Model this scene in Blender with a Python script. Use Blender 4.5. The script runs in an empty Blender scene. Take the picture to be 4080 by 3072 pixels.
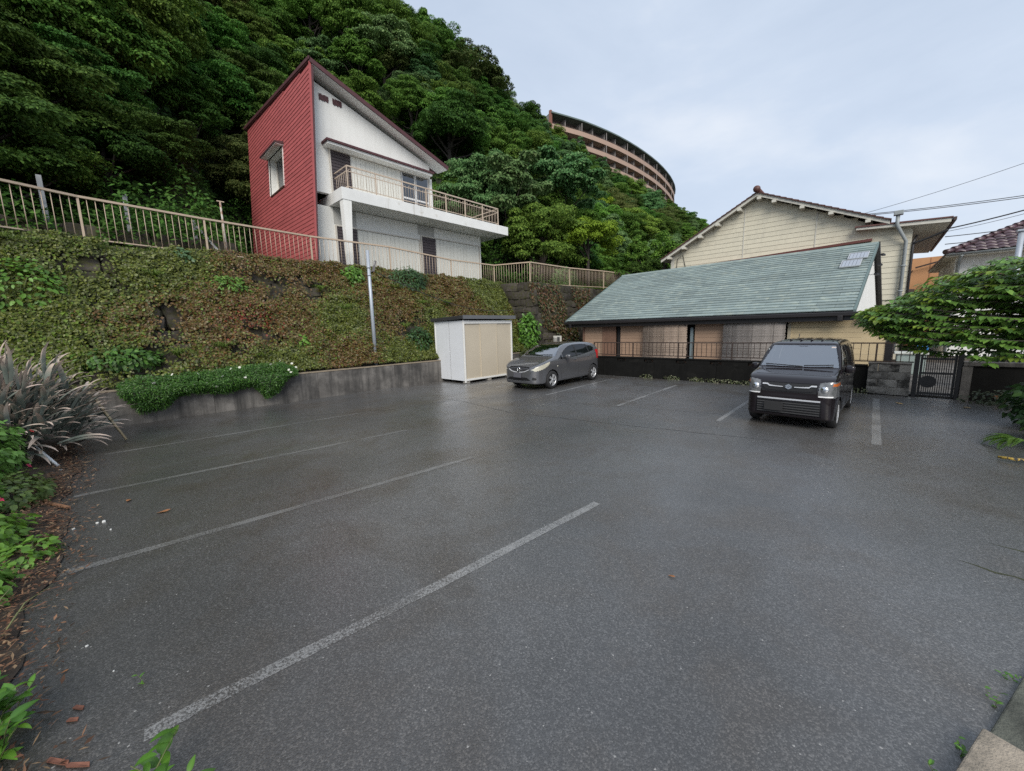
import bpy, math, random
import numpy as np
from mathutils import Vector, Matrix

# ------------------------------------------------------------------ camera, sky, sun, exposure
scene = bpy.context.scene
COL = scene.collection
CAM_POS = (0.0, 0.0, 2.05)
RIGHT = Vector((0.72775808, 0.68534486, -0.02589613))
UP = Vector((-0.08153438, 0.1239476, 0.98893333))
FWD = Vector((-0.68097014, 0.7175928, -0.14608303))
cam_data = bpy.data.cameras.new('camera')
cam_data.sensor_fit = 'HORIZONTAL'
cam_data.sensor_width = 36.0
cam_data.lens = 36.0 * 1534.0 / 4080.0
cam_data.clip_start = 0.05
cam_data.clip_end = 2000.0
cam = bpy.data.objects.new('camera', cam_data)
COL.objects.link(cam)
cam.matrix_world = Matrix(((RIGHT.x, UP.x, -FWD.x, CAM_POS[0]), (RIGHT.y, UP.y, -FWD.y, CAM_POS[1]),
                           (RIGHT.z, UP.z, -FWD.z, CAM_POS[2]), (0, 0, 0, 1)))
scene.camera = cam

SUN_ELEV, SUN_AZ = 40.0, 135.0      # azimuth counted clockwise from +Y
world = bpy.data.worlds.new('World')
scene.world = world
world.use_nodes = True
wn, wl = world.node_tree.nodes, world.node_tree.links
wn.clear()
w_out = wn.new('ShaderNodeOutputWorld')
w_bg = wn.new('ShaderNodeBackground')
w_bg.inputs['Strength'].default_value = 0.063
sky = wn.new('ShaderNodeTexSky')
sky.sky_type = 'NISHITA'
sky.sun_disc = False
sky.sun_elevation = math.radians(SUN_ELEV)
sky.sun_rotation = math.radians(SUN_AZ)
sky.air_density = 1.0
sky.dust_density = 2.0
w_tc = wn.new('ShaderNodeTexCoord')
w_map = wn.new('ShaderNodeMapping')
w_map.inputs['Scale'].default_value = (1.0, 1.0, 2.6)
w_map.inputs['Rotation'].default_value = (0.25, 0.2, 0.4)
w_n = wn.new('ShaderNodeTexNoise')
w_n.inputs['Scale'].default_value = 1.7
w_n.inputs['Detail'].default_value = 6.0
w_n.inputs['Roughness'].default_value = 0.55
w_n.inputs['Distortion'].default_value = 0.35
w_r = wn.new('ShaderNodeValToRGB')
w_r.color_ramp.elements[0].position = 0.32
w_r.color_ramp.elements[0].color = (4.85, 5.7, 7.0, 1)
w_r.color_ramp.elements[1].position = 0.72
w_r.color_ramp.elements[1].color = (7.1, 7.6, 8.35, 1)
w_e = w_r.color_ramp.elements.new(0.52)
w_e.color = (5.6, 6.42, 7.65, 1)
w_mix = wn.new('ShaderNodeMixRGB')
w_mix.inputs['Fac'].default_value = 0.88
wl.new(w_tc.outputs['Generated'], w_map.inputs['Vector'])
wl.new(w_map.outputs['Vector'], w_n.inputs['Vector'])
wl.new(w_n.outputs['Fac'], w_r.inputs['Fac'])
wl.new(sky.outputs['Color'], w_mix.inputs['Color1'])
wl.new(w_r.outputs['Color'], w_mix.inputs['Color2'])
wl.new(w_mix.outputs['Color'], w_bg.inputs['Color'])
wl.new(w_bg.outputs['Background'], w_out.inputs['Surface'])

sun_data = bpy.data.lights.new('sun', 'SUN')
sun_data.energy = 1.5
sun_data.angle = math.radians(35)
sun_data.color = (1.0, 0.94, 0.84)
sun = bpy.data.objects.new('sun', sun_data)
COL.objects.link(sun)
_a, _e = math.radians(SUN_AZ), math.radians(SUN_ELEV)
_to = Vector((math.sin(_a) * math.cos(_e), math.cos(_a) * math.cos(_e), math.sin(_e)))
sun.rotation_euler = _to.to_track_quat('Z', 'Y').to_euler()
sun.location = (0, 0, 60)

scene.view_settings.view_transform = 'Standard'
scene.view_settings.look = 'None'
scene.view_settings.exposure = 0.97
scene.view_settings.gamma = 1.0
scene.view_settings.use_curve_mapping = False
scene.render.engine = 'CYCLES'
scene.cycles.use_denoising = False
scene.cycles.adaptive_threshold = 0.004
try:
    scene.cycles.sampling_pattern = 'BLUE_NOISE'
except TypeError:
    pass
scene.cycles.max_bounces = 6
scene.cycles.diffuse_bounces = 3
scene.cycles.glossy_bounces = 3
scene.cycles.transmission_bounces = 3
scene.cycles.transparent_max_bounces = 8
scene.cycles.sample_clamp_indirect = 6.0

# ------------------------------------------------------------------ materials
MATS = {}


def new_mat(name):
    m = bpy.data.materials.new(name)
    m.use_nodes = True
    n, l = m.node_tree.nodes, m.node_tree.links
    n.clear()
    o = n.new('ShaderNodeOutputMaterial')
    b = n.new('ShaderNodeBsdfPrincipled')
    l.new(b.outputs['BSDF'], o.inputs['Surface'])
    MATS[name] = m
    return m, n, l, b, o


def mixrgb(n, l, fac, a, b, mode='MIX'):
    x = n.new('ShaderNodeMixRGB')
    x.blend_type = mode
    for k, v in (('Fac', fac), ('Color1', a), ('Color2', b)):
        if hasattr(v, 'is_output'):
            l.new(v, x.inputs[k])
        elif isinstance(v, (int, float)):
            x.inputs[k].default_value = v if k == 'Fac' else (v, v, v, 1)
        else:
            x.inputs[k].default_value = (*v[:3], 1)
    return x.outputs['Color']


def mth(n, l, op, a, b=None, c=None, clamp=False):
    x = n.new('ShaderNodeMath')
    x.operation = op
    x.use_clamp = clamp
    for i, v in enumerate((a, b, c)):
        if v is None:
            continue
        if hasattr(v, 'is_output'):
            l.new(v, x.inputs[i])
        else:
            x.inputs[i].default_value = v
    return x.outputs[0]


def rmp(n, l, fac, p0, p1, c0=0.0, c1=1.0):
    x = n.new('ShaderNodeMapRange')
    x.clamp = True
    l.new(fac, x.inputs['Value'])
    x.inputs['From Min'].default_value = p0
    x.inputs['From Max'].default_value = p1
    x.inputs['To Min'].default_value = c0
    x.inputs['To Max'].default_value = c1
    return x.outputs['Result']


def noise(n, l, vec, scale, detail=4.0, rough=0.55, w=None, dist=0.0):
    x = n.new('ShaderNodeTexNoise')
    if w is not None:
        x.noise_dimensions = '4D'
        l.new(w, x.inputs['W'])
    x.inputs['Scale'].default_value = scale
    x.inputs['Detail'].default_value = detail
    x.inputs['Roughness'].default_value = rough
    x.inputs['Distortion'].default_value = dist
    if vec is not None:
        l.new(vec, x.inputs['Vector'])
    return x.outputs['Fac']


def coords(n, l, which='pos', scale=None):
    if which == 'pos':
        g = n.new('ShaderNodeNewGeometry').outputs['Position']
    else:
        g = n.new('ShaderNodeTexCoord').outputs['Object']
    if scale:
        mp = n.new('ShaderNodeMapping')
        mp.inputs['Scale'].default_value = scale
        l.new(g, mp.inputs['Vector'])
        g = mp.outputs['Vector']
    return g


def pm(name, col, rough=0.6, metal=0.0, var=0.12, vscale=2.5, col2=None, c2scale=1.2, c2=(0.5, 0.7), ovar=0.0,
       bump=0.0, bscale=60.0, spec=0.5, which='pos', streak=None, streak_amt=0.6, streak_rng=(0.5, 0.72), coat=0.0, rvar=0.0):
    if name in MATS:
        return MATS[name]
    m, n, l, b, o = new_mat(name)
    vec = coords(n, l, which)
    oi = n.new('ShaderNodeObjectInfo')
    w = mth(n, l, 'MULTIPLY', oi.outputs['Random'], 17.0)
    f = noise(n, l, vec, vscale, 5, 0.6, w)
    v = rmp(n, l, f, 0.25, 0.75, 1 - var, 1 + var)
    base = mixrgb(n, l, 1.0, col, v, 'MULTIPLY')
    if col2 is not None:
        f2 = noise(n, l, vec, c2scale, 5, 0.65, w)
        base = mixrgb(n, l, rmp(n, l, f2, c2[0], c2[1]), base, col2)
    if streak is not None:
        sv = coords(n, l, which, (5.0, 5.0, 0.35))
        fs = noise(n, l, sv, 1.0, 5, 0.65, w)
        sf = mth(n, l, 'MULTIPLY', rmp(n, l, fs, streak_rng[0], streak_rng[1]), streak_amt)
        base = mixrgb(n, l, sf, base, streak)
    if ovar:
        ov = rmp(n, l, oi.outputs['Random'], 0, 1, 1 - ovar, 1 + ovar)
        base = mixrgb(n, l, 1.0, base, ov, 'MULTIPLY')
    l.new(base, b.inputs['Base Color'])
    b.inputs['Roughness'].default_value = rough
    if rvar:
        fr = noise(n, l, vec, vscale * 1.7, 4, 0.6, w)
        l.new(rmp(n, l, fr, 0.3, 0.7, max(0.02, rough - rvar), min(1, rough + rvar)), b.inputs['Roughness'])
    b.inputs['Metallic'].default_value = metal
    b.inputs['Specular IOR Level'].default_value = spec
    if coat:
        b.inputs['Coat Weight'].default_value = coat
        b.inputs['Coat Roughness'].default_value = 0.03
    if bump:
        bn = n.new('ShaderNodeBump')
        bn.inputs['Strength'].default_value = bump
        bn.inputs['Distance'].default_value = 0.02
        l.new(noise(n, l, vec, bscale, 4, 0.6, w), bn.inputs['Height'])
        l.new(bn.outputs['Normal'], b.inputs['Normal'])
    return m


def leaf_mat(name, rough=0.5, trans=0.3, ovar=0.18, hvar=0.025, spec=0.2):
    """leaf colour comes from the per-leaf attribute, with a little change from plant to plant"""
    if name in MATS:
        return MATS[name]
    m, n, l, b, o = new_mat(name)
    at = n.new('ShaderNodeAttribute')
    at.attribute_name = 'col'
    oi = n.new('ShaderNodeObjectInfo')
    hs = n.new('ShaderNodeHueSaturation')
    l.new(at.outputs['Color'], hs.inputs['Color'])
    l.new(rmp(n, l, oi.outputs['Random'], 0, 1, 0.5 - hvar, 0.5 + hvar), hs.inputs['Hue'])
    r2 = mth(n, l, 'FRACT', mth(n, l, 'MULTIPLY', oi.outputs['Random'], 7.31))
    l.new(rmp(n, l, r2, 0, 1, 1 - ovar, 1 + ovar), hs.inputs['Value'])
    l.new(hs.outputs['Color'], b.inputs['Base Color'])
    b.inputs['Roughness'].default_value = rough
    b.inputs['Specular IOR Level'].default_value = spec
    if trans:
        t = n.new('ShaderNodeBsdfTranslucent')
        l.new(hs.outputs['Color'], t.inputs['Color'])
        ms = n.new('ShaderNodeMixShader')
        ms.inputs['Fac'].default_value = trans
        l.new(b.outputs['BSDF'], ms.inputs[1])
        l.new(t.outputs['BSDF'], ms.inputs[2])
        l.new(ms.outputs['Shader'], o.inputs['Surface'])
    return m


def bed_side_tone(n, l, pos):
    """beside the planted bed: a ragged darker tone that thins out over the first metres of asphalt"""
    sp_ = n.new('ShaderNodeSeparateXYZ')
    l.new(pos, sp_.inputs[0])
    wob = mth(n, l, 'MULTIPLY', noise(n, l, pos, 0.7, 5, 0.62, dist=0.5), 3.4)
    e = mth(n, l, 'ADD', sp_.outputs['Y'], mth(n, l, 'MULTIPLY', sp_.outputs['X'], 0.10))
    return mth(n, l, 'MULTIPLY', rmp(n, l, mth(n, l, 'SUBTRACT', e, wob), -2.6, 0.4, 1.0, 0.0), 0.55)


def asphalt_nodes(n, l):
    """wet worn asphalt: returns colour, roughness, normal sockets"""
    pos = coords(n, l)
    big = noise(n, l, pos, 0.22, 4, 0.55)
    mid = noise(n, l, pos, 0.9, 6, 0.62, dist=0.4)
    fine = noise(n, l, pos, 55.0, 3, 0.7)
    vo = n.new('ShaderNodeTexVoronoi')
    vo.inputs['Scale'].default_value = 120.0
    l.new(pos, vo.inputs['Vector'])
    vr = n.new('ShaderNodeSeparateColor')
    l.new(vo.outputs['Color'], vr.inputs['Color'])
    stone = rmp(n, l, vr.outputs['Red'], 0.55, 1.0, 0.8, 1.75)
    base = mixrgb(n, l, rmp(n, l, big, 0.38, 0.62), (0.063, 0.0625, 0.0622), (0.112, 0.1112, 0.1108))
    base = mixrgb(n, l, mth(n, l, 'MULTIPLY', rmp(n, l, mid, 0.46, 0.66), 0.7), base, (0.066, 0.055, 0.044))
    base = mixrgb(n, l, bed_side_tone(n, l, pos), base, (0.030, 0.027, 0.024))  # darker tone mixed in beside the planted bed
    base = mixrgb(n, l, 1.0, base, stone, 'MULTIPLY')
    base = mixrgb(n, l, 1.0, base, rmp(n, l, fine, 0.2, 0.8, 0.7, 1.35), 'MULTIPLY')
    speck = mth(n, l, 'GREATER_THAN', vr.outputs['Green'], 0.9985)
    base = mixrgb(n, l, mth(n, l, 'MULTIPLY', speck, 0.6), base, (0.42, 0.41, 0.39))
    ln = noise(n, l, coords(n, l, 'pos', (0.5, 0.16, 1.0)), 1.0, 5, 0.6, dist=0.5)
    wet = mth(n, l, 'ADD', mth(n, l, 'MULTIPLY', ln, 0.65), mth(n, l, 'MULTIPLY', big, 0.45))
    rough = rmp(n, l, wet, 0.42, 0.66, 0.50, 0.24)
    h = mth(n, l, 'ADD', mth(n, l, 'MULTIPLY', vo.outputs['Distance'], -1.0), mth(n, l, 'MULTIPLY', fine, 0.8))
    bn = n.new('ShaderNodeBump')
    bn.inputs['Strength'].default_value = 0.4
    bn.inputs['Distance'].default_value = 0.006
    l.new(h, bn.inputs['Height'])
    return base, rough, bn.outputs['Normal']


def wet_coat(n, l, b):
    """thin film of rain water, thicker in some places than in others"""
    pos = coords(n, l)
    f = noise(n, l, pos, 0.16, 3, 0.5)
    f2 = noise(n, l, coords(n, l, 'pos', (0.8, 0.22, 1.0)), 1.0, 5, 0.62, dist=0.6)
    w = mth(n, l, 'ADD', mth(n, l, 'MULTIPLY', f, 0.6), mth(n, l, 'MULTIPLY', f2, 0.5))
    l.new(rmp(n, l, w, 0.42, 0.62, 0.35, 0.95), b.inputs['Coat Weight'])
    l.new(rmp(n, l, w, 0.44, 0.66, 0.42, 0.25), b.inputs['Coat Roughness'])
    bn = n.new('ShaderNodeBump')
    bn.inputs['Strength'].default_value = 0.16
    bn.inputs['Distance'].default_value = 0.006
    l.new(noise(n, l, pos, 60.0, 3, 0.6), bn.inputs['Height'])
    l.new(bn.outputs['Normal'], b.inputs['Coat Normal'])


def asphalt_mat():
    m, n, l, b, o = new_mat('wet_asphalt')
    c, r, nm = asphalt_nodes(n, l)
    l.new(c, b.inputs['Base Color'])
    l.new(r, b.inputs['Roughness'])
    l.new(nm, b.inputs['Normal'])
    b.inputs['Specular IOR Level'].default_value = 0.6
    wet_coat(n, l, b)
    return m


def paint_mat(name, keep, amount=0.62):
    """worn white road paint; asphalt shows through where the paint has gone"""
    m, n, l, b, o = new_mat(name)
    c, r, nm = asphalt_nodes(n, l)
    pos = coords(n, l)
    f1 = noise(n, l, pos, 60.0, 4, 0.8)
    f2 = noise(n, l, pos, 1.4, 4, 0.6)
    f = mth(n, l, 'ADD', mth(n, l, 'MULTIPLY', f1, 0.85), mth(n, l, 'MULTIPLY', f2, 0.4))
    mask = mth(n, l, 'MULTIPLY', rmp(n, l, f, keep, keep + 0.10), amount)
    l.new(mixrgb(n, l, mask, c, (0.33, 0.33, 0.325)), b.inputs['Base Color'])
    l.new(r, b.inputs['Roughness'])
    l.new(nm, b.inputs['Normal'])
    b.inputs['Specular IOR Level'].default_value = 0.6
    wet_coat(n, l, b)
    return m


def glass_mat(name, tint=(0.35, 0.4, 0.4), refl=0.12, dark=0.0):
    m, n, l, b, o = new_mat(name)
    n.remove(b)
    t = n.new('ShaderNodeBsdfTransparent')
    t.inputs['Color'].default_value = (*tint, 1)
    g = n.new('ShaderNodeBsdfGlossy')
    g.inputs['Roughness'].default_value = 0.03
    g.inputs['Color'].default_value = (0.95, 0.97, 1, 1)
    fr = n.new('ShaderNodeFresnel')
    fr.inputs['IOR'].default_value = 1.5
    ms = n.new('ShaderNodeMixShader')
    l.new(mth(n, l, 'ADD', fr.outputs['Fac'], refl, clamp=True), ms.inputs['Fac'])
    l.new(t.outputs['BSDF'], ms.inputs[1])
    l.new(g.outputs['BSDF'], ms.inputs[2])
    l.new(ms.outputs['Shader'], o.inputs['Surface'])
    return m


# ------------------------------------------------------------------ mesh helpers
def tag(o, label=None, cat=None, group=None, kind=None):
    if label:
        o['label'] = label
    if cat:
        o['category'] = cat
    if group:
        o['group'] = group
    if kind:
        o['kind'] = kind
    return o


def empty(name, loc=(0, 0, 0), rz=0.0, label=None, cat=None, group=None):
    o = bpy.data.objects.new(name, None)
    COL.objects.link(o)
    o.location = loc
    o.rotation_euler = (0, 0, rz)
    o.empty_display_size = 0.2
    return tag(o, label, cat, group)


def link(name, me, mat=None, parent=None, loc=None, rot=None, scale=None):
    o = bpy.data.objects.new(name, me)
    COL.objects.link(o)
    if mat is not None and len(me.materials) == 0:
        me.materials.append(mat)
    if parent is not None:
        o.parent = parent
    if loc is not None:
        o.location = loc
    if rot is not None:
        o.rotation_euler = rot
    if scale is not None:
        o.scale = scale
    return o


def np_mesh(name, V, F, col=None, smooth=False):
    """mesh from arrays: V (n,3); F (m,k) with one k"""
    V = np.asarray(V, np.float32)
    F = np.asarray(F, np.int32)
    me = bpy.data.meshes.new(name)
    k = F.shape[1]
    me.vertices.add(len(V))
    me.vertices.foreach_set('co', V.ravel())
    me.loops.add(F.size)
    me.loops.foreach_set('vertex_index', F.ravel())
    me.polygons.add(len(F))
    me.polygons.foreach_set('loop_start', np.arange(0, F.size, k, dtype=np.int32))
    me.polygons.foreach_set('loop_total', np.full(len(F), k, np.int32))
    if smooth:
        me.polygons.foreach_set('use_smooth', np.ones(len(F), bool))
    if col is not None:
        a = me.color_attributes.new('col', 'FLOAT_COLOR', 'POINT')
        c = np.ones((len(V), 4), np.float32)
        c[:, :3] = col
        a.data.foreach_set('color', c.ravel())
    me.update(calc_edges=True)
    me.validate()
    return me


class MB:
    """collects boxes, bars, tubes and polygons; build() links them as ONE mesh object"""

    def __init__(self):
        self.v, self.f, self.sm = [], [], []

    def add(self, vs, fs, smooth=False):
        k = len(self.v)
        self.v += [tuple(p) for p in vs]
        self.f += [tuple(i + k for i in f) for f in fs]
        self.sm += [smooth] * len(fs)
        return self

    def box(self, x0, x1, y0, y1, z0, z1):
        return self.add([(x0, y0, z0), (x1, y0, z0), (x1, y1, z0), (x0, y1, z0), (x0, y0, z1), (x1, y0, z1), (x1, y1, z1), (x0, y1, z1)],
                        [(0, 3, 2, 1), (4, 5, 6, 7), (0, 1, 5, 4), (1, 2, 6, 5), (2, 3, 7, 6), (3, 0, 4, 7)])

    def hexa(self, a, b):
        """two quads (bottom, top) with matching corners"""
        return self.add(list(a) + list(b), [(3, 2, 1, 0), (4, 5, 6, 7), (0, 1, 5, 4), (1, 2, 6, 5), (2, 3, 7, 6), (3, 0, 4, 7)])

    def bar(self, p, q, w, h, up=(0, 0, 1)):
        p, q, up = Vector(p), Vector(q), Vector(up)
        d = (q - p).normalized()
        s = d.cross(up)
        if s.length < 1e-4:
            s = d.cross(Vector((1, 0, 0)))
        s.normalize()
        u = s.cross(d)
        s, u = s * w / 2, u * h / 2
        return self.hexa([p - s - u, p + s - u, p + s + u, p - s + u], [q - s - u, q + s - u, q + s + u, q - s + u])

    def tube(self, pts, r, n=8, cap=True):
        pts = [Vector(p) for p in pts]
        rs = r if isinstance(r, (list, tuple)) else [r] * len(pts)
        k = len(self.v)
        vs, fs = [], []
        prev = None
        for i, p in enumerate(pts):
            d = (pts[min(i + 1, len(pts) - 1)] - pts[max(i - 1, 0)]).normalized()
            ref = prev if prev is not None else (Vector((0, 0, 1)) if abs(d.z) < 0.9 else Vector((1, 0, 0)))
            s = d.cross(ref)
            if s.length < 1e-4:
                s = d.cross(Vector((0.3, 1, 0.2)))
            s.normalize()
            u = s.cross(d).normalized()
            prev = u
            for j in range(n):
                a = 2 * math.pi * j / n
                vs.append(p + (s * math.cos(a) + u * math.sin(a)) * rs[i])
        for i in range(len(pts) - 1):
            for j in range(n):
                fs.append((i * n + j, i * n + (j + 1) % n, (i + 1) * n + (j + 1) % n, (i + 1) * n + j))
        self.add(vs, fs, True)
        if cap:
            self.f += [tuple(k + j for j in range(n))[::-1], tuple(k + (len(pts) - 1) * n + j for j in range(n))]
            self.sm += [False, False]
        return self

    def prism(self, poly, axis, a, b):
        """2D polygon extruded along axis between a and b; poly gives the two other coordinates in x,y,z order"""
        n = len(poly)

        def P(p, t):
            return {'x': (t, p[0], p[1]), 'y': (p[0], t, p[1]), 'z': (p[0], p[1], t)}[axis]
        return self.add([P(p, a) for p in poly] + [P(p, b) for p in poly],
                        [tuple(range(n))[::-1], tuple(range(n, 2 * n))] + [(i, (i + 1) % n, n + (i + 1) % n, n + i) for i in range(n)])

    def lathe(self, prof, axis='z', n=24, c=(0, 0, 0)):
        vs, fs = [], []
        for r, h in prof:
            for j in range(n):
                a = 2 * math.pi * j / n
                ca, sa = r * math.cos(a), r * math.sin(a)
                p = {'z': (ca, sa, h), 'x': (h, ca, sa), 'y': (ca, h, sa)}[axis]
                vs.append((p[0] + c[0], p[1] + c[1], p[2] + c[2]))
        for i in range(len(prof) - 1):
            for j in range(n):
                fs.append((i * n + j, i * n + (j + 1) % n, (i + 1) * n + (j + 1) % n, (i + 1) * n + j))
        return self.add(vs, fs, True)

    def mesh(self, name, mat=None):
        me = bpy.data.meshes.new(name)
        me.from_pydata(self.v, [], self.f)
        me.polygons.foreach_set('use_smooth', self.sm)
        if mat is not None:
            me.materials.append(mat)
        me.validate()
        me.update()
        return me

    def build(self, name, mat=None, parent=None, bevel=0.0, **kw):
        o = link(name, self.mesh(name), mat, parent, **kw)
        if bevel:
            b = o.modifiers.new('bevel', 'BEVEL')
            b.width = bevel
            b.segments = 2
            b.limit_method = 'ANGLE'
        return o


def recalc(o):
    import bmesh
    bm = bmesh.new()
    bm.from_mesh(o.data)
    bmesh.ops.recalc_face_normals(bm, faces=bm.faces)
    bm.to_mesh(o.data)
    bm.free()
    return o


def vnoise(x, y, z, seed=0):
    """cheap smooth value noise in numpy, 0..1"""
    x, y, z = np.broadcast_arrays(np.asarray(x, float), np.asarray(y, float), np.asarray(z, float))
    xi, yi, zi = np.floor(x).astype(np.int64), np.floor(y).astype(np.int64), np.floor(z).astype(np.int64)
    fx, fy, fz = x - xi, y - yi, z - zi
    fx, fy, fz = fx * fx * (3 - 2 * fx), fy * fy * (3 - 2 * fy), fz * fz * (3 - 2 * fz)

    def h(a, b, c):
        v = (a * 374761393 + b * 668265263 + c * 2147483647 + seed * 974634777) & 0xffffffff
        v = ((v ^ (v >> 13)) * 1274126177) & 0xffffffff
        return ((v ^ (v >> 16)) & 0xffff) / 65535.0
    r = 0
    for a in (0, 1):
        for b in (0, 1):
            for c in (0, 1):
                r = r + h(xi + a, yi + b, zi + c) * (fx if a else 1 - fx) * (fy if b else 1 - fy) * (fz if c else 1 - fz)
    return r


def unit(v):
    return v / np.maximum(np.linalg.norm(v, axis=-1, keepdims=True), 1e-9)


def leaf_cloud(P, N, T, L, W, fold=0.12, droop=0.0, ovate=False):
    """leaves at P with normal N, pointing along T, length L and half width W; returns V, F, leaves*verts"""
    n = len(P)
    N = unit(N)
    T = unit(T - N * np.sum(T * N, 1, keepdims=True))
    S = np.cross(N, T)
    L = np.broadcast_to(np.asarray(L, float), (n,))[:, None]
    W = np.broadcast_to(np.asarray(W, float), (n,))[:, None]
    dn = np.array([0, 0, -1.0])
    if not ovate:
        V = np.stack([P, P + T * L * 0.45 + S * W + N * W * fold, P + T * L + dn * droop * L, P + T * L * 0.45 - S * W + N * W * fold], 1)
        i = np.arange(n)[:, None] * 4
        F = np.concatenate([i + np.array([[0, 2, 1]]), i + np.array([[0, 3, 2]])], 0)
        return V.reshape(-1, 3), F, 4
    V = np.stack([P, P + T * L * 0.22 + S * W * 0.75 + N * W * fold, P + T * L * 0.6 + S * W * 0.8 + N * W * fold + dn * droop * L * 0.35,
                  P + T * L + dn * droop * L, P + T * L * 0.6 - S * W * 0.8 + N * W * fold + dn * droop * L * 0.35,
                  P + T * L * 0.22 - S * W * 0.75 + N * W * fold, P + T * L * 0.42 + dn * droop * L * 0.12], 1)
    i = np.arange(n)[:, None] * 7
    F = np.concatenate([i + np.array([[0, 6, 1]]), i + np.array([[1, 6, 2]]), i + np.array([[2, 6, 3]]),
                        i + np.array([[0, 5, 6]]), i + np.array([[5, 4, 6]]), i + np.array([[4, 3, 6]])], 0)
    return V.reshape(-1, 3), F, 7


def leaf_colors(rng, n, k, pal, weights=None, jit=0.15):
    pal = np.asarray(pal, float)
    c = pal[rng.choice(len(pal), n, p=weights)]
    c = c * (1 + (rng.random((n, 1)) - 0.5) * 2 * jit)
    return np.repeat(c, k, 0)


def rand_dirs(rng, n):
    return unit(rng.normal(size=(n, 3)))


def in_view(p, r, margin=1.15):
    """is a ball of radius r at p inside the camera's wider field (used only to leave out what is never seen)"""
    d = Vector(p) - Vector(CAM_POS)
    c = d.dot(FWD)
    if c < -r:
        return False
    c = max(c, 0.3)
    return abs(d.dot(RIGHT)) < (c * 1.33 + r * 1.6) * margin and abs(d.dot(UP)) < (c * 1.0 + r * 1.6) * margin


def copy_tree(o, parent=None):
    c = o.copy()
    COL.objects.link(c)
    c.parent = parent
    for ch in list(o.children):
        copy_tree(ch, c)
    return c


# ------------------------------------------------------------------ ground, lot, terrain
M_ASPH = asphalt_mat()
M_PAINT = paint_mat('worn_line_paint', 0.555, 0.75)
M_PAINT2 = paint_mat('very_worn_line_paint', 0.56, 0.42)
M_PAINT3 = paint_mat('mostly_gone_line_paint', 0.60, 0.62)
M_SOIL = pm('dark_soil', (0.045, 0.034, 0.026), 0.9, var=0.35, vscale=6, col2=(0.075, 0.055, 0.038), c2scale=3, bump=0.6, bscale=30)
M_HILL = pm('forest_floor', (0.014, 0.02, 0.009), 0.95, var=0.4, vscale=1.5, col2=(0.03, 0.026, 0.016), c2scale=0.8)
M_GRASSY = pm('grassy_soil', (0.05, 0.07, 0.02), 0.9, var=0.35, vscale=5, col2=(0.06, 0.05, 0.03), c2scale=2, bump=0.5, bscale=25)
M_CONC = pm('stained_concrete', (0.175, 0.163, 0.15), 0.85, var=0.28, vscale=2.2, col2=(0.055, 0.051, 0.048), c2scale=1.5, c2=(0.42, 0.66),
            streak=(0.03, 0.029, 0.028), streak_amt=0.85, streak_rng=(0.46, 0.66), bump=0.35, bscale=45)
M_CONC2 = pm('pale_concrete', (0.33, 0.31, 0.28), 0.85, var=0.2, vscale=3, col2=(0.14, 0.13, 0.12), c2scale=2, c2=(0.5, 0.75), bump=0.35, bscale=60)
M_MOSSY = pm('black_mossy_concrete', (0.009, 0.009, 0.0085), 0.85, spec=0.15, var=0.4, vscale=3, col2=(0.03, 0.029, 0.026), c2scale=1.6, c2=(0.55, 0.78),
             streak=(0.005, 0.005, 0.005), streak_amt=0.7, bump=0.4, bscale=40)

g = MB()
g.add([(-60, -120, -0.06), (400, -120, -0.06), (400, 500, -0.06), (-60, 500, -0.06)], [(0, 1, 2, 3)])
tag(g.build('ground', M_SOIL), kind='structure')


def soil_edge(x):
    """y of the ragged edge where the asphalt meets the planted soil on the left"""
    return -0.60 + 0.05 * math.sin(x * 1.9) + 0.04 * math.sin(x * 4.7 + 1.0) + 0.02 * math.sin(x * 11.0) - 0.10 * max(0, (x + 6.5)) * (x < -1) * 0.25


xs = [(-12.9 + i * 0.12) for i in range(int(12.9 / 0.12))]
vs, fs = [], []
for i, x in enumerate(xs):
    vs += [(x, soil_edge(x), 0.0), (x, 14.5, 0.0)]
for i in range(len(xs) - 1):
    fs.append((2 * i, 2 * i + 2, 2 * i + 3, 2 * i + 1))
vs += [(xs[-1], -12, 0), (14, -12, 0), (14, 14.5, 0)]
k = len(vs)
fs.append((2 * len(xs) - 2, k - 3, k - 2, k - 1, 2 * len(xs) - 1))
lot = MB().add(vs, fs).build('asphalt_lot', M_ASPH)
tag(lot, kind='structure')


def line(p, q, w, mat, nm='painted_line'):
    p, q = Vector((*p, 0.0018)), Vector((*q, 0.0018))
    d = (q - p).normalized()
    s = Vector((-d.y, d.x, 0)) * w / 2
    rnd = random.Random(int(p.x * 100))
    n = 14
    vs, fs = [], []
    for i in range(n + 1):
        c = p.lerp(q, i / n)
        vs += [c - s * rnd.uniform(0.88, 1.06), c + s * rnd.uniform(0.88, 1.06)]
    for i in range(n):
        fs.append((2 * i, 2 * i + 2, 2 * i + 3, 2 * i + 1))
    return MB().add(vs, fs).build(nm, mat, lot)


line((-2.24, 3.76), (-2.46, 1.45), 0.10, M_PAINT)
line((-2.46, 1.45), (-2.62, -0.1), 0.10, M_PAINT3)
line((-4.63, 3.92), (-5.10, -0.5), 0.10, M_PAINT2)
line((-7.04, 4.16), (-7.57, -0.5), 0.10, M_PAINT2)
line((-9.54, 4.3), (-9.95, -0.2), 0.10, M_PAINT2)
line((-9.75, 9.43), (-9.83, 13.9), 0.09, M_PAINT)
line((-7.29, 9.2), (-7.45, 13.7), 0.09, M_PAINT)
line((-4.77, 8.99), (-4.86, 13.3), 0.09, M_PAINT)
line((-2.32, 8.75), (-2.36, 13.6), 0.09, M_PAINT)
line((0.13, 8.55), (0.10, 13.7), 0.13, M_PAINT)

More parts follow.
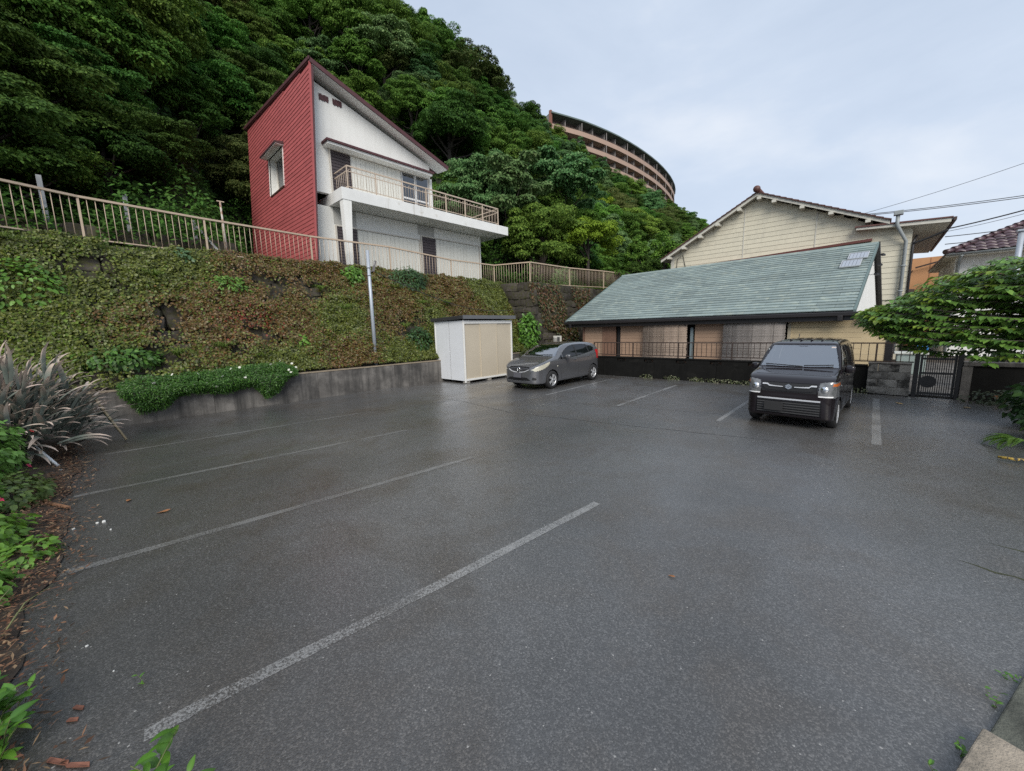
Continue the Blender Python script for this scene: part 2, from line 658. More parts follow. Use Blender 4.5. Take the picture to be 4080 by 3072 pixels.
# cracks and seams in the asphalt
M_SEAM = pm('tar_seam', (0.018, 0.018, 0.018), 0.7, var=0.4, vscale=20)
M_MOSSC = pm('mossy_crack', (0.035, 0.04, 0.015), 0.85, var=0.5, vscale=30)


def crack(pts, w, mat, seed):
    r_ = random.Random(seed)
    vs, fs = [], []
    P_ = []
    for a, b in zip(pts[:-1], pts[1:]):
        n_ = max(2, int(math.hypot(b[0] - a[0], b[1] - a[1]) / 0.12))
        for i in range(n_):
            t = i / n_
            P_.append(Vector((a[0] + (b[0] - a[0]) * t + r_.uniform(-.025, .025), a[1] + (b[1] - a[1]) * t + r_.uniform(-.025, .025), 0.0012)))
    for i, p_ in enumerate(P_):
        d = (P_[min(i + 1, len(P_) - 1)] - P_[max(i - 1, 0)]).normalized()
        s = Vector((-d.y, d.x, 0)) * w * r_.uniform(0.25, 1.0) * min(1, i / 3, (len(P_) - 1 - i) / 3)
        vs += [p_ - s, p_ + s]
    for i in range(len(P_) - 1):
        fs.append((2 * i, 2 * i + 2, 2 * i + 3, 2 * i + 1))
    MB().add(vs, fs).build('crack', mat, lot)


crack([(-9.9, 6.9), (-8.64, 6.99), (-6.46, 6.7), (-4.5, 7.1), (-2.6, 7.5), (-0.9, 7.9)], 0.012, M_SEAM, 1)
crack([(-6.93, 8.31), (-4.0, 9.1), (-1.9, 9.6)], 0.008, M_SEAM, 2)
crack([(0.66, 4.78), (0.84, 4.74), (1.1, 4.7), (1.8, 4.6)], 0.03, M_MOSSC, 3)
crack([(0.9, 5.35), (1.3, 5.3), (2.0, 5.2)], 0.03, M_MOSSC, 4)
crack([(-11.2, 2.0), (-9.2, 5.2), (-8.8, 8.0)], 0.007, M_SEAM, 5)

# kerb at the road edge, bottom right
KD = Vector((0.32, 0.947, 0)).normalized()
KN = Vector((KD.y, -KD.x, 0))
kp0 = Vector((0.43, 2.45, 0))
M_KERB = pm('kerb_concrete', (0.34, 0.29, 0.23), 0.8, var=0.25, vscale=8, col2=(0.12, 0.11, 0.09), c2scale=5, c2=(0.5, 0.72), bump=0.7, bscale=90)
M_KERB2 = pm('mossy_kerb_concrete', (0.10, 0.105, 0.085), 0.8, var=0.35, vscale=9, col2=(0.03, 0.032, 0.026), c2scale=5, c2=(0.45, 0.7), bump=0.8, bscale=80)


def kerb(a, b, w0, w1, h, mat, nm, lab):
    mb = MB()
    p, q = kp0 + KD * a, kp0 + KD * b
    mb.hexa([p + KN * w0 + Vector((0, 0, -0.05)), p + KN * w1 + Vector((0, 0, -0.05)), q + KN * w1 + Vector((0, 0, -0.05)), q + KN * w0 + Vector((0, 0, -0.05))],
            [p + KN * (w0 + 0.01) + Vector((0, 0, h)), p + KN * w1 + Vector((0, 0, h)), q + KN * w1 + Vector((0, 0, h)), q + KN * (w0 + 0.01) + Vector((0, 0, h))])
    return tag(recalc(mb.build(nm, mat, bevel=0.008)), lab, 'kerb')


kerb(-2.6, 0.275, 0.0, 0.17, 0.075, M_KERB, 'kerb_stone', 'pale beige concrete kerb stone in the bottom right corner')
kerb(0.285, 6.5, 0.015, 0.18, 0.03, M_KERB2, 'kerb_stone', 'dark mossy kerb strip beyond the pale kerb stone')
gm = MB()
p, q = kp0 + KD * -3 + KN * 0.2, kp0 + KD * 8 + KN * 0.2
gm.add([p + Vector((0, 0, 0.012)), p + KN * 3 + Vector((0, 0, 0.012)), q + KN * 3 + Vector((0, 0, 0.012)), q + Vector((0, 0, 0.012))], [(0, 1, 2, 3)])
tag(gm.build('pavement', pm('pavement_grey', (0.085, 0.087, 0.09), 0.6, var=0.2, vscale=12, bump=0.5, bscale=120)), kind='structure')

# soil bed on the left, with a raised bumpy surface
nx, ny = 90, 30
sx, sy = np.meshgrid(np.linspace(-12.9, -0.6, nx), np.linspace(0, 1, ny), indexing='ij')
ye = np.array([soil_edge(float(v)) for v in sx[:, 0]])[:, None]
yy = ye + 0.06 - sy * 6.0
zz = 0.012 + 0.10 * np.clip(sy * 4, 0, 1) + 0.10 * (vnoise(sx * 2.2, yy * 2.2, 0, 3) - 0.5) * np.clip(sy * 6, 0, 1) + 0.5 * np.clip(sy - 0.3, 0, 1)
V = np.stack([sx, yy, zz], -1).reshape(-1, 3)
I = np.arange(nx * ny).reshape(nx, ny)
F = np.stack([I[:-1, :-1], I[1:, :-1], I[1:, 1:], I[:-1, 1:]], -1).reshape(-1, 4)[:, ::-1]
tag(link('soil_bed', np_mesh('soil_bed', V, F, smooth=True), M_SOIL), kind='structure')

# hill: steep wooded slope behind the terrace
def hill_start(y):
    def s(a, b, t):
        t = np.clip((t - a) / (b - a), 0, 1)
        return t * t * (3 - 2 * t)
    return -21.0 - 5.8 * s(3.5, 6.5, y) + 7.0 * s(16, 22, y)


def hill_z(x, y):
    x, y = np.asarray(x, float), np.asarray(y, float)
    t = np.maximum(0, hill_start(y) - x)
    k = np.clip((y - 28) / 40, 0, 1)
    sl = 1.17 - 0.19 * k * k * (3 - 2 * k)
    z = 4.55 + 0.13 * np.clip(-15.8 - x, 0, 6) + sl * t * (t / (t + 1.2)) ** 0.6
    z = np.minimum(z, 37.0 + 0.05 * np.maximum(0, -50 - x))
    d = np.clip((y - 118) / 60, 0, 1)
    return z * (1 - 0.75 * d * d) + 0.5 * vnoise(x * 0.4, y * 0.4, 0, 5) * np.clip(t, 0, 1) - 0.03


gx = np.concatenate([np.linspace(-15.4, -40, 60), np.linspace(-41, -140, 40)])
gy = np.concatenate([np.linspace(-60, -12, 13), np.linspace(-10, 40, 80), np.linspace(42, 260, 60)])
X, Y = np.meshgrid(gx, gy, indexing='ij')
V = np.stack([X, Y, hill_z(X, Y)], -1).reshape(-1, 3)
I = np.arange(X.size).reshape(X.shape)
F = np.stack([I[:-1, :-1], I[:-1, 1:], I[1:, 1:], I[1:, :-1]], -1).reshape(-1, 4)[:, ::-1]
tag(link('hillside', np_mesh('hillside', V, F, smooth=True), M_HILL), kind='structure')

# terrace that juts out beyond the house, on top of the stone corner
mb = MB()
mb.add([(-15.5, 14.9, 4.33), (-13.25, 15.55, 4.30), (-13.7, 19.9, 4.45), (-13.5, 23.5, 4.54), (-13.3, 70, 4.7), (-16.5, 70, 4.72), (-16.2, 20, 4.5)],
       [(0, 1, 2, 3, 4, 5, 6)])
tag(mb.build('terrace', M_GRASSY), kind='structure')

# ------------------------------------------------------------------ low concrete wall at the foot of the slope
cw = empty('concrete_wall', (-12.98, 4.0, 0), 0, 'long low stained grey concrete wall along the foot of the ivy slope', 'wall')
for a, b in ((-5.0, -0.756), (-0.75, 1.9), (1.906, 4.6), (4.606, 7.3), (7.306, 9.9), (9.906, 14.3)):
    m = MB()
    n = 10
    vs, fs = [], []
    m.box(-0.13, 0.08, a - 4.0, b - 4.0, -0.05, 0.83)
    m.build('wall_panel', M_CONC, cw, bevel=0.006)
MB().box(-0.14, 0.093, -9.0, 10.3, 0.831, 0.865).build('coping', pm('tan_coping', (0.27, 0.22, 0.16), 0.85, var=0.3, vscale=4, bump=0.3), cw)
mb = MB()
mb.add([(-13.05, -14, 0.80), (-13.05, 15.2, 0.80), (-13.7, 15.2, 0.84), (-13.7, -14, 0.84)], [(0, 1, 2, 3)])
tag(mb.build('planting_strip', M_GRASSY), kind='structure')

# ------------------------------------------------------------------ sloping stone retaining wall under the fence
M_STONE = pm('dark_stone', (0.06, 0.052, 0.046), 0.9, spec=0.2, var=0.45, vscale=5, col2=(0.05, 0.05, 0.022), c2scale=3.5, c2=(0.45, 0.62), ovar=0.35, bump=0.7, bscale=22, which='obj')
M_MORTAR = pm('wall_core', (0.03, 0.026, 0.022), 0.95, var=0.3, vscale=4, bump=0.6, bscale=20)
SB = (-13.3, 0.80)
ST = (-15.45, 4.42)


def slope_top(y):
    return -15.45 + 0.35 * np.clip((2 - y) / 4, 0, 3.0)


def slope_pt(y, t, out=0.0):
    """point on the stone slope at height fraction t, pushed out along its normal"""
    xt = slope_top(y)
    zt = 4.42 - 0.10 * np.clip((np.asarray(y, float) - 8) / 7, 0, 1)
    x = SB[0] + (xt - SB[0]) * t
    z = SB[1] + (zt - SB[1]) * t
    nx_, nz_ = 0.86, 0.51
    return np.stack(np.broadcast_arrays(x + nx_ * out, y, z + nz_ * out), -1)


rw = empty('stone_retaining_wall', (0, 0, 0), 0, 'sloping dark stone retaining wall largely hidden by ivy below the beige fence', 'retaining wall')
yg, tg = np.meshgrid(np.linspace(-14, 15.6, 120), np.linspace(0, 1.0, 24), indexing='ij')
V = slope_pt(yg, tg, 0.05 * (vnoise(yg * 1.4, tg * 6, 0, 2) - 0.5) - 0.08).reshape(-1, 3)
I = np.arange(yg.size).reshape(yg.shape)
F = np.stack([I[:-1, :-1], I[1:, :-1], I[1:, 1:], I[:-1, 1:]], -1).reshape(-1, 4)
link('wall_core', np_mesh('wall_core', V, F, smooth=True), M_MORTAR, rw)
mb = MB()
for a, b in ((-14, 2), (2, 9), (9, 15.0)):
    pass


def stone_mesh(seed):
    """rough rounded field stone, about one metre across before scaling"""
    import bmesh
    bm = bmesh.new()
    bmesh.ops.create_cube(bm, size=1.0)
    bmesh.ops.subdivide_edges(bm, edges=bm.edges, cuts=2, use_grid_fill=True)
    r = random.Random(seed)
    off = [r.uniform(0, 50) for _ in range(3)]
    for v in bm.verts:
        c = v.co.copy()
        d = c.normalized() * 0.62
        c = c * 0.55 + d * 0.45
        k = float(vnoise(c.x * 2.3 + off[0], c.y * 2.3 + off[1], c.z * 2.3 + off[2], seed))
        v.co = c * (0.86 + 0.34 * k)
    me = bpy.data.meshes.new('stone')
    bm.to_mesh(me)
    bm.free()
    me.materials.append(M_STONE)
    return me


STONES = [stone_mesh(i) for i in range(7)]
rs = random.Random(4)
tilt = math.atan2(0.51, 0.86)
row, t = 0, 0.03
while t < 0.99:
    y = -2.4 + (row % 2) * 0.3
    while y < 15.1:
        w = rs.uniform(0.42, 0.78)
        p = slope_pt(y + w / 2, t + rs.uniform(-0.01, 0.01), 0.0)
        link('stone', rs.choice(STONES), None, rw, loc=p, rot=(rs.uniform(-0.25, 0.25), -tilt + rs.uniform(-0.15, 0.15), rs.uniform(-0.2, 0.2)),
             scale=(rs.uniform(0.22, 0.32), w * 0.93, rs.uniform(0.38, 0.48)))
        y += w
    row += 1
    t += 0.103

# steep stone wall of the jutting corner
sw = empty('stone_corner_wall', (0, 0, 0), 0, 'steep blackened stone wall corner behind the silver car, right of the shed', 'retaining wall')
mb = MB()
A0, A1 = (-15.3, 14.75), (-12.75, 15.45)
B1 = (-13.1, 24.0)
mb.hexa([(-15.6, 14.95, 0), (-12.8, 15.62, 0), (-13.0, 60, 0), (-17, 60, 0)], [(-15.6, 15.1, 4.22), (-13.42, 15.72, 4.22), (-13.7, 60, 4.5), (-17, 60, 4.5)])
recalc(mb.build('wall_core', M_MORTAR, sw))
rs = random.Random(9)
z = 0.2
row = 0
while z < 4.3:
    h = rs.uniform(0.34, 0.46)
    f = z / 4.25
    # face towards the lot (faces -y) then the long face (faces +x)
    for (ax, ay), (bx, by), rotz in (((-15.5, 14.92), (-12.8, 15.58), 0.25), ((-12.8, 15.58), (-13.05, 23.5), math.pi / 2)):
        L = math.hypot(bx - ax, by - ay)
        s = -0.1 if row % 2 else 0.06
        while s < L - 0.1:
            w = rs.uniform(0.42, 0.7)
            k = min(1, max(0, (s + w / 2) / L))
            inset = (0.0 if rotz < 1 else -0.6 * f)
            x = ax + (bx - ax) * k + (-0.6 * f * k if rotz < 1 else inset)
            y = ay + (by - ay) * k + 0.1 * f
            link('stone', rs.choice(STONES), None, sw, loc=(x, y, z + h / 2), rot=(rs.uniform(-0.15, 0.15), rs.uniform(-0.15, 0.15), rotz + rs.uniform(-0.1, 0.1)),
                 scale=(w * 0.95, rs.uniform(0.25, 0.36), h * 0.98))
            s += w
    z += h
    row += 1
for i, z in enumerate(np.arange(0.2, 4.2, 0.42)):          # squared corner blocks
    f = z / 4.25
    o = MB().box(-0.28, 0.28, -0.2, 0.2, 0, 0.405).build('corner_stone', M_STONE, sw, bevel=0.03, loc=(-12.86 - 0.62 * f, 15.60 + 0.1 * f, z),
                                                       rot=(0, 0, 0.25 + (math.pi / 2 if i % 2 else 0)))


# ------------------------------------------------------------------ beige metal fence on the terrace edge
M_BEIGE = pm('beige_fence_paint', (0.50, 0.39, 0.29), 0.55, var=0.12, vscale=6, col2=(0.30, 0.2, 0.13), c2scale=5, c2=(0.62, 0.8))
FPTS = [(-13.9, -5.2, 4.62), (-14.75, -1.3, 4.60), (-15.35, 0.04, 4.62), (-15.66, 2.68, 4.60), (-15.94, 5.92, 4.60), (-15.68, 9.05, 4.58), (-15.6, 12.3, 4.38),
        (-15.6, 15.25, 4.40), (-13.42, 15.72, 4.33), (-13.87, 19.94, 4.48), (-13.62, 23.5, 4.57), (-13.5, 28.0, 4.66)]
fence = empty('terrace_fence', FPTS[5], 0, 'long beige metal fence with thin upright bars on the terrace edge', 'fence')
fo = Vector(FPTS[5])
BAL = MB().tube([(0, 0, 0.0), (0, 0, 1.0)], 0.0085, 6).mesh('baluster', M_BEIGE)
for i, p in enumerate(FPTS):
    p = Vector(p)
    MB().box(-0.024, 0.024, -0.024, 0.024, -0.25, 1.07).build('post', M_BEIGE, fence, loc=p - fo)
    if i == len(FPTS) - 1:
        break
    q = Vector(FPTS[i + 1])
    up = Vector((0, 0, 1))
    MB().bar(p + up * 1.1 - fo, q + up * 1.1 - fo, 0.075, 0.055).build('top_rail', M_BEIGE, fence)
    MB().bar(p + up * 0.06 - fo, q + up * 0.06 - fo, 0.04, 0.032).build('bottom_rail', M_BEIGE, fence)
    L = (q - p).length
    n = int(round(L / 0.155))
    for j in range(1, n):
        c = p.lerp(q, j / n)
        link('baluster', BAL, None, fence, loc=c + up * 0.07 - fo)

# concrete stakes on the bank behind the fence
M_STAKE = pm('pale_grey_stake', (0.36, 0.37, 0.38), 0.8, var=0.15, vscale=5)
for (y, x, z0, z1, lab) in ((-0.68, -19, 5.3, 7.05, 'grey concrete stake behind the fence nearest the left picture edge'),
                            (1.16, -19, 5.3, 6.9, 'grey concrete stake behind the fence, second from the left edge'),
                            (2.93, -19, 5.2, 6.36, 'grey braced concrete stake behind the fence, nearest the red wall')):
    s = empty('concrete_stake', (x, y, z0), 0, lab, 'post')
    MB().box(-0.05, 0.05, -0.06, 0.06, -0.3, z1 - z0).build('shaft', M_STAKE, s, bevel=0.01)
    if y > 2:
        MB().bar((0.1, 0.05, z1 - z0 - 0.2), (0.5, 0.75, -0.2), 0.07, 0.07).build('brace', M_STAKE, s)
s = empty('rusty_pipe_post', (-16.2, 3.3, 4.5), 0, 'thin rusty pale pipe standing just behind the beige fence', 'post')
MB().tube([(0, 0, 0), (0, -0.03, 1.95)], 0.028, 8).build('pipe', pm('rusty_white_pipe', (0.5, 0.45, 0.4), 0.6, var=0.15, col2=(0.25, 0.11, 0.05), c2scale=6, c2=(0.5, 0.62)), s)
MB().bar((0, -0.12, 1.96), (0, 0.08, 1.96), 0.05, 0.03).build('cap', M_BEIGE, s)
lw = empty('low_stone_wall', (-18.9, 0, 5.0), 0, 'low mossy stone wall on the bank behind the left fence', 'wall')
for i in range(14):
    r = random.Random(i)
    link('stone', STONES[i % 7], None, lw, loc=(0, -2.6 + i * 0.5, 0.42), rot=(0, 0, r.uniform(-.2, .2)), scale=(0.4, 0.52, r.uniform(0.42, 0.55)))

# ------------------------------------------------------------------ house with the red wall
M_WHITE = pm('white_render', (0.80, 0.80, 0.77), 0.85, var=0.05, vscale=1.2, streak=(0.47, 0.45, 0.40), streak_amt=0.25, streak_rng=(0.5, 0.8), bump=0.12, bscale=90)
M_SLABW = pm('weathered_white_slab', (0.76, 0.765, 0.75), 0.8, var=0.08, vscale=2, col2=(0.35, 0.29, 0.2), c2scale=2.4, c2=(0.62, 0.78), streak=(0.3, 0.26, 0.2), streak_amt=0.5, streak_rng=(0.58, 0.72))
M_RED = pm('red_siding', (0.40, 0.092, 0.092), 0.7, var=0.2, vscale=2, ovar=0.07, bump=0.15, bscale=70)
M_BROWN = pm('dark_brown_trim', (0.085, 0.035, 0.038), 0.6, var=0.3, vscale=6)
M_BROWN2 = pm('purple_brown_fascia', (0.085, 0.028, 0.032), 0.6, var=0.25, vscale=6)
M_SHUT = pm('dark_shutter', (0.055, 0.042, 0.045), 0.55, var=0.25, vscale=6)
M_CREAMP = pm('cream_panel', (0.72, 0.71, 0.65), 0.65, var=0.05, vscale=3, ovar=0.03)
M_GREYP = pm('grey_repair_patch', (0.44, 0.44, 0.42), 0.85, var=0.06, vscale=2)
M_FRAME = pm('pale_frame', (0.6, 0.56, 0.5), 0.5, var=0.06)
M_TAN = pm('tan_balcony_metal', (0.52, 0.42, 0.33), 0.5, var=0.14, vscale=8, col2=(0.3, 0.19, 0.12), c2scale=7, c2=(0.62, 0.8))
M_DARKG = glass_mat('window_glass', (0.16, 0.17, 0.18), 0.10)
M_CURT = pm('white_curtain', (0.6, 0.6, 0.6), 0.9, var=0.1, vscale=9)
M_ROOM = pm('dark_interior', (0.015, 0.015, 0.016), 0.9, var=0.2)

HX = -17.6
H = empty('red_white_house', (HX, 6.7, 4.6), 0, 'white two storey house with a red clapboard side wall and slanting roof', 'house')
ho = Vector(H.location)


def hb(name, mat, mb, bevel=0.0):
    """build in world coordinates under the house"""
    o = mb.build(name, mat, H, bevel=bevel)
    o.matrix_parent_inverse = Matrix.Translation(-ho)
    return o


# white walls: lower storey, then the upper trapezoid
hb('lower_wall', M_WHITE, MB().prism([(6.62, 4.2), (16.15, 4.2), (16.15, 7.44), (6.84, 7.44)], 'x', HX - 8.6, HX))
hb('upper_wall', M_WHITE, MB().prism([(6.85, 7.97), (12.75, 7.97), (12.75, 10.46), (7.2, 12.27), (7.16, 12.27)], 'x', HX - 0.22, HX))
hb('rear_upper_wall', M_WHITE, MB().box(HX - 8.6, HX - 0.23, 12.55, 12.75, 7.97, 10.3))
# red boards lean inwards with the wall: wall foot at y 6.5, head at y 6.98
XF0, XB0 = -17.06, -26.3


def red_y(z):
    return 6.50 + (z - 4.7) * 0.0605


def red_top(x):
    return 12.62 + (XF0 - x) * 0.085


win = dict(x0=-22.7, x1=-20.6, z0=8.9, z1=10.62)
PIT = 0.172
z = 4.5
i = 0
while z < 13.4:
    z1 = z + PIT
    spans = [(XB0, XF0)]
    if z1 > win['z0'] and z < win['z1']:
        spans = [(XB0, win['x0']), (win['x1'], XF0)]
    for a, b in spans:
        # cut to the slanting roof line
        for zz in (z1 - 0.04,):
            lim = XF0 - (zz - 12.62) / 0.085
        b2 = min(b, lim) if zz > 12.62 else b
        if b2 - a < 0.1:
            continue
        yb, yt = red_y(z), red_y(z1)
        zt = z1 + 0.012
        hb('board', M_RED, MB().hexa([(a, yb - 0.022, z), (b2, yb - 0.022, z), (b2, yb + 0.02, z), (a, yb + 0.02, z)],
                                     [(a, yt - 0.004, zt), (b2, yt - 0.004, zt), (b2, yt + 0.03, zt), (a, yt + 0.03, zt)]))
    z = z1
    i += 1
hb('wall_core', M_BROWN, MB().hexa([(XB0, red_y(4.3) + 0.04, 4.3), (-22.75, red_y(4.3) + 0.04, 4.3), (-22.75, 6.9, 4.3), (XB0, 6.9, 4.3)],
                                   [(XB0, red_y(12.6) + 0.04, 12.6), (-22.75, red_y(12.6) + 0.04, 12.6), (-22.75, 7.25, 12.6), (XB0, 7.25, 12.6)]))
hb('corner_trim', M_BROWN, MB().hexa([(XF0 - 0.02, red_y(4.4) + 0.035, 4.4), (XF0 + 0.02, red_y(4.4) - 0.02, 4.4), (XF0 + 0.02, red_y(4.4) + 0.07, 4.4), (HX - 0.3, red_y(4.4) + 0.12, 4.4)],
                                     [(XF0 - 0.02, red_y(12.5) + 0.035, 12.5), (XF0 + 0.02, red_y(12.5) - 0.02, 12.5), (XF0 + 0.02, red_y(12.5) + 0.1, 12.5), (HX - 0.3, red_y(12.5) + 0.15, 12.5)]))
hb('red_corner_post', M_RED, MB().bar((XF0 + 0.0, red_y(4.4) - 0.022, 4.4), (XF0 + 0.0, red_y(12.6) - 0.022, 12.6), 0.075, 0.05, up=(1, 0, 0)))
# window niche in the red wall
wo = MB()
yw0, yw1 = 6.72, 7.17
w0x, w1x, wz0, wz1 = win['x0'], win['x1'], win['z0'], win['z1']
niche = MB()
niche.add([(w0x, yw0 - .02, wz0), (w1x, yw0 - .02, wz0), (w1x, yw1, wz0), (w0x, yw1, wz0), (w0x, yw0 + .08, wz1), (w1x, yw0 + .08, wz1), (w1x, yw1, wz1), (w0x, yw1, wz1)],
          [(0, 1, 2, 3), (4, 7, 6, 5), (0, 3, 7, 4), (1, 5, 6, 2)])
hb('window_niche', M_WHITE, niche)
hb('niche_pane', M_DARKG, MB().box(w0x + 0.05, w1x - 0.02, yw1 - 0.02, yw1 - 0.01, wz0 + 0.02, wz1 - 0.02))
hb('niche_room', M_ROOM, MB().box(w0x - 0.05, w1x + 0.05, yw1 + 0.02, yw1 + 0.5, wz0 - 0.05, wz1 + 0.05))
f = MB()
f.box(w0x + 0.0, w0x + 0.06, yw1 - 0.06, yw1, wz0, wz1).box(w1x - 0.06, w1x, yw1 - 0.06, yw1, wz0, wz1).box(w0x + .06, w1x - .06, yw1 - 0.055, yw1, wz0, wz0 + 0.05)
f.box(-21.7, -21.64, yw1 - 0.055, yw1, wz0 + 0.05, wz1)
hb('niche_frame', M_FRAME, f)
hb('niche_canopy_soffit', M_WHITE, MB().box(w0x - 0.12, w1x + 0.09, 6.5, 6.85, 10.62, 10.652))
hb('niche_canopy', M_BROWN, MB().hexa([(w0x - 0.15, 6.46, 10.655), (w1x + 0.12, 6.46, 10.655), (w1x + 0.12, 6.95, 10.655), (w0x - 0.15, 6.95, 10.655)],
                                      [(w0x - 0.15, 6.46, 10.72), (w1x + 0.12, 6.46, 10.72), (w1x + 0.12, 6.95, 10.80), (w0x - 0.15, 6.95, 10.80)]))
# roof: slab falls away from the red wall, with a deep white soffit over the front
RF = -17.02


def roof_pt(x, y, dz=0.0):
    return (x, y, 12.63 - (y - 6.98) * 0.343 + (RF - x) * 0.075 + dz)


def slab(x0, x1, y0, y1, t0, t1):
    return MB().hexa([roof_pt(x0, y0, t0), roof_pt(x1, y0, t0), roof_pt(x1, y1, t0), roof_pt(x0, y1, t0)],
                     [roof_pt(x0, y0, t1), roof_pt(x1, y0, t1), roof_pt(x1, y1, t1), roof_pt(x0, y1, t1)])


hb('roof', M_BROWN, slab(-26.6, RF - 0.03, 6.93, 13.5, -0.03, 0.10))
hb('fascia', M_BROWN2, slab(RF - 0.028, RF + 0.02, 6.93, 13.53, -0.07, 0.105))
hb('soffit', M_WHITE, slab(HX - 0.3, RF - 0.03, 7.02, 13.5, -0.09, -0.032))
hb('ridge_trim', M_BROWN2, slab(-26.6, RF + 0.02, 6.90, 6.96, 0.0, 0.12))
# canopy over the upper windows
hb('canopy', M_BROWN2, MB().box(-17.6, -17.02, 7.34, 12.62, 9.90, 9.98))
hb('canopy_soffit', M_WHITE, MB().box(-17.6, -17.1, 7.40, 12.56, 9.80, 9.897))
# vents
for a, b in ((7.41, 7.80), (7.97, 8.35)):
    m = MB()
    rr = random.Random(int(a * 100))
    for q in range(10):
        y = a + (b - a) * q / 10
        m.box(HX - 0.01, HX + 0.03, y, y + 0.034, 11.63 + rr.uniform(-.02, .02), 11.85 + rr.uniform(-.02, .02))
    hb('vent', M_BROWN, m)
# upper openings
def boards(y0, y1, z0, z1, n, nm, mat, x=HX, thick=0.03):
    w = (y1 - y0) / n
    for q in range(n):
        hb(nm, mat, MB().box(x - 0.02, x + thick, y0 + q * w + 0.006, y0 + (q + 1) * w - 0.006, z0, z1))


def slats(y0, y1, z0, z1, n, nm, mat, x=HX):
    h = (z1 - z0) / n
    for q in range(n):
        hb(nm, mat, MB().hexa([(x, y0, z0 + q * h), (x + 0.05, y0, z0 + q * h), (x + 0.05, y1, z0 + q * h), (x, y1, z0 + q * h)],
                              [(x, y0, z0 + (q + 1) * h - 0.008), (x + 0.03, y0, z0 + (q + 1) * h - 0.008), (x + 0.03, y1, z0 + (q + 1) * h - 0.008), (x, y1, z0 + (q + 1) * h - 0.008)]))


def framebox(y0, y1, z0, z1, mat=M_FRAME, t=0.05, d=0.07):
    m = MB()
    m.box(HX, HX + d, y0 - t, y0, z0, z1 + t).box(HX, HX + d, y1, y1 + t, z0, z1 + t).box(HX, HX + d, y0, y1, z1, z1 + t)
    hb('frame', mat, m)


slats(7.66, 8.52, 8.0, 9.78, 14, 'shutter_slat', M_SHUT)
framebox(7.66, 12.62, 8.0, 9.78)
boards(8.56, 10.98, 8.0, 9.76, 11, 'shutter_board', M_CREAMP)
hb('upper_room', M_ROOM, MB().box(HX - 0.005, HX + 0.004, 11.05, 12.6, 8.0, 9.76))
for (a, b) in ((11.06, 11.80), (11.84, 12.6)):
    hb('curtain', M_CURT, MB().box(HX + 0.006, HX + 0.010, a + 0.06, b - 0.06, 8.05, 8.9))
    hb('pane', M_DARKG, MB().box(HX + 0.022, HX + 0.028, a + 0.03, b - 0.03, 8.0, 9.74))
    m = MB()
    m.box(HX + 0.015, HX + 0.045, a, a + 0.04, 8.0, 9.76).box(HX + 0.015, HX + 0.045, b - 0.04, b, 8.0, 9.76).box(HX + 0.015, HX + 0.044, a + .04, b - .04, 8.56, 8.64)
    hb('sash', pm('white_sash', (0.7, 0.7, 0.7), 0.4, var=0.03), m)
hb('corner_post', M_WHITE, MB().box(HX - 0.05, HX + 0.09, 12.67, 12.80, 7.97, 9.80))
# lower openings
slats(7.66, 8.58, 4.72, 6.66, 15, 'shutter_slat', M_SHUT)
framebox(7.66, 11.86, 4.72, 6.67, M_FRAME)
boards(8.62, 11.84, 4.72, 6.65, 14, 'shutter_board', M_CREAMP)
slats(12.02, 12.88, 4.72, 6.87, 16, 'shutter_slat', M_SHUT)
framebox(12.02, 15.98, 4.72, 6.88, M_FRAME)
boards(12.92, 15.96, 4.72, 6.86, 13, 'shutter_board', M_CREAMP)
hb('wall_patch', M_GREYP, MB().box(HX, HX + 0.004, 11.82, 12.85, 6.95, 7.44))
hb('wall_patch', M_GREYP, MB().box(HX, HX + 0.004, 7.58, 8.6, 6.75, 7.44))
# balcony
BX = -16.3
hb('balcony_slab', M_SLABW, MB().prism([(7.45, 7.46), (17.19, 7.46), (17.19, 7.93), (7.45, 7.93)], 'x', -20.5, BX), bevel=0.012)
hb('balcony_pillar', M_WHITE, MB().hexa([(BX - 0.26, 7.5, 4.4), (BX - 0.04, 7.5, 4.4), (BX - 0.04, 7.68, 4.4), (BX - 0.26, 7.68, 4.4)],
                                        [(BX - 0.34, 7.48, 7.458), (BX - 0.02, 7.48, 7.458), (BX - 0.02, 7.84, 7.458), (BX - 0.34, 7.84, 7.458)]))
RX = BX - 0.08
rail = MB()
rz0, rz1, rz2 = 8.02, 8.62, 8.82
PY = [7.76, 9.02, 10.3, 11.6, 12.78, 14.03, 15.26, 16.46]
hb('balcony_rail', M_TAN, MB().bar((RX, PY[0], rz2), (RX, PY[-1], rz2), 0.05, 0.05))
hb('balcony_rail', M_TAN, MB().bar((RX, PY[0], rz1), (RX, PY[-1], rz1), 0.025, 0.03))
hb('balcony_rail', M_TAN, MB().bar((RX, PY[0], rz0), (RX, PY[-1], rz0), 0.025, 0.03))
for zz in (rz0, rz1, rz2):
    hb('balcony_side_rail', M_TAN, MB().bar((RX, PY[0], zz), (HX + 0.02, PY[0], zz), 0.03, 0.035))
    hb('balcony_side_rail', M_TAN, MB().bar((RX, PY[-1], zz), (-20.3, PY[-1], zz), 0.03, 0.035))
for y in PY:
    hb('balcony_post', M_TAN, MB().box(RX - 0.02, RX + 0.02, y - 0.02, y + 0.02, 7.93, 8.80))
LOOP = MB()
a = 0.062
pts = [(0, -a, 0.0), (0, -a, 0.60)] + [(0, -a * math.cos(t), 0.60 + a * 1.3 * math.sin(t)) for t in np.linspace(0.35, math.pi - 0.35, 7)] + [(0, a, 0.60), (0, a, 0.0)]
LOOP = LOOP.tube(pts, 0.008, 5).mesh('baluster_loop', M_TAN)
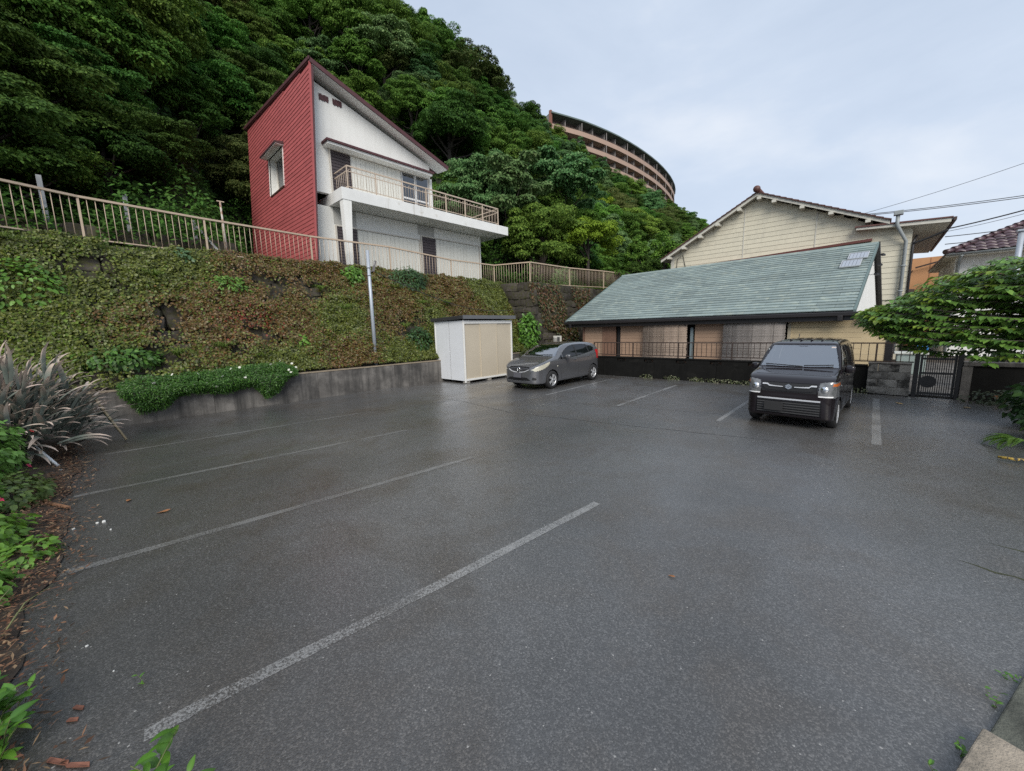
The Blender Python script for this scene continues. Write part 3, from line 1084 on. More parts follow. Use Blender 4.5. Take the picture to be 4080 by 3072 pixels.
for i in range(len(PY) - 1):
    n = 5
    for j in range(n):
        y = PY[i] + (PY[i + 1] - PY[i]) * (j + 0.5) / n
        o = link('baluster_loop', LOOP, None, H, loc=(RX, y, 8.03))
        o.matrix_parent_inverse = Matrix.Translation(-ho)
SB_ = MB().tube([(0, 0, 0), (0, 0, 0.6)], 0.008, 5).mesh('side_baluster', M_TAN)
for q in range(1, 7):
    o = link('side_baluster', SB_, None, H, loc=(RX - q * 0.17, PY[0], 8.02))
    o.matrix_parent_inverse = Matrix.Translation(-ho)
for q in range(1, 16):
    o = link('side_baluster', SB_, None, H, loc=(RX - q * 0.24, PY[-1], 8.02))
    o.matrix_parent_inverse = Matrix.Translation(-ho)
hb('gas_meter', pm('grey_box', (0.4, 0.41, 0.4), 0.5), MB().box(-16.98, -16.88, 6.62, 6.78, 4.5, 4.85))

# ------------------------------------------------------------------ garden shed
M_SHEDW = pm('shed_white_side', (0.66, 0.68, 0.71), 0.55, var=0.04, vscale=2, streak=(0.35, 0.34, 0.33), streak_amt=0.4, streak_rng=(0.6, 0.75))
M_SHEDB = pm('shed_beige_door', (0.50, 0.44, 0.345), 0.5, var=0.05, vscale=1.5, ovar=0.03)
M_SHEDF = pm('shed_white_frame', (0.74, 0.735, 0.71), 0.5, var=0.06, vscale=5, col2=(0.3, 0.2, 0.12), c2scale=9, c2=(0.68, 0.8))
M_SHEDR = pm('shed_black_roof', (0.035, 0.035, 0.038), 0.5, var=0.2)
S = empty('storage_shed', (-11.38, 9.41, 0), 0, 'white and beige metal storage shed with a black roof rim beside the silver car', 'shed')
sd, sl, sh = 1.80, 2.66, 2.40      # depth (to -x), length (+y), height; origin at the front left corner
for a in range(2):
    MB().box(-sd + a * sd / 2 + 0.03, -sd + (a + 1) * sd / 2 - (0.03 if a else 0.0), -0.004 + 0.006 * a, 0.02, 0.1, sh).build('side_panel', M_SHEDW, S)
MB().box(-sd, -0.02, sl - 0.02, sl, 0.1, sh).build('end_panel', M_SHEDW, S)
MB().box(-sd, -sd + 0.02, 0.02, sl - 0.02, 0.1, sh).build('rear_panel', M_SHEDW, S)
for (x, y) in ((-0.04, 0.0), (-0.04, sl - 0.045), (-sd - 0.01, -0.012)):
    MB().box(x, x + 0.05, y - 0.012, y + 0.05, 0.03, sh + 0.02).build('corner_post', M_SHEDF, S, bevel=0.006)
MB().box(-0.03, 0.012, 0.05, sl - 0.06, 0.1, 0.17).build('sill_rail', M_SHEDF, S)
MB().box(-0.03, 0.014, 0.05, sl - 0.06, sh - 0.12, sh).build('head_rail', M_SHEDF, S)
ds = [0.055, 0.84, 1.72, sl - 0.065]
for q in range(3):
    MB().box(-0.05 + (0.0 if q != 1 else 0.022), -0.028 + (0.0 if q != 1 else 0.022), ds[q], ds[q + 1] + (0.03 if q < 2 else 0), 0.17, sh - 0.12).build('door_panel', M_SHEDB, S, bevel=0.004)
    if q:
        MB().box(-0.006, 0.008, ds[q] + 0.01, ds[q] + 0.03, 0.17, sh - 0.12).build('door_seam', M_SHEDB, S)
MB().prism([(-sd - 0.14, sh + 0.0), (0.12, sh + 0.06), (0.12, sh + 0.19), (-sd - 0.14, sh + 0.13)], 'y', -0.1, sl + 0.12).build('roof', M_SHEDR, S, bevel=0.012)
MB().box(0.121, 0.13, -0.1, sl + 0.12, sh + 0.055, sh + 0.195).build('roof_edge', pm('shed_grey_edge', (0.12, 0.125, 0.135), 0.45), S)
for (x, y) in ((-0.1, 0.15), (-0.1, 1.3), (-0.1, 2.4), (-1.6, 0.15), (-1.6, 2.4)):
    MB().box(x - 0.12, x + 0.08, y - 0.1, y + 0.1, 0.0, 0.1).build('footing_block', M_CONC2, S, bevel=0.01)

# ------------------------------------------------------------------ lamp pole
M_GALV = pm('galvanised_pole', (0.42, 0.46, 0.52), 0.45, 0.3, var=0.08, vscale=5)
P_ = empty('lamp_pole', (-13.2, 6.76, 0.8), 0, 'tall pale grey steel pole with a small floodlight in front of the slope', 'pole')
MB().tube([(0, 0, 0), (0, 0, 4.08)], [0.066, 0.052], 14).build('shaft', M_GALV, P_)
for zz in (3.5, 3.24):
    MB().lathe([(0.05, zz - 0.02), (0.072, zz - 0.018), (0.072, zz + 0.018), (0.05, zz + 0.02)], n=14).build('clamp', M_GALV, P_)
L_ = empty('floodlight_arm', (0, 0, 0))
bpy.data.objects.remove(L_)
MB().bar((0.03, 0.05, 3.36), (0.12, 0.16, 3.42), 0.03, 0.03).build('lamp_bracket', pm('dark_bracket', (0.07, 0.07, 0.075), 0.5), P_)
fl = MB().hexa([(0.06, 0.07, 3.36), (0.20, 0.05, 3.36), (0.21, 0.09, 3.34), (0.07, 0.11, 3.34)], [(0.10, 0.16, 3.72), (0.24, 0.14, 3.72), (0.25, 0.18, 3.70), (0.11, 0.2, 3.70)])
lo = fl.build('floodlight', pm('lamp_housing', (0.16, 0.15, 0.15), 0.5), P_)
MB().hexa([(0.11, 0.12, 3.56), (0.215, 0.10, 3.56), (0.215, 0.097, 3.56), (0.11, 0.117, 3.56)], [(0.12, 0.15, 3.69), (0.225, 0.13, 3.69), (0.225, 0.126, 3.69), (0.12, 0.146, 3.69)]).build('lens', pm('pale_lens', (0.6, 0.6, 0.58), 0.2), lo)
wpts = [Vector((-13.1, 6.95, 4.15)).lerp(Vector((-13.5, 16.2, 3.25)), t) + Vector((0.15 * math.sin(math.pi * t), 0, -0.75 * math.sin(math.pi * t))) for t in np.linspace(0, 1, 16)]
tag(MB().tube(wpts, 0.012, 5).build('sagging_cable', pm('black_cable', (0.03, 0.03, 0.03), 0.6)), 'thin dark cable sagging across the slope behind the shed', 'cable')

# ------------------------------------------------------------------ dark wall with railing along the far side
M_BRAIL = pm('dark_brown_railing', (0.045, 0.03, 0.024), 0.5, var=0.15)
BW = empty('boundary_wall', (-4, 14.62, 0), 0, 'black mossy low wall with patterned holes behind the two parked cars', 'wall')
segs = [(-9.9, -8.4), (-8.39, -6.2), (-6.19, -4.0), (-3.99, -1.9), (-1.89, -0.122)]
HOLES = [-7.57, -6.42, -5.19, -4.02, -2.85]
for a, b in segs:
    MB().box(a + 4, b + 4, -0.10, 0.1, -0.05, 0.60).build('wall_panel', M_MOSSY, BW, bevel=0.008)
xs_ = [-9.9] + [v for h in HOLES for v in (h - 0.19, h + 0.19)] + [-0.122]
for i in range(0, len(xs_), 2):
    MB().box(xs_[i] + 4, xs_[i + 1] + 4, -0.098, 0.098, 0.60, 0.75).build('wall_panel', M_MOSSY, BW)
for h in HOLES:                                     # ornamental openings: four petals between stone bars
    m = MB()
    m.box(h - 0.19 + 4, h + 0.19 + 4, 0.02, 0.05, 0.60, 0.75)
    m.build('hole_backing', pm('hole_orange', (0.19, 0.11, 0.075), 0.8, var=0.4, vscale=14), BW)
    m = MB()
    m.bar((h - 0.19 + 4, -0.06, 0.60), (h + 0.19 + 4, -0.06, 0.745), 0.05, 0.04).bar((h - 0.19 + 4, -0.055, 0.745), (h + 0.19 + 4, -0.055, 0.60), 0.05, 0.04)
    m.bar((h + 4, -0.058, 0.60), (h + 4, -0.058, 0.745), 0.05, 0.05, up=(0, 1, 0))
    m.build('hole_grille', M_MOSSY, BW)
MB().box(-5.9, 3.868, -0.115, 0.115, 0.751, 0.80).build('coping', M_MOSSY, BW, bevel=0.01)
R_ = empty('dark_railing', (-4, 14.62, 0.8), 0, 'dark brown metal railing on the black wall before the tea coloured house', 'railing')
MB().bar((-4.9, 0, 0.56), (4.75, 0, 0.60), 0.035, 0.035).build('top_rail', M_BRAIL, R_)
MB().bar((-4.9, 0, 0.07), (4.75, 0, 0.10), 0.03, 0.03).build('bottom_rail', M_BRAIL, R_)
BB = MB().box(-0.008, 0.008, -0.008, 0.008, 0.08, 0.57).mesh('baluster', M_BRAIL)
x = -4.9
i = 0
while x < 4.76:
    if i % 11 == 0:
        MB().box(-0.02, 0.02, -0.02, 0.02, 0, 0.575).build('post', M_BRAIL, R_, loc=(x, 0, 0))
    else:
        link('baluster', BB, None, R_, loc=(x, 0, 0.015))
    x += 0.162
    i += 1
# grey block wall, gate and right hand wall
BLK = empty('block_wall', (0.32, 14.55, 0), 0, 'short grey concrete block wall with black stains left of the iron gate', 'wall')
M_BLOCK = pm('stained_block', (0.22, 0.215, 0.205), 0.85, var=0.25, vscale=3, col2=(0.02, 0.02, 0.019), c2scale=2.6, c2=(0.44, 0.6), bump=0.4, bscale=50, ovar=0.2)
for r in range(4):
    for c in range(3 if r % 2 else 2):
        x0 = -0.44 + (c * 0.405 if r % 2 == 0 else (0, 0.2, 0.605)[c])
        x1 = x0 + ((0.40, 0.43)[c] if r % 2 == 0 else (0.195, 0.40, 0.225)[c])
        MB().box(x0, x1, -0.12, 0.06, 0.02 + r * 0.205, 0.02 + r * 0.205 + 0.2).build('block', M_BLOCK, BLK, bevel=0.006)
MB().box(-0.44, 0.39, -0.1, 0.06, -0.02, 0.02).build('footing', M_MOSSY, BLK)
MB().box(-0.45, 0.395, -0.13, 0.07, 0.84, 0.88).build('coping', M_CONC, BLK, bevel=0.006)
M_IRON = pm('black_iron', (0.012, 0.012, 0.014), 0.45, var=0.2)
GT = empty('iron_gate', (0.80, 14.5, 0), 0, 'black upright bar iron gate with a round dark disc, below the leafy tree', 'gate')
MB().box(-0.045, 0.045, -0.05, 0.05, -0.03, 1.14).build('gate_post', M_IRON, GT, bevel=0.006)
MB().box(0.70, 0.79, -0.05, 0.05, -0.03, 1.16).build('gate_post', M_IRON, GT, bevel=0.006)
for zz in (1.01, 0.64, 0.12):
    MB().box(0.06, 0.69, -0.02, 0.02, zz - 0.025, zz + 0.025).build('gate_rail', M_IRON, GT)
MB().box(0.06, 0.105, -0.021, 0.021, 0.04, 1.12).build('gate_stile', M_IRON, GT)
MB().box(0.645, 0.69, -0.021, 0.021, 0.04, 1.12).build('gate_stile', M_IRON, GT)
GB = MB().box(-0.008, 0.008, -0.008, 0.008, 0.05, 1.11).mesh('gate_bar', M_IRON)
for i in range(13):
    link('gate_bar', GB, None, GT, loc=(0.137 + i * 0.039, 0, 0))
MB().prism([(0.23 + 0.155 * math.cos(a_ * math.pi / 16), 0.42 + 0.155 * math.sin(a_ * math.pi / 16)) for a_ in range(32)], 'y', -0.035, -0.022).build('gate_disc', M_IRON, GT)
MB().box(-0.1, 0.85, 0.1, 0.5, -0.05, 0.05).build('gate_step', M_CONC, GT)
RW = empty('right_block_wall', (3.0, 14.55, 0), 0, 'dark block wall with a grey coping right of the iron gate, under the tree', 'wall')
MB().box(-1.40, 6.0, -0.08, 0.1, -0.05, 0.86).build('wall_body', M_MOSSY, RW)
MB().box(-1.41, 6.0, -0.12, 0.13, 0.861, 0.96).build('coping', M_CONC, RW, bevel=0.008)
MB().box(-1.43, -1.25, -0.1, 0.08, -0.03, 0.862).build('end_pier', M_CONC, RW)
for i in range(24):
    MB().box(-1.2 + i * 0.16, -1.184 + i * 0.16, 0, 0.016, 0.96, 1.45).build('fence_bar', M_IRON, RW)
MB().box(-1.3, 3.0, -0.01, 0.03, 1.43, 1.46).build('fence_rail', M_IRON, RW)

# ------------------------------------------------------------------ house with the green roof
def skewed(p):
    """house frame (u along the eave from its right end, v away from the lot, z) to world; the house is turned about 3 degrees"""
    u, v, z = p
    ux, uy = -0.9985, 0.0545
    return (-0.58 + u * ux + v * 0.0545, 15.95 + u * uy + v * 0.9985, z)


GH = empty('green_roofed_house', skewed((5, 3, 0)), 0, 'single storey tea coloured house with a long green shingle roof', 'house')
gho = Vector(GH.location)


def gb(name, mat, mb, bevel=0.0, par=None):
    mb.v = [skewed(p) for p in mb.v]
    o = recalc(mb.build(name, mat, GH if par is None else par, bevel=bevel))
    o.matrix_parent_inverse = Matrix.Translation(-gho)
    return o


M_TEA = pm('tea_shutter', (0.40, 0.268, 0.185), 0.7, var=0.07, vscale=2, ovar=0.05)
M_WOODB = pm('brown_wood', (0.21, 0.12, 0.082), 0.75, var=0.2, vscale=5)
M_CSIDE = pm('tan_siding', (0.66, 0.53, 0.33), 0.75, var=0.05, vscale=2, ovar=0.03)
M_BLKW = pm('black_gutter', (0.018, 0.016, 0.017), 0.45, var=0.15)
M_REED = None
EU, EZ = 11.2, 2.33        # eave length and height
RV, RZ = 5.45, 5.0         # ridge distance and height
GW0, GW1 = 0.55, EU - 0.75
gb('house_core', M_ROOM, MB().box(GW0, GW1, 0.75, 10.0, -0.05, 2.3))
gb('roof_deck', M_BLKW, MB().hexa([(0.02, 0.02, EZ - 0.08), (EU - 0.02, 0.02, EZ - 0.08), (EU - 0.02, RV, RZ - 0.09), (0.02, RV, RZ - 0.09)],
                                  [(0.02, 0.02, EZ - 0.02), (EU - 0.02, 0.02, EZ - 0.02), (EU - 0.02, RV, RZ - 0.03), (0.02, RV, RZ - 0.03)]))
gb('rear_roof', M_BLKW, MB().hexa([(0.0, RV + 0.002, RZ - 0.09), (EU, RV + 0.002, RZ - 0.09), (EU, 10.9, EZ - 0.08), (0.0, 10.9, EZ - 0.08)],
                                  [(0.0, RV + 0.002, RZ - 0.0), (EU, RV + 0.002, RZ - 0.0), (EU, 10.9, EZ + 0.02), (0.0, 10.9, EZ + 0.02)]))
M_SHING = pm('green_shingle', (0.215, 0.268, 0.262), 0.7, var=0.14, vscale=3, col2=(0.37, 0.40, 0.33), c2scale=3.0, c2=(0.52, 0.78), ovar=0.15, which='obj', bump=0.2, bscale=70)
NC, NW = 26, 11
pitch = math.atan2(RZ - EZ, RV)
slen = math.hypot(RZ - EZ, RV)
cp = slen / NC
sw_ = EU / NW
rot_z = math.atan2(0.0545, -0.9985)
Rm = Matrix(((-0.9985, -0.0545, 0), (0.0545, -0.9985, 0), (0, 0, 1)))       # local x = along eave, local -y = up-slope side
full = MB().hexa([(0.004, 0, 0), (sw_ - 0.004, 0, 0), (sw_ - 0.004, cp * 1.25, -0.012), (0.004, cp * 1.25, -0.012)],
                 [(0.004, 0, 0.03), (sw_ - 0.004, 0, 0.03), (sw_ - 0.004, cp * 1.25, -0.004), (0.004, cp * 1.25, -0.004)]).mesh('shingle', M_SHING)
recs = []
ev = Vector((-0.9985, 0.0545, 0))
vv = Vector((0.0545, 0.9985, 0))
up_s = (vv * RV + Vector((0, 0, RZ - EZ))).normalized()
nrm = ev.cross(up_s)
flip = nrm.z < 0
nrm = -nrm if flip else nrm
base_p = Vector(skewed((0, 0, EZ)))
for r in range(NC):
    sft = (r % 2) * 0.5 * sw_
    us = [0.0] + [sft + k_ * sw_ for k_ in range(0 if sft else 1, NW + 1)]
    us = sorted(set([round(min(max(u, 0), EU), 4) for u in us] + [EU]))
    for a, b in zip(us[:-1], us[1:]):
        if b - a < 0.05:
            continue
        o = link('shingle', full, None, GH)
        mw = Matrix.Identity(4)
        sx_ = (b - a) / sw_
        org = base_p + ev * a + up_s * (r * cp) + nrm * 0.004
        for q in range(3):
            mw[q][0], mw[q][1], mw[q][2], mw[q][3] = ev[q] * sx_, up_s[q], nrm[q], org[q]
        if flip:
            pass
        o.matrix_parent_inverse = Matrix.Translation(-gho)
        o.matrix_basis = mw
gb('ridge_cap', M_SHING, MB().hexa([(-0.01, RV - 0.12, RZ - 0.045), (EU + 0.01, RV - 0.12, RZ - 0.045), (EU + 0.01, RV + 0.1, RZ - 0.045), (-0.01, RV + 0.1, RZ - 0.045)],
                                   [(-0.01, RV - 0.07, RZ + 0.05), (EU + 0.01, RV - 0.07, RZ + 0.05), (EU + 0.01, RV + 0.05, RZ + 0.05), (-0.01, RV + 0.05, RZ + 0.05)]))
M_GTRIM = pm('green_rake_trim', (0.12, 0.17, 0.165), 0.6, var=0.1)
for u in (-0.03, EU - 0.03):
    gb('rake_trim', M_GTRIM, MB().hexa([(u, -0.02, EZ - 0.10), (u + 0.06, -0.02, EZ - 0.10), (u + 0.06, RV, RZ - 0.10), (u, RV, RZ - 0.10)],
                                       [(u, -0.02, EZ + 0.035), (u + 0.06, -0.02, EZ + 0.035), (u + 0.06, RV, RZ + 0.035), (u, RV, RZ + 0.035)]))
gb('rear_rake', M_BLKW, MB().hexa([(-0.06, RV + 0.01, RZ - 0.16), (0.03, RV + 0.01, RZ - 0.16), (0.03, 10.9, EZ - 0.2), (-0.06, 10.9, EZ - 0.2)],
                                  [(-0.06, RV + 0.01, RZ + 0.05), (0.03, RV + 0.01, RZ + 0.05), (0.03, 10.9, EZ + 0.06), (-0.06, 10.9, EZ + 0.06)]))
gb('gable_wall', M_WHITE, MB().prism([(0.35, 2.2), (10.4, 2.2), (5.45, RZ - 0.12)], 'x', 0.12, 0.3))
gb('gutter', M_BLKW, MB().box(-0.1, EU + 0.06, -0.12, -0.01, EZ - 0.16, EZ - 0.03), bevel=0.02)
gb('eave_board', M_BLKW, MB().box(0, EU, 0.0, 0.05, EZ - 0.30, EZ - 0.09))
gb('side_eave', M_BLKW, MB().box(-0.75, -0.11, 0.02, 3.0, EZ - 0.20, EZ - 0.12))
for u in (0.25, EU - 0.42):
    gb('gutter_outlet', M_BLKW, MB().box(u, u + 0.14, -0.14, -0.005, EZ - 0.32, EZ - 0.14), bevel=0.02)
# front wall, from the left end to the right: u is measured from the right end
def fw(name, x0, x1, z0, z1, v0, mat, t=0.04):
    return gb(name, mat, MB().box(-0.6 - x1, -0.6 - x0, v0, v0 + t, z0, z1))


WV = 0.35
fw('wall_corner', -10.98, -10.88, -0.05, 2.2, WV - 0.02, M_WOODB, 0.1)


def shutter(x0, x1, z0, z1):
    n = 12
    h = (z1 - z0) / n
    for q in range(n):
        fw('shutter_slat', x0, x1, z0 + q * h, z0 + (q + 1) * h - 0.006, WV, M_TEA, 0.03)


shutter(-10.87, -9.82, 0.3, 2.02)
fw('wood_panel', -9.80, -9.06, 0.45, 2.1, WV - 0.05, M_WOODB)
fw('dark_slot', -9.04, -8.86, 0.3, 2.1, WV + 0.05, M_ROOM)
shutter(-8.84, -7.6, 0.3, 2.05)
fw('downpipe', -5.62, -5.52, 0.3, 1.9, WV - 0.05, pm('blue_grey_pipe', (0.19, 0.24, 0.26), 0.6), 0.08)
shutter(-5.46, -4.3, 0.3, 2.1)
fw('lintel', -10.9, -0.9, 2.06, 2.24, WV - 0.02, M_BLKW, 0.1)
for q in range(11):
    fw('siding_board', -2.24, 0.15, 0.3 + q * 0.17, 0.3 + q * 0.17 + 0.164, WV + 0.005 * (q % 2), M_CSIDE, 0.03)
fw('corner_trim', -2.33, -2.24, 0.3, 2.2, WV - 0.03, pm('pale_trim', (0.5, 0.44, 0.33), 0.7), 0.06)
fw('wall_base', -10.9, 0.15, -0.05, 0.3, WV + 0.02, M_CONC, 0.05)
fw('gate_side_post', 0.16, 0.32, -0.05, 2.2, WV - 0.02, M_BLKW, 0.12)
# solar panels
M_PV = pm('solar_cell', (0.36, 0.39, 0.44), 0.18, 0.2, var=0.05, spec=0.8)
M_PVF = pm('solar_frame', (0.55, 0.56, 0.57), 0.4, 0.5)


def on_roof(u, s, d):
    return base_p + ev * u + up_s * s + nrm * d


for (s0, s1, lab, du) in ((3.6, 4.27, 'lower small grey solar panel on the green roof', 0.13), (4.36, 5.0, 'upper small grey solar panel on the green roof', 0.0)):
    P = empty('solar_panel', on_roof(0.5 + du, s0, 0.05), 0, lab, 'solar panel', 'pair of small solar panels on the green roof')
    po = Vector(P.location)
    u0, u1 = 0.14 + du, 0.72 + du
    m = MB()
    for (a, b, c, d_) in ((u0, u1, s0, s0 + 0.03), (u0, u1, s1 - 0.03, s1), (u0, u0 + 0.03, s0 + .03, s1 - .03), (u1 - 0.03, u1, s0 + .03, s1 - .03)):
        m.hexa([on_roof(a, c, 0.05), on_roof(b, c, 0.05), on_roof(b, d_, 0.05), on_roof(a, d_, 0.05)], [on_roof(a, c, 0.095), on_roof(b, c, 0.095), on_roof(b, d_, 0.095), on_roof(a, d_, 0.095)])
    o = recalc(m.build('panel_frame', M_PVF, P))
    o.matrix_parent_inverse = Matrix.Translation(-po)
    nc = 5
    for q in range(nc):
        a = u0 + 0.034 + (u1 - u0 - 0.068) * q / nc
        b = u0 + 0.034 + (u1 - u0 - 0.068) * (q + 1) / nc - 0.008
        m = MB().hexa([on_roof(a, s0 + .034, 0.06), on_roof(b, s0 + .034, 0.06), on_roof(b, s1 - .034, 0.06), on_roof(a, s1 - .034, 0.06)],
                      [on_roof(a, s0 + .034, 0.085), on_roof(b, s0 + .034, 0.085), on_roof(b, s1 - .034, 0.085), on_roof(a, s1 - .034, 0.085)])
        o = recalc(m.build('solar_cell', M_PV, P))
        o.matrix_parent_inverse = Matrix.Translation(-po)
# small lamps with wires under the right rake
for i, (s, lab) in enumerate(((3.0, 'lowest small dark floodlight clipped to the right edge of the green roof'), (3.9, 'middle small dark floodlight clipped to the right edge of the green roof'), (4.9, 'top small dark floodlight clipped to the right edge of the green roof'))):
    p = on_roof(-0.06, s, -0.1)
    q = empty('roof_lamp', p, 0, lab, 'lamp')
    MB().bar((0, 0, 0.02), (0.16, -0.02, 0.05), 0.015, 0.015).build('arm', M_BLKW, q)
    MB().bar((0.14, -0.07, 0.04), (0.2, 0.06, 0.01), 0.1, 0.06).build('lamp_head', M_BLKW, q)
    MB().tube([(0, 0, 0.02), (-0.12, -0.02, 0.10), (-0.2, 0, 0.14)], 0.006, 5).build('wire', M_BLKW, q)
# reed blinds hanging from the eave
def reed_mat(name, c):
    m, n, l, b, o = new_mat(name)
    pos = coords(n, l, 'obj', (6, 6, 70))
    p2 = coords(n, l, 'obj', (45, 45, 3))
    f = noise(n, l, pos, 1.0, 3, 0.6)
    f2 = noise(n, l, p2, 1.0, 3, 0.7)
    c0 = mixrgb(n, l, 1.0, c, rmp(n, l, f, 0.3, 0.7, 0.6, 1.3), 'MULTIPLY')
    c1 = mixrgb(n, l, 1.0, c0, rmp(n, l, f2, 0.3, 0.7, 0.75, 1.2), 'MULTIPLY')
    l.new(c1, b.inputs['Base Color'])
    b.inputs['Roughness'].default_value = 0.85
    return m


for (x0, x1, z0, c, lab) in ((-7.58, -5.68, 0.62, (0.36, 0.285, 0.23), 'brown weathered reed blind hanging between the tea coloured shutters'),
                             (-4.32, -2.36, 0.62, (0.30, 0.275, 0.26), 'grey weathered reed blind hanging left of the tan siding')):
    e = skewed((-0.6 - x0, 0.1, 2.18))
    bl = empty('reed_blind', e, 0, lab, 'blind', 'reed blinds hanging under the green roof')
    mt = reed_mat('reed_' + lab.split()[0], c)
    n = 48
    h = (2.2 - z0) / n
    strip = MB().tube([(0, 0, 0), ((x1 - x0), (x1 - x0) * -0.0545, 0)], h * 0.56, 5).mesh('reed_stick', mt)
    rr = random.Random(3)
    for q in range(n):
        link('reed_stick', strip, None, bl, loc=(rr.uniform(-0.02, 0.02), 0.012 * math.sin(q * 0.35) + rr.uniform(-0.004, 0.004) - 0.0, -q * h), rot=(rr.uniform(0, 6), 0, 0) if False else None)
    for q in range(3):
        x = (x1 - x0) * (q + 0.5) / 3
        MB().box(x - 0.003, x + 0.003, -0.03 - x * 0.0545, -0.022 - x * 0.0545, -n * h, 0.02).build('binding_cord', pm('cord', (0.07, 0.06, 0.05), 0.9), bl)
# white meter box left of that house
mt_ = empty('meter_box', (-11.95, 16.05, 1.25), 0, 'small white electric meter board between the stone wall and the green roofed house', 'meter')
MB().box(-0.24, 0.24, 0, 0.05, -0.1, 0.38).build('board', pm('white_board', (0.62, 0.6, 0.55), 0.6, var=0.12, vscale=8), mt_)
MB().box(-0.18, -0.03, -0.09, -0.002, 0.05, 0.3).build('meter', pm('meter_grey', (0.35, 0.34, 0.32), 0.4), mt_, bevel=0.02)
MB().box(0.04, 0.17, -0.07, -0.002, 0.12, 0.32).build('switch_box', pm('dark_switch', (0.08, 0.08, 0.08), 0.4), mt_, bevel=0.01)
MB().tube([(0.1, -0.03, 0.1), (0.12, -0.04, -0.3), (0.12, 0, -1.2)], 0.02, 6).build('conduit', pm('white_board2', (0.6, 0.6, 0.58), 0.6), mt_)
MB().box(-0.05, 0.05, 0.06, 0.12, -1.25, 0.1).build('stand', M_WOODB, mt_)
# ------------------------------------------------------------------ cream two storey house behind
CY_ = 27.5
M_CREAM = pm('cream_siding', (0.66, 0.62, 0.495), 0.75, var=0.04, vscale=1.5, ovar=0.025, streak=(0.36, 0.35, 0.3), streak_amt=0.3)
M_BARGE = pm('cream_barge_board', (0.60, 0.585, 0.52), 0.7, var=0.08, vscale=4)
M_RTILE = pm('dark_red_tile', (0.10, 0.042, 0.035), 0.55, var=0.25, vscale=8, ovar=0.25)
CH = empty('cream_house', (-5.7, CY_, 0), 0, 'tall cream clapboard gable house with a dark red tiled roof', 'house')
cho = Vector(CH.location)


def cb(name, mat, mb, bevel=0.0, par=None):
    o = recalc(mb.build(name, mat, CH if par is None else par, bevel=bevel))
    o.matrix_parent_inverse = Matrix.Translation(-cho)
    return o


AX, AZ = -5.73, 9.44            # apex
LX, LZ = -11.23, 6.45           # left eave tip
RX_, RZ_ = -0.02, 6.80          # right eave tip


def gable_top(x):
    return AZ + (x - AX) * ((AZ - LZ) / (AX - LX)) if x < AX else AZ + (x - AX) * ((RZ_ - AZ) / (RX_ - AX))


pitch_b = 0.265
z = 3.0
while z < 9.3:
    z1 = z + pitch_b
    x0, x1 = -10.72, 0.80
    if z1 > gable_top(-10.72) - 0.1:
        x0 = max(x0, AX - (AZ - 0.12 - z1) / ((AZ - LZ) / (AX - LX)))
    rt = 6.05
    if z1 > rt:
        x1 = min(0.8, AX + (AZ - 0.12 - z1) / ((AZ - RZ_) / (RX_ - AX))) if z1 > 6.6 else 0.8
    if x1 - x0 > 0.2:
        cb('siding_board', M_CREAM, MB().hexa([(x0, CY_ - 0.02, z), (x1, CY_ - 0.02, z), (x1, CY_ + 0.02, z), (x0, CY_ + 0.02, z)],
                                              [(x0, CY_ - 0.002, z1 + 0.004), (x1, CY_ - 0.002, z1 + 0.004), (x1, CY_ + 0.03, z1 + 0.004), (x0, CY_ + 0.03, z1 + 0.004)]))
    z = z1
cb('house_core', M_CREAM, MB().prism([(-10.7, 0), (0.78, 0), (0.78, 6.0), (-0.5, 6.75), (AX, AZ - 0.15), (-10.7, 6.62)], 'y', CY_ + 0.03, CY_ + 11))
for x, zb in ((-6.4, 2.9), (-2.92, 2.9)):
    cb('seam_trim', M_BARGE, MB().box(x - 0.025, x + 0.025, CY_ - 0.035, CY_ - 0.021, zb, gable_top(x) - 0.25))
cb('corner_trim', M_BARGE, MB().box(-10.74, -10.5, CY_ - 0.04, CY_ - 0.021, 2.9, 6.6))
# barge boards and roof slopes
def slope_box(p, q, y0, y1, t0, t1):
    return MB().hexa([(p[0], y0, p[1] + t0), (q[0], y0, q[1] + t0), (q[0], y1, q[1] + t0), (p[0], y1, p[1] + t0)],
                     [(p[0], y0, p[1] + t1), (q[0], y0, q[1] + t1), (q[0], y1, q[1] + t1), (p[0], y1, p[1] + t1)])


cb('barge_board', M_BARGE, slope_box((LX, LZ), (AX, AZ), CY_ - 0.52, CY_ - 0.46, -0.19, 0.0))
cb('barge_board', M_BARGE, slope_box((AX, AZ), (RX_, RZ_), CY_ - 0.52, CY_ - 0.46, -0.19, 0.0))
cb('roof_slope', M_BARGE, slope_box((LX, LZ), (AX, AZ), CY_ - 0.458, CY_ + 11.5, -0.12, 0.0))
cb('roof_slope', M_BARGE, slope_box((AX, AZ), (RX_, RZ_), CY_ - 0.458, CY_ + 11.5, -0.12, 0.0))
for (p, q, n) in (((LX, LZ), (AX, AZ), 21), ((RX_ + 0.05, RZ_ - 0.02), (AX, AZ), 20)):
    for i in range(n):
        a = (p[0] + (q[0] - p[0]) * i / n, p[1] + (q[1] - p[1]) * i / n)
        b = (p[0] + (q[0] - p[0]) * (i + 1.12) / n, p[1] + (q[1] - p[1]) * (i + 1.12) / n)
        cb('roof_tile', M_RTILE, MB().hexa([(a[0], CY_ - 0.6, a[1] + 0.005), (b[0], CY_ - 0.6, b[1] - 0.03), (b[0], CY_ + 11.5, b[1] - 0.03), (a[0], CY_ + 11.5, a[1] + 0.005)],
                                           [(a[0], CY_ - 0.6, a[1] + 0.065), (b[0], CY_ - 0.6, b[1] + 0.03), (b[0], CY_ + 11.5, b[1] + 0.03), (a[0], CY_ + 11.5, a[1] + 0.065)]))
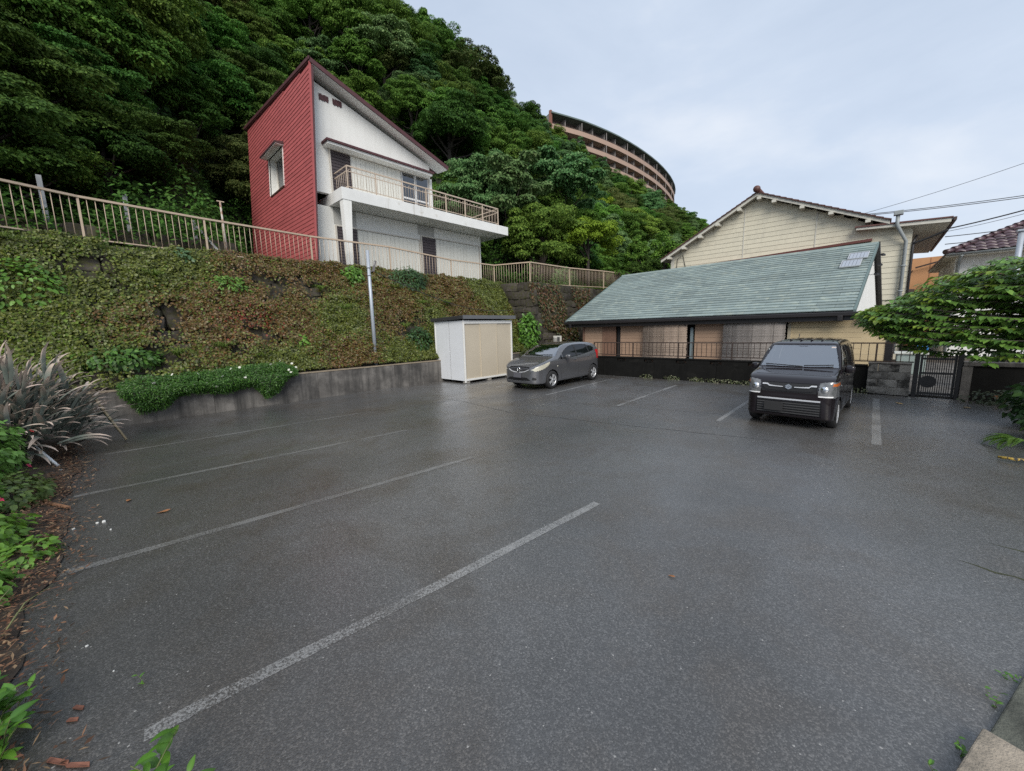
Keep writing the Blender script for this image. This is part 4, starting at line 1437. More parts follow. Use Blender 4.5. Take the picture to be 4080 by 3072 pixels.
rd = cb('ridge_tile', M_RTILE, MB().tube([(AX, CY_ - 0.68, AZ + 0.14), (AX, CY_ + 11.5, AZ + 0.14)], 0.15, 10))
cb('ridge_end', M_RTILE, MB().lathe([(0.01, -0.12), (0.17, -0.1), (0.19, 0.0), (0.15, 0.04)], axis='y', n=12, c=(AX, CY_ - 0.66, AZ + 0.16)))
for (p, q, ks) in (((LX, LZ), (AX, AZ), (0.1, 0.27, 0.45, 0.63, 0.84)), ((AX, AZ), (RX_, RZ_), (0.02, 0.15, 0.38, 0.6, 0.86))):
    for k_ in ks:
        x, zz = p[0] + (q[0] - p[0]) * k_, p[1] + (q[1] - p[1]) * k_
        cb('purlin_end', M_BARGE, MB().box(x - 0.1, x + 0.1, CY_ - 0.6, CY_ - 0.02, zz - 0.34, zz - 0.20))
# lower eave over the right corner, then the side wall that runs back
cb('corner_eave', M_BARGE, MB().hexa([(-1.25, CY_ - 0.45, 6.55), (2.0, CY_ - 0.45, 6.33), (2.0, CY_ + 11, 6.33), (-1.25, CY_ + 11, 6.55)],
                                     [(-1.25, CY_ - 0.45, 6.66), (2.0, CY_ - 0.45, 6.50), (2.0, CY_ + 11, 6.50), (-1.25, CY_ + 11, 6.66)]))
cb('corner_eave_roof', M_RTILE, MB().hexa([(-1.3, CY_ - 0.5, 6.665), (2.05, CY_ - 0.5, 6.505), (2.05, CY_ + 11, 6.505), (-1.3, CY_ + 11, 6.665)],
                                          [(-1.3, CY_ - 0.5, 6.74), (2.05, CY_ - 0.5, 6.56), (2.05, CY_ + 11, 6.56), (-1.3, CY_ + 11, 6.74)]))
cb('side_gutter', pm('brown_gutter', (0.06, 0.035, 0.03), 0.5), MB().box(2.06, 2.16, CY_ - 0.5, CY_ + 11, 6.38, 6.52))
cb('side_wall', M_CREAM, MB().box(0.781, 0.82, CY_ - 0.01, CY_ + 11, 0, 6.3))
M_WB = pm('side_window_brown', (0.05, 0.032, 0.025), 0.5, var=0.2)
for i, y in enumerate((CY_ + 1.0, CY_ + 3.2, CY_ + 5.4, CY_ + 7.6)):
    cb('side_shutter', M_WB, MB().box(0.821, 0.9, y, y + 1.3, 3.6, 5.6))
    cb('window_frame', M_BARGE, MB().box(0.821, 0.94, y + 1.32, y + 1.45, 3.5, 5.75))
    cb('balcony_bar', M_IRON, MB().bar((1.0, y - 0.2, 4.4 - i * 0.02), (1.0, y + 1.6, 4.4 - i * 0.02), 0.03, 0.03))
cb('sill', M_WB, MB().box(0.82, 1.15, CY_ + 0.8, CY_ + 9, 3.35, 3.5))
M_DP = pm('grey_downpipe', (0.30, 0.33, 0.34), 0.45, var=0.06)
dp = MB().tube([(0.24, CY_ - 0.55, 6.95), (0.24, CY_ - 0.55, 6.5), (0.62, CY_ - 0.16, 5.75), (0.62, CY_ - 0.16, 0.3)], 0.075, 12)
cb('downpipe', M_DP, dp)
cb('pipe_hopper', M_DP, MB().box(0.08, 0.42, CY_ - 0.7, CY_ - 0.4, 6.95, 7.15), bevel=0.02)
for zz in (4.6, 3.4):
    cb('pipe_clip', M_DP, MB().lathe([(0.1, zz - 0.03), (0.115, zz), (0.1, zz + 0.03)], n=12, c=(0.62, CY_ - 0.16, 0)))
cb('dark_pipe', M_BLKW, MB().tube([(0.98, CY_ + 0.1, 6.0), (0.88, CY_ - 0.05, 5.7), (0.88, CY_ - 0.05, 0.5)], 0.05, 8))
cb('lean_to_flashing', pm('red_flashing', (0.12, 0.035, 0.028), 0.5), MB().hexa([(-9.4, CY_ - 0.5, 5.62), (-0.6, CY_ - 0.5, 5.92), (-0.6, CY_ - 0.03, 5.98), (-9.4, CY_ - 0.03, 5.68)],
                                                                           [(-9.4, CY_ - 0.5, 5.74), (-0.6, CY_ - 0.5, 6.04), (-0.6, CY_ - 0.03, 6.10), (-9.4, CY_ - 0.03, 5.80)]))
cb('wall_cable', M_BLKW, MB().tube([(-10.35, CY_ - 0.05, 5.7), (-10.3, CY_ - 0.05, 6.4), (-9.95, CY_ - 0.05, 6.62), (-9.7, CY_ - 0.06, 5.6)], 0.018, 5))

# ------------------------------------------------------------------ neighbour with the purple tiled roof
M_PTILE = pm('purple_glazed_tile', (0.085, 0.05, 0.06), 0.35, var=0.25, vscale=9, ovar=0.22, spec=0.7)
NH = empty('tiled_neighbour_house', (6, 31, 0), 0, 'white house with a glazed purple tile roof behind the leafy tree', 'house')
nho = Vector(NH.location)


def nb(name, mat, mb, bevel=0.0):
    o = recalc(mb.build(name, mat, NH, bevel=bevel))
    o.matrix_parent_inverse = Matrix.Translation(-nho)
    return o


nb('wall', M_WHITE, MB().box(2.62, 12, 31.0, 39, 0, 5.15))
nb('soffit', M_BARGE, MB().box(2.2, 12.5, 30.2, 40, 5.10, 5.2))
nb('window_head', M_WOODB, MB().box(2.75, 7.5, 30.93, 30.998, 4.05, 4.2))
nb('fascia_pipe', M_DP, MB().tube([(2.2, 30.15, 5.2), (12.5, 30.15, 5.22)], 0.06, 8))
nb('downpipe', M_DP, MB().tube([(2.75, 30.15, 5.15), (2.72, 30.8, 4.9), (2.66, 30.9, 0.2)], 0.07, 8))
# hip roof: front slope built tile by tile near the picture, plain further off
ez, ry = 5.24, 34.2


def hip(u, v):
    """u along eave from the left corner, v up the slope (0..1)"""
    return Vector((2.15 + u, 30.1 + v * (ry - 30.1), ez + v * 2.05))


nb('roof_deck', M_BLKW, MB().hexa([hip(0, 0) - Vector((0, 0, .06)), hip(11, 0) - Vector((0, 0, .06)), hip(11, 1) - Vector((0, 0, .06)), hip(4.1, 1) - Vector((0, 0, .06))],
                                  [hip(0, 0) - Vector((0, 0, .01)), hip(11, 0) - Vector((0, 0, .01)), hip(11, 1) - Vector((0, 0, .01)), hip(4.1, 1) - Vector((0, 0, .01))]))
nb('left_slope', M_PTILE, MB().hexa([hip(0, 0) - Vector((0, 0, .06)), hip(4.1, 1) - Vector((0, 0, .06)), (6.2, 40, 7.2), (2.15, 40, 5.2)],
                                    [hip(0, 0) - Vector((0, 0, 0)), hip(4.1, 1), (6.2, 40, 7.28), (2.15, 40, 5.28)]))
TW, TV = 0.34, 0.085
tm = MB()
vs, fs = [], []
NSEG = 6
for j in range(2):
    for i in range(NSEG + 1):
        a = i / NSEG
        h = 0.055 * math.sin(a * math.pi * 1.0) if a < 0.62 else 0.055 * math.sin(0.62 * math.pi) * (1 - (a - 0.62) / 0.38) + 0.0
        vs.append((a * TW * 1.04, j * 0.42, h + (0.045 if j == 0 else 0.0)))
for i in range(NSEG):
    fs.append((i, i + 1, NSEG + 1 + i + 1, NSEG + 1 + i))
vs += [(v[0], v[1], v[2] - 0.03) for v in vs[:NSEG + 1]]
k = 2 * (NSEG + 1)
for i in range(NSEG):
    fs.append((k + i, k + i + 1, i + 1, i))
TILE = MB().add(vs, fs, True).mesh('roof_tile', M_PTILE)
sl_ang = math.atan2(2.05, ry - 30.1)
for r in range(12):
    v = r * TV
    for c in range(0, 17):
        u = c * TW + 0.02
        if u < 4.1 * v + 0.12:
            continue
        p = hip(u, v)
        o = link('roof_tile', TILE, None, NH, loc=p, rot=(sl_ang, 0, 0))
        o.matrix_parent_inverse = Matrix.Translation(-nho)
for i in range(15):
    a, b = hip(4.1 * i / 15, i / 15), hip(4.1 * (i + 1.1) / 15, (i + 1.1) / 15)
    nb('hip_tile', M_PTILE, MB().tube([a + Vector((0, 0, 0.1)), b + Vector((0, 0, 0.06))], [0.13, 0.10], 8))
OW = empty('orange_wall_building', (1.9, 42, 0), 0, 'narrow orange rendered wall seen between the cream house and the tiled house', 'building')
MB().box(-1.6, 2.2, 0, 5, 0, 6.4).build('wall', pm('orange_render', (0.52, 0.27, 0.13), 0.8, var=0.06), OW)
MB().box(0.45, 0.5, -0.02, -0.002, 0, 6.35).build('wall_seam', pm('orange_seam', (0.42, 0.2, 0.1), 0.8), OW)
MB().bar((-0.3, -0.3, 5.7), (1.4, -0.4, 6.15), 0.08, 0.1).build('bracket', M_WB, OW)
# steel pole in front of the neighbour and overhead wires
SP = empty('steel_utility_pole', (2.78, 18.6, 0), 0, 'galvanised steel pole rising behind the leafy tree at the right edge', 'pole')
MB().tube([(0, 0, 0), (0, 0, 4.45)], 0.062, 12).build('shaft', M_GALV, SP)
MB().box(-0.09, 0.09, -0.09, 0.09, 4.45, 4.5).build('cap', M_GALV, SP)
M_WIRE = pm('wire_black', (0.025, 0.025, 0.028), 0.6)


def wire(p, q, sag, r, lab):
    p, q = Vector(p), Vector(q)
    pts = [p.lerp(q, t) - Vector((0, 0, sag * 4 * t * (1 - t))) for t in np.linspace(0, 1, 18)]
    return tag(MB().tube(pts, r, 5).build('overhead_wire', M_WIRE), lab, 'wire', 'overhead wires at the right')


wire((-3.2, 40, 9.6), (9.4, 38, 11.9), 0.3, 0.014, 'highest thin wire crossing the sky right of the cream gable')
wire((-1.5, 34, 8.62), (9, 36, 8.6), 0.15, 0.02, 'pair of level wires just above the cream roof, upper one')
wire((-1.5, 34, 8.56), (9, 36, 8.48), 0.15, 0.02, 'pair of level wires just above the cream roof, lower one')
wire((1.9, CY_ - 0.3, 6.05), (6.6, 26.5, 7.0), 0.12, 0.028, 'thick dark service wire leaving the cream house corner rising to the right')
wire((1.9, CY_, 5.75), (8, 30, 6.3), 0.1, 0.018, 'upper of two dark wires behind the tiled roof')
wire((1.95, CY_ + 0.3, 5.45), (8, 30, 5.95), 0.1, 0.018, 'lower of two dark wires behind the tiled roof')
wire((1.9, CY_ - 0.2, 5.95), (7.5, 27.5, 7.3), 0.2, 0.01, 'faint thin wire beside the thick service wire')
wire((0.9, CY_ - 0.1, 5.62), (1.95, CY_ - 0.3, 6.02), 0.02, 0.05, 'thick black cable tube along the cream house soffit')

# ------------------------------------------------------------------ curved apartment building on the hill top
KS = 1.3
cpts = [(-45.65, 60.03), (-44.52, 63.28), (-43.47, 66.62), (-42.75, 69.9), (-42.13, 73.3), (-41.65, 76.8), (-41.33, 80.5), (-41.15, 84.2), (-41.1, 87.9), (-41.15, 91.6), (-41.33, 95.3),
        (-41.65, 99.0), (-42.1, 102.6), (-42.65, 106.2), (-43.4, 109.9), (-44.3, 113.6), (-45.5, 117.3), (-47.0, 121.0)]
ZT = 2.05 + (40 - 2.05) * KS
cpts = [Vector((x * KS, y * KS, 0)) for x, y in cpts]
M_PEACH = pm('peach_balcony', (0.42, 0.295, 0.23), 0.8, var=0.07, vscale=0.6)
M_APTW = pm('apartment_wall', (0.40, 0.31, 0.25), 0.85, var=0.08)
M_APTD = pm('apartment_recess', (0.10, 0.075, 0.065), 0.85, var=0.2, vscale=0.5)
M_APTF = pm('apartment_fin', (0.26, 0.235, 0.22), 0.8, var=0.1)
M_APTR = pm('apartment_roof_edge', (0.12, 0.16, 0.15), 0.7, var=0.1)
M_APTG = glass_mat('apartment_glass', (0.2, 0.2, 0.22), 0.12)
AP = empty('curved_apartment_building', cpts[8], 0, 'large curved peach apartment building on the wooded hill top', 'building')
apo = Vector(AP.location)


def ab(name, mat, mb):
    o = recalc(mb.build(name, mat, AP))
    o.matrix_parent_inverse = Matrix.Translation(-apo)
    return o


def radial(i):
    a, b = cpts[max(0, i - 1)], cpts[min(len(cpts) - 1, i + 1)]
    d = (b - a).normalized()
    return Vector((d.y, -d.x, 0))          # outwards, towards +x


ST = 2.92
NF = 5
for i in range(len(cpts) - 1):
    p, q = cpts[i], cpts[i + 1]
    rp, rq = radial(i), radial(i + 1)

    def quad(o0, o1, z):
        return [p + rp * o0 + Vector((0, 0, z)), p + rp * o1 + Vector((0, 0, z)), q + rq * o1 + Vector((0, 0, z)), q + rq * o0 + Vector((0, 0, z))]
    ab('roof_edge', M_APTR, MB().hexa(quad(-9, 0.35, ZT - 0.18), quad(-9, 0.35, ZT + 0.12)))
    for fl in range(NF):
        zf = ZT - 0.18 - ST * (fl + 1)
        ab('balcony_front', M_PEACH, MB().hexa(quad(-0.16, 0.0, zf - 0.25), quad(-0.16, 0.0, zf + 0.82)))
        ab('floor_slab', M_APTW, MB().hexa(quad(-2.2, -0.165, zf - 0.2), quad(-2.2, -0.165, zf)))
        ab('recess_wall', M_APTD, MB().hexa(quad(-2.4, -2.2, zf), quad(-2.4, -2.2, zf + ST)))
        ab('railing', M_APTD, MB().hexa(quad(-0.10, -0.05, zf + 1.0), quad(-0.10, -0.05, zf + 1.07)))
        # window band in the recess
        u = (q - p)
        a0, a1 = p + u * 0.15, p + u * 0.62
        r_ = rp.lerp(rq, 0.5)
        ab('window', M_APTG, MB().hexa([a0 + r_ * -2.18 + Vector((0, 0, zf + 0.1)), a0 + r_ * -2.15 + Vector((0, 0, zf + 0.1)), a1 + r_ * -2.15 + Vector((0, 0, zf + 0.1)), a1 + r_ * -2.18 + Vector((0, 0, zf + 0.1))],
                                       [a0 + r_ * -2.18 + Vector((0, 0, zf + 2.1)), a0 + r_ * -2.15 + Vector((0, 0, zf + 2.1)), a1 + r_ * -2.15 + Vector((0, 0, zf + 2.1)), a1 + r_ * -2.18 + Vector((0, 0, zf + 2.1))]))
        d = (q - p).normalized() * 0.11
        f0 = [p + rp * -2.19 - d, p + rp * -0.6 - d, p + rp * -0.6 + d, p + rp * -2.19 + d]
        ab('partition_fin', M_APTF, MB().hexa([v + Vector((0, 0, zf + 0.002)) for v in f0], [v + Vector((0, 0, zf + ST - 0.21)) for v in f0]))
        c0 = [p + rp * -0.05 - d, p + rp * 0.06 - d, p + rp * 0.06 + d, p + rp * -0.05 + d]
        if i % 2 == 0:
            ab('drain_column', M_APTF, MB().hexa([v + Vector((0, 0, zf + 0.83)) for v in c0], [v + Vector((0, 0, zf + ST - 0.26)) for v in c0]))
ab('end_wall', M_APTW, MB().hexa([cpts[0] + radial(0) * -9 + Vector((0, 0, 30)), cpts[0] + radial(0) * -0.2 + Vector((0, 0, 30)), cpts[0] + radial(0) * -0.2 + Vector((0, 0.3, 30)), cpts[0] + radial(0) * -9 + Vector((0, 0.3, 30))],
                                 [cpts[0] + radial(0) * -9 + Vector((0, 0, ZT - 0.2)), cpts[0] + radial(0) * -0.2 + Vector((0, 0, ZT - 0.2)), cpts[0] + radial(0) * -0.2 + Vector((0, 0.3, ZT - 0.2)), cpts[0] + radial(0) * -9 + Vector((0, 0.3, ZT - 0.2))]))
ab('end_fin', pm('apartment_red_fin', (0.25, 0.11, 0.08), 0.8), MB().box(cpts[0].x - 0.5, cpts[0].x + 0.1, cpts[0].y - 0.15, cpts[0].y + 0.35, ZT - 3.2, ZT + 0.5))
# ------------------------------------------------------------------ cars: shells cut from three silhouettes
def catmull(pts, n=8, closed=True):
    pts = np.asarray(pts, float)
    out = []
    N = len(pts)
    for i in range(N if closed else N - 1):
        p0, p1, p2, p3 = (pts[(i + k) % N] if closed else pts[min(max(i + k, 0), N - 1)] for k in (-1, 0, 1, 2))
        for t in np.arange(n) / n:
            out.append(0.5 * ((2 * p1) + (-p0 + p2) * t + (2 * p0 - 5 * p1 + 4 * p2 - p3) * t * t + (-p0 + 3 * p1 - 3 * p2 + p3) * t ** 3))
    return np.array(out)


class SDF2:
    def __init__(self, poly, res=0.01, pad=0.5):
        poly = np.asarray(poly)
        lo, hi = poly.min(0) - pad, poly.max(0) + pad
        self.lo, self.res = lo, res
        nx_, ny_ = (int(v) + 2 for v in (hi - lo) / res)
        gx_, gy_ = np.meshgrid(lo[0] + np.arange(nx_) * res, lo[1] + np.arange(ny_) * res, indexing='ij')
        d2 = np.full(gx_.shape, 1e9)
        ins = np.zeros(gx_.shape, bool)
        for a, b in zip(poly, np.roll(poly, -1, 0)):
            e = b - a
            L2 = max(e @ e, 1e-12)
            t = np.clip(((gx_ - a[0]) * e[0] + (gy_ - a[1]) * e[1]) / L2, 0, 1)
            d2 = np.minimum(d2, (gx_ - a[0] - t * e[0]) ** 2 + (gy_ - a[1] - t * e[1]) ** 2)
            c = (a[1] > gy_) != (b[1] > gy_)
            if abs(e[1]) > 1e-12:
                ins ^= c & (gx_ < (gy_ - a[1]) / e[1] * e[0] + a[0])
        self.g = np.sqrt(d2) * np.where(ins, -1, 1)

    def __call__(self, x, y):
        fx = np.clip((x - self.lo[0]) / self.res, 0, self.g.shape[0] - 1.001)
        fy = np.clip((y - self.lo[1]) / self.res, 0, self.g.shape[1] - 1.001)
        i, j = fx.astype(int), fy.astype(int)
        u, v = fx - i, fy - j
        g_ = self.g
        return g_[i, j] * (1 - u) * (1 - v) + g_[i + 1, j] * u * (1 - v) + g_[i, j + 1] * (1 - u) * v + g_[i + 1, j + 1] * u * v


def smax(a, b, k):
    h = np.clip(0.5 + 0.5 * (a - b) / k, 0, 1)
    return b + (a - b) * h + k * h * (1 - h)


def inpoly(x, y, poly):
    r = np.zeros(np.shape(x), bool)
    n = len(poly)
    for i in range(n):
        (x0, y0), (x1, y1) = poly[i], poly[(i + 1) % n]
        if y0 == y1:
            continue
        r ^= ((y0 > y) != (y1 > y)) & (x < (y - y0) / (y1 - y0) * (x1 - x0) + x0)
    return r


class Shell:
    """car body: front at y=0, length along +y, x to the car's left, z up"""

    def __init__(self, side, plan, front, k, y1, y2, zc, ns=200, nphi=240, ncap=60):
        mir = lambda c: np.array(c + [(-x, t) for x, t in c[::-1]])
        self.S = SDF2(catmull(side, 8))
        pl = [(y, x) for x, y in plan]
        self.P = SDF2(catmull([(x, y) for x, y in plan] + [(-x, y) for x, y in plan[::-1]], 6))
        self.Fv = SDF2(catmull([(x, z) for x, z in front] + [(-x, z) for x, z in front[::-1]], 6))
        self.k = k
        # rays: capsule around the axis
        phi = np.linspace(0, 2 * np.pi, nphi, endpoint=False)
        rad = np.stack([np.sin(phi), 0 * phi, np.cos(phi)], -1)
        O, Dr = [], []
        for a in np.linspace(0.015, np.pi / 2, ncap, endpoint=False):
            O.append(np.tile([0, y1, zc], (nphi, 1)))
            Dr.append(np.array([0, -np.cos(a), 0]) + rad * np.sin(a))
        for y in np.linspace(y1, y2, ns):
            O.append(np.tile([0, y, zc], (nphi, 1)))
            Dr.append(rad.copy())
        for a in np.linspace(np.pi / 2, 0.015, ncap + 1)[1:]:
            O.append(np.tile([0, y2, zc], (nphi, 1)))
            Dr.append(np.array([0, np.cos(a), 0]) + rad * np.sin(a))
        O, Dr = np.array(O), np.array(Dr)
        sh = O.shape[:2]
        o, d = O.reshape(-1, 3), Dr.reshape(-1, 3)
        lo, hi = np.zeros(len(o)), np.full(len(o), 2.6)
        for _ in range(30):
            m = (lo + hi) / 2
            ins = self.f(o + d * m[:, None]) < 0
            lo, hi = np.where(ins, m, lo), np.where(ins, hi, m)
        V = (o + d * lo[:, None]).reshape(*sh, 3)
        for _ in range(2):
            W = V.copy()
            W[1:-1] = 0.5 * V[1:-1] + 0.125 * (V[:-2] + V[2:] + np.roll(V, 1, 1)[1:-1] + np.roll(V, -1, 1)[1:-1])
            V = W
        self.sh, self.V = sh, V.reshape(-1, 3)
        I = np.arange(sh[0] * sh[1]).reshape(sh)
        J = np.roll(I, -1, 1)
        self.F = np.stack([I[:-1], J[:-1], J[1:], I[1:]], -1).reshape(-1, 4)
        c = self.V[self.F]
        self.c = c.mean(1)
        nn = unit(np.cross(c[:, 2] - c[:, 0], c[:, 3] - c[:, 1]))
        if np.mean(np.sum(nn * (self.c - [0, (y1 + y2) / 2, zc]), 1)) < 0:
            nn = -nn
            self.F = self.F[:, ::-1]
        self.n = nn
        vn = np.zeros_like(self.V)
        for j in range(4):
            np.add.at(vn, self.F[:, j], nn)
        self.vn = unit(vn)
        self.free = np.ones(len(self.F), bool)

    def f(self, p):
        a = smax(self.S(p[:, 1], p[:, 2]), self.P(p[:, 0], p[:, 1]), self.k)
        return smax(a, self.Fv(p[:, 0], p[:, 2]), self.k)

    def front_y(self, x, z):
        lo, hi = -0.3, 1.6
        for _ in range(26):
            m = (lo + hi) / 2
            if self.f(np.array([[x, m, z]]))[0] < 0:
                hi = m
            else:
                lo = m
        return hi

    def side_x(self, y, z):
        lo, hi = 0.0, 1.3
        for _ in range(26):
            m = (lo + hi) / 2
            if self.f(np.array([[m, y, z]]))[0] < 0:
                lo = m
            else:
                hi = m
        return lo

    def take(self, mask):
        m = mask & self.free
        self.free &= ~m
        return m

    def part(self, name, mask, mat, parent, off=0.0, split=False):
        fs = self.F[mask]
        if len(fs) == 0:
            return None
        ids, inv = np.unique(fs, return_inverse=True)
        V = self.V[ids] + self.vn[ids] * off
        return link(name, np_mesh(name, V, inv.reshape(fs.shape), smooth=True), mat, parent)


def ribbon(shell, pts, h, off, thick=0.012):
    """strip on the front of the car through (x, z) points, of height h"""
    vs, fs = [], []
    for x, z in pts:
        hh = h if not isinstance(h, dict) else h[(x, z)]
        for zz in (z - hh / 2, z + hh / 2):
            y = shell.front_y(x, zz)
            vs += [(x, y - off, zz), (x, y + thick, zz)]
    for i in range(len(pts) - 1):
        a, b = 4 * i, 4 * (i + 1)
        fs += [(a, b, b + 2, a + 2), (a, a + 1, b + 1, b), (a + 2, b + 2, b + 3, a + 3)]
    n = 4 * (len(pts) - 1)
    fs += [(0, 2, 3, 1), (n, n + 1, n + 3, n + 2)]
    return MB().add(vs, fs)


M_TYRE = pm('tyre_rubber', (0.016, 0.016, 0.017), 0.8, var=0.15, which='obj')
M_RIM = pm('alloy_rim', (0.60, 0.61, 0.63), 0.35, 0.5, var=0.05, which='obj')
M_BLACKP = pm('black_plastic', (0.014, 0.014, 0.015), 0.45, var=0.1, which='obj')
M_CHROME = pm('chrome_trim', (0.75, 0.77, 0.8), 0.14, 1.0, var=0.02, which='obj')
M_SILV = pm('silver_trim', (0.62, 0.63, 0.65), 0.35, 0.4, var=0.02, which='obj')
M_CABIN = pm('cabin_grey', (0.05, 0.05, 0.052), 0.8, var=0.1, which='obj')
M_SEAT = pm('seat_fabric', (0.20, 0.20, 0.21), 0.9, var=0.1, which='obj')
M_LENS = pm('clear_lamp', (0.17, 0.175, 0.18), 0.14, 0.2, var=0.6, vscale=16, which='obj', coat=0.8)
M_LENSY = pm('yellowed_lamp', (0.70, 0.67, 0.54), 0.16, 0.25, var=0.22, vscale=14, which='obj', coat=0.8)
M_AMBER = pm('amber_lamp', (0.62, 0.16, 0.03), 0.2, 0.1, var=0.1, which='obj', coat=0.6)
M_REDL = pm('red_lamp', (0.45, 0.015, 0.02), 0.2, 0.1, var=0.1, which='obj', coat=0.6)
M_WSCR = glass_mat('windscreen_glass', (0.42, 0.50, 0.50), 0.32)
M_WSCR2 = glass_mat('sky_bright_windscreen', (0.55, 0.60, 0.62), 0.33)
M_SGLS = glass_mat('tinted_side_glass', (0.02, 0.022, 0.024), 0.0)


def wheel(parent, x, y, r, w, left, spokes, rim_r, name='wheel'):
    wl_ = empty(name, (x, y, r), 0)
    wl_.parent = parent
    s = 1 if left else -1
    MB().lathe([(rim_r, -w / 2), (r - 0.03, -w / 2 - 0.004), (r - 0.004, -w / 2 + 0.025), (r, 0), (r - 0.004, w / 2 - 0.025), (r - 0.03, w / 2 + 0.004), (rim_r, w / 2 - 0.004)], axis='x', n=48).build('tyre', M_TYRE, wl_)
    o = s * (w / 2 - 0.03)
    rm = MB().lathe([(rim_r + 0.004, o - s * 0.10), (rim_r - 0.012, o - s * 0.02), (rim_r - 0.004, o + s * 0.022), (rim_r + 0.006, o + s * 0.024)], axis='x', n=48)
    for k_ in range(spokes):
        for dd in (-0.16, 0.16):
            a = 2 * math.pi * k_ / spokes + dd
            b = 2 * math.pi * k_ / spokes + dd * 0.55
            rm.bar((o + s * 0.012, math.cos(b) * 0.03, math.sin(b) * 0.03), (o + s * 0.008, math.cos(a) * (rim_r - 0.004), math.sin(a) * (rim_r - 0.004)), 0.03, 0.022, up=(1, 0, 0))
    rm.lathe([(0.001, o + s * 0.026), (0.034, o + s * 0.024), (0.04, o + s * 0.0)], axis='x', n=16)
    rm.build('rim', M_RIM, wl_)
    MB().lathe([(0.001, o - s * 0.05), (rim_r - 0.01, o - s * 0.052)], axis='x', n=32).build('brake_disc', M_BLACKP, wl_)
    return wl_


def arch(shell, parent, y, r, x0, x1):
    for s in (1, -1):
        vs, fs = [], []
        for j, xx in enumerate((x0, x1)):
            for a in np.linspace(-0.3, math.pi + 0.3, 25):
                vs.append((s * xx, y + math.cos(a) * r, 0.30 + math.sin(a) * r))
        for i in range(24):
            fs.append((i, i + 1, 26 + i, 25 + i))
        m = MB().add(vs, fs, True)
        m.add([(s * x0, y - r, 0.1), (s * x0, y + r, 0.1), (s * x0, y + r, 0.3 + r), (s * x0, y - r, 0.3 + r)], [(0, 1, 2, 3)])
        m.build('wheel_well', M_BLACKP, parent)


def cabin(parent, y0, y1, yr, w, zs, zt):
    m = MB()
    m.box(-w, w, y0 - 0.1, yr + 0.7, 0.28, 0.45)
    m.build('cabin_floor', M_CABIN, parent)
    MB().prism([(y0 - 0.35, 0.6), (y0 - 0.35, zs - 0.10), (y0 - 0.1, zs - 0.04), (y0 + 0.12, zs - 0.1), (y0 + 0.1, 0.6)], 'x', -w, w).build('dashboard', M_CABIN, parent, bevel=0.02)
    for y in (y1, yr):
        for s in (-1, 1):
            st = MB()
            st.box(s * 0.33 - 0.22, s * 0.33 + 0.22, y - 0.05, y + 0.45, 0.5, 0.68)
            st.hexa([(s * 0.33 - 0.22, y + 0.38, 0.66), (s * 0.33 + 0.22, y + 0.38, 0.66), (s * 0.33 + 0.22, y + 0.52, 0.66), (s * 0.33 - 0.22, y + 0.52, 0.66)],
                    [(s * 0.33 - 0.17, y + 0.55, zt - 0.32), (s * 0.33 + 0.17, y + 0.55, zt - 0.32), (s * 0.33 + 0.17, y + 0.65, zt - 0.32), (s * 0.33 - 0.17, y + 0.65, zt - 0.32)])
            st.box(s * 0.33 - 0.11, s * 0.33 + 0.11, y + 0.57, y + 0.67, zt - 0.30, zt - 0.13)
            st.build('seat', M_SEAT, parent, bevel=0.03)
    sw_o = MB()
    pts = [(-0.33 + 0.18 * math.cos(a), y0 + 0.33 - 0.09 * math.sin(a), zs - 0.02 + 0.16 * math.sin(a)) for a in np.linspace(0, 2 * math.pi, 25)]
    sw_o.tube(pts, 0.015, 6).build('steering_wheel', M_BLACKP, parent)


def mirror(parent, x, y, z, s, mat, w=0.2, h=0.14):
    import bmesh
    bm = bmesh.new()
    bmesh.ops.create_cube(bm, size=1.0)
    bmesh.ops.subdivide_edges(bm, edges=bm.edges, cuts=3, use_grid_fill=True)
    for v in bm.verts:
        c = v.co
        d = c.normalized() * 0.5
        v.co = c * 0.35 + d * 0.65
        v.co.x *= w
        v.co.y *= 0.12
        v.co.z *= h * (1.0 + 0.1 * s * c.x)
    me = bpy.data.meshes.new('mirror')
    bm.to_mesh(me)
    bm.free()
    me.polygons.foreach_set('use_smooth', [True] * len(me.polygons))
    o = link('mirror', me, mat, parent, loc=(x + s * (w * 0.5 + 0.03), y, z))
    MB().bar((-s * (w * 0.5 + 0.06), 0.02, -0.05), (-s * 0.02, 0, -0.03), 0.05, 0.035).build('mirror_arm', M_BLACKP, o)
    MB().box(-w * 0.36, w * 0.36, 0.055, 0.06, -h * 0.3, h * 0.3).build('mirror_glass', M_CHROME, o)
    return o


def wiper(parent, sh, x0, z0, x1, z1, nm='wiper'):
    pts = [(x0 + (x1 - x0) * t, z0 + (z1 - z0) * t) for t in np.linspace(0, 1, 7)]
    return MB().tube([(x, sh.front_y(x, z) - 0.022, z + 0.008) for x, z in pts], 0.011, 6).build(nm, M_BLACKP, parent)


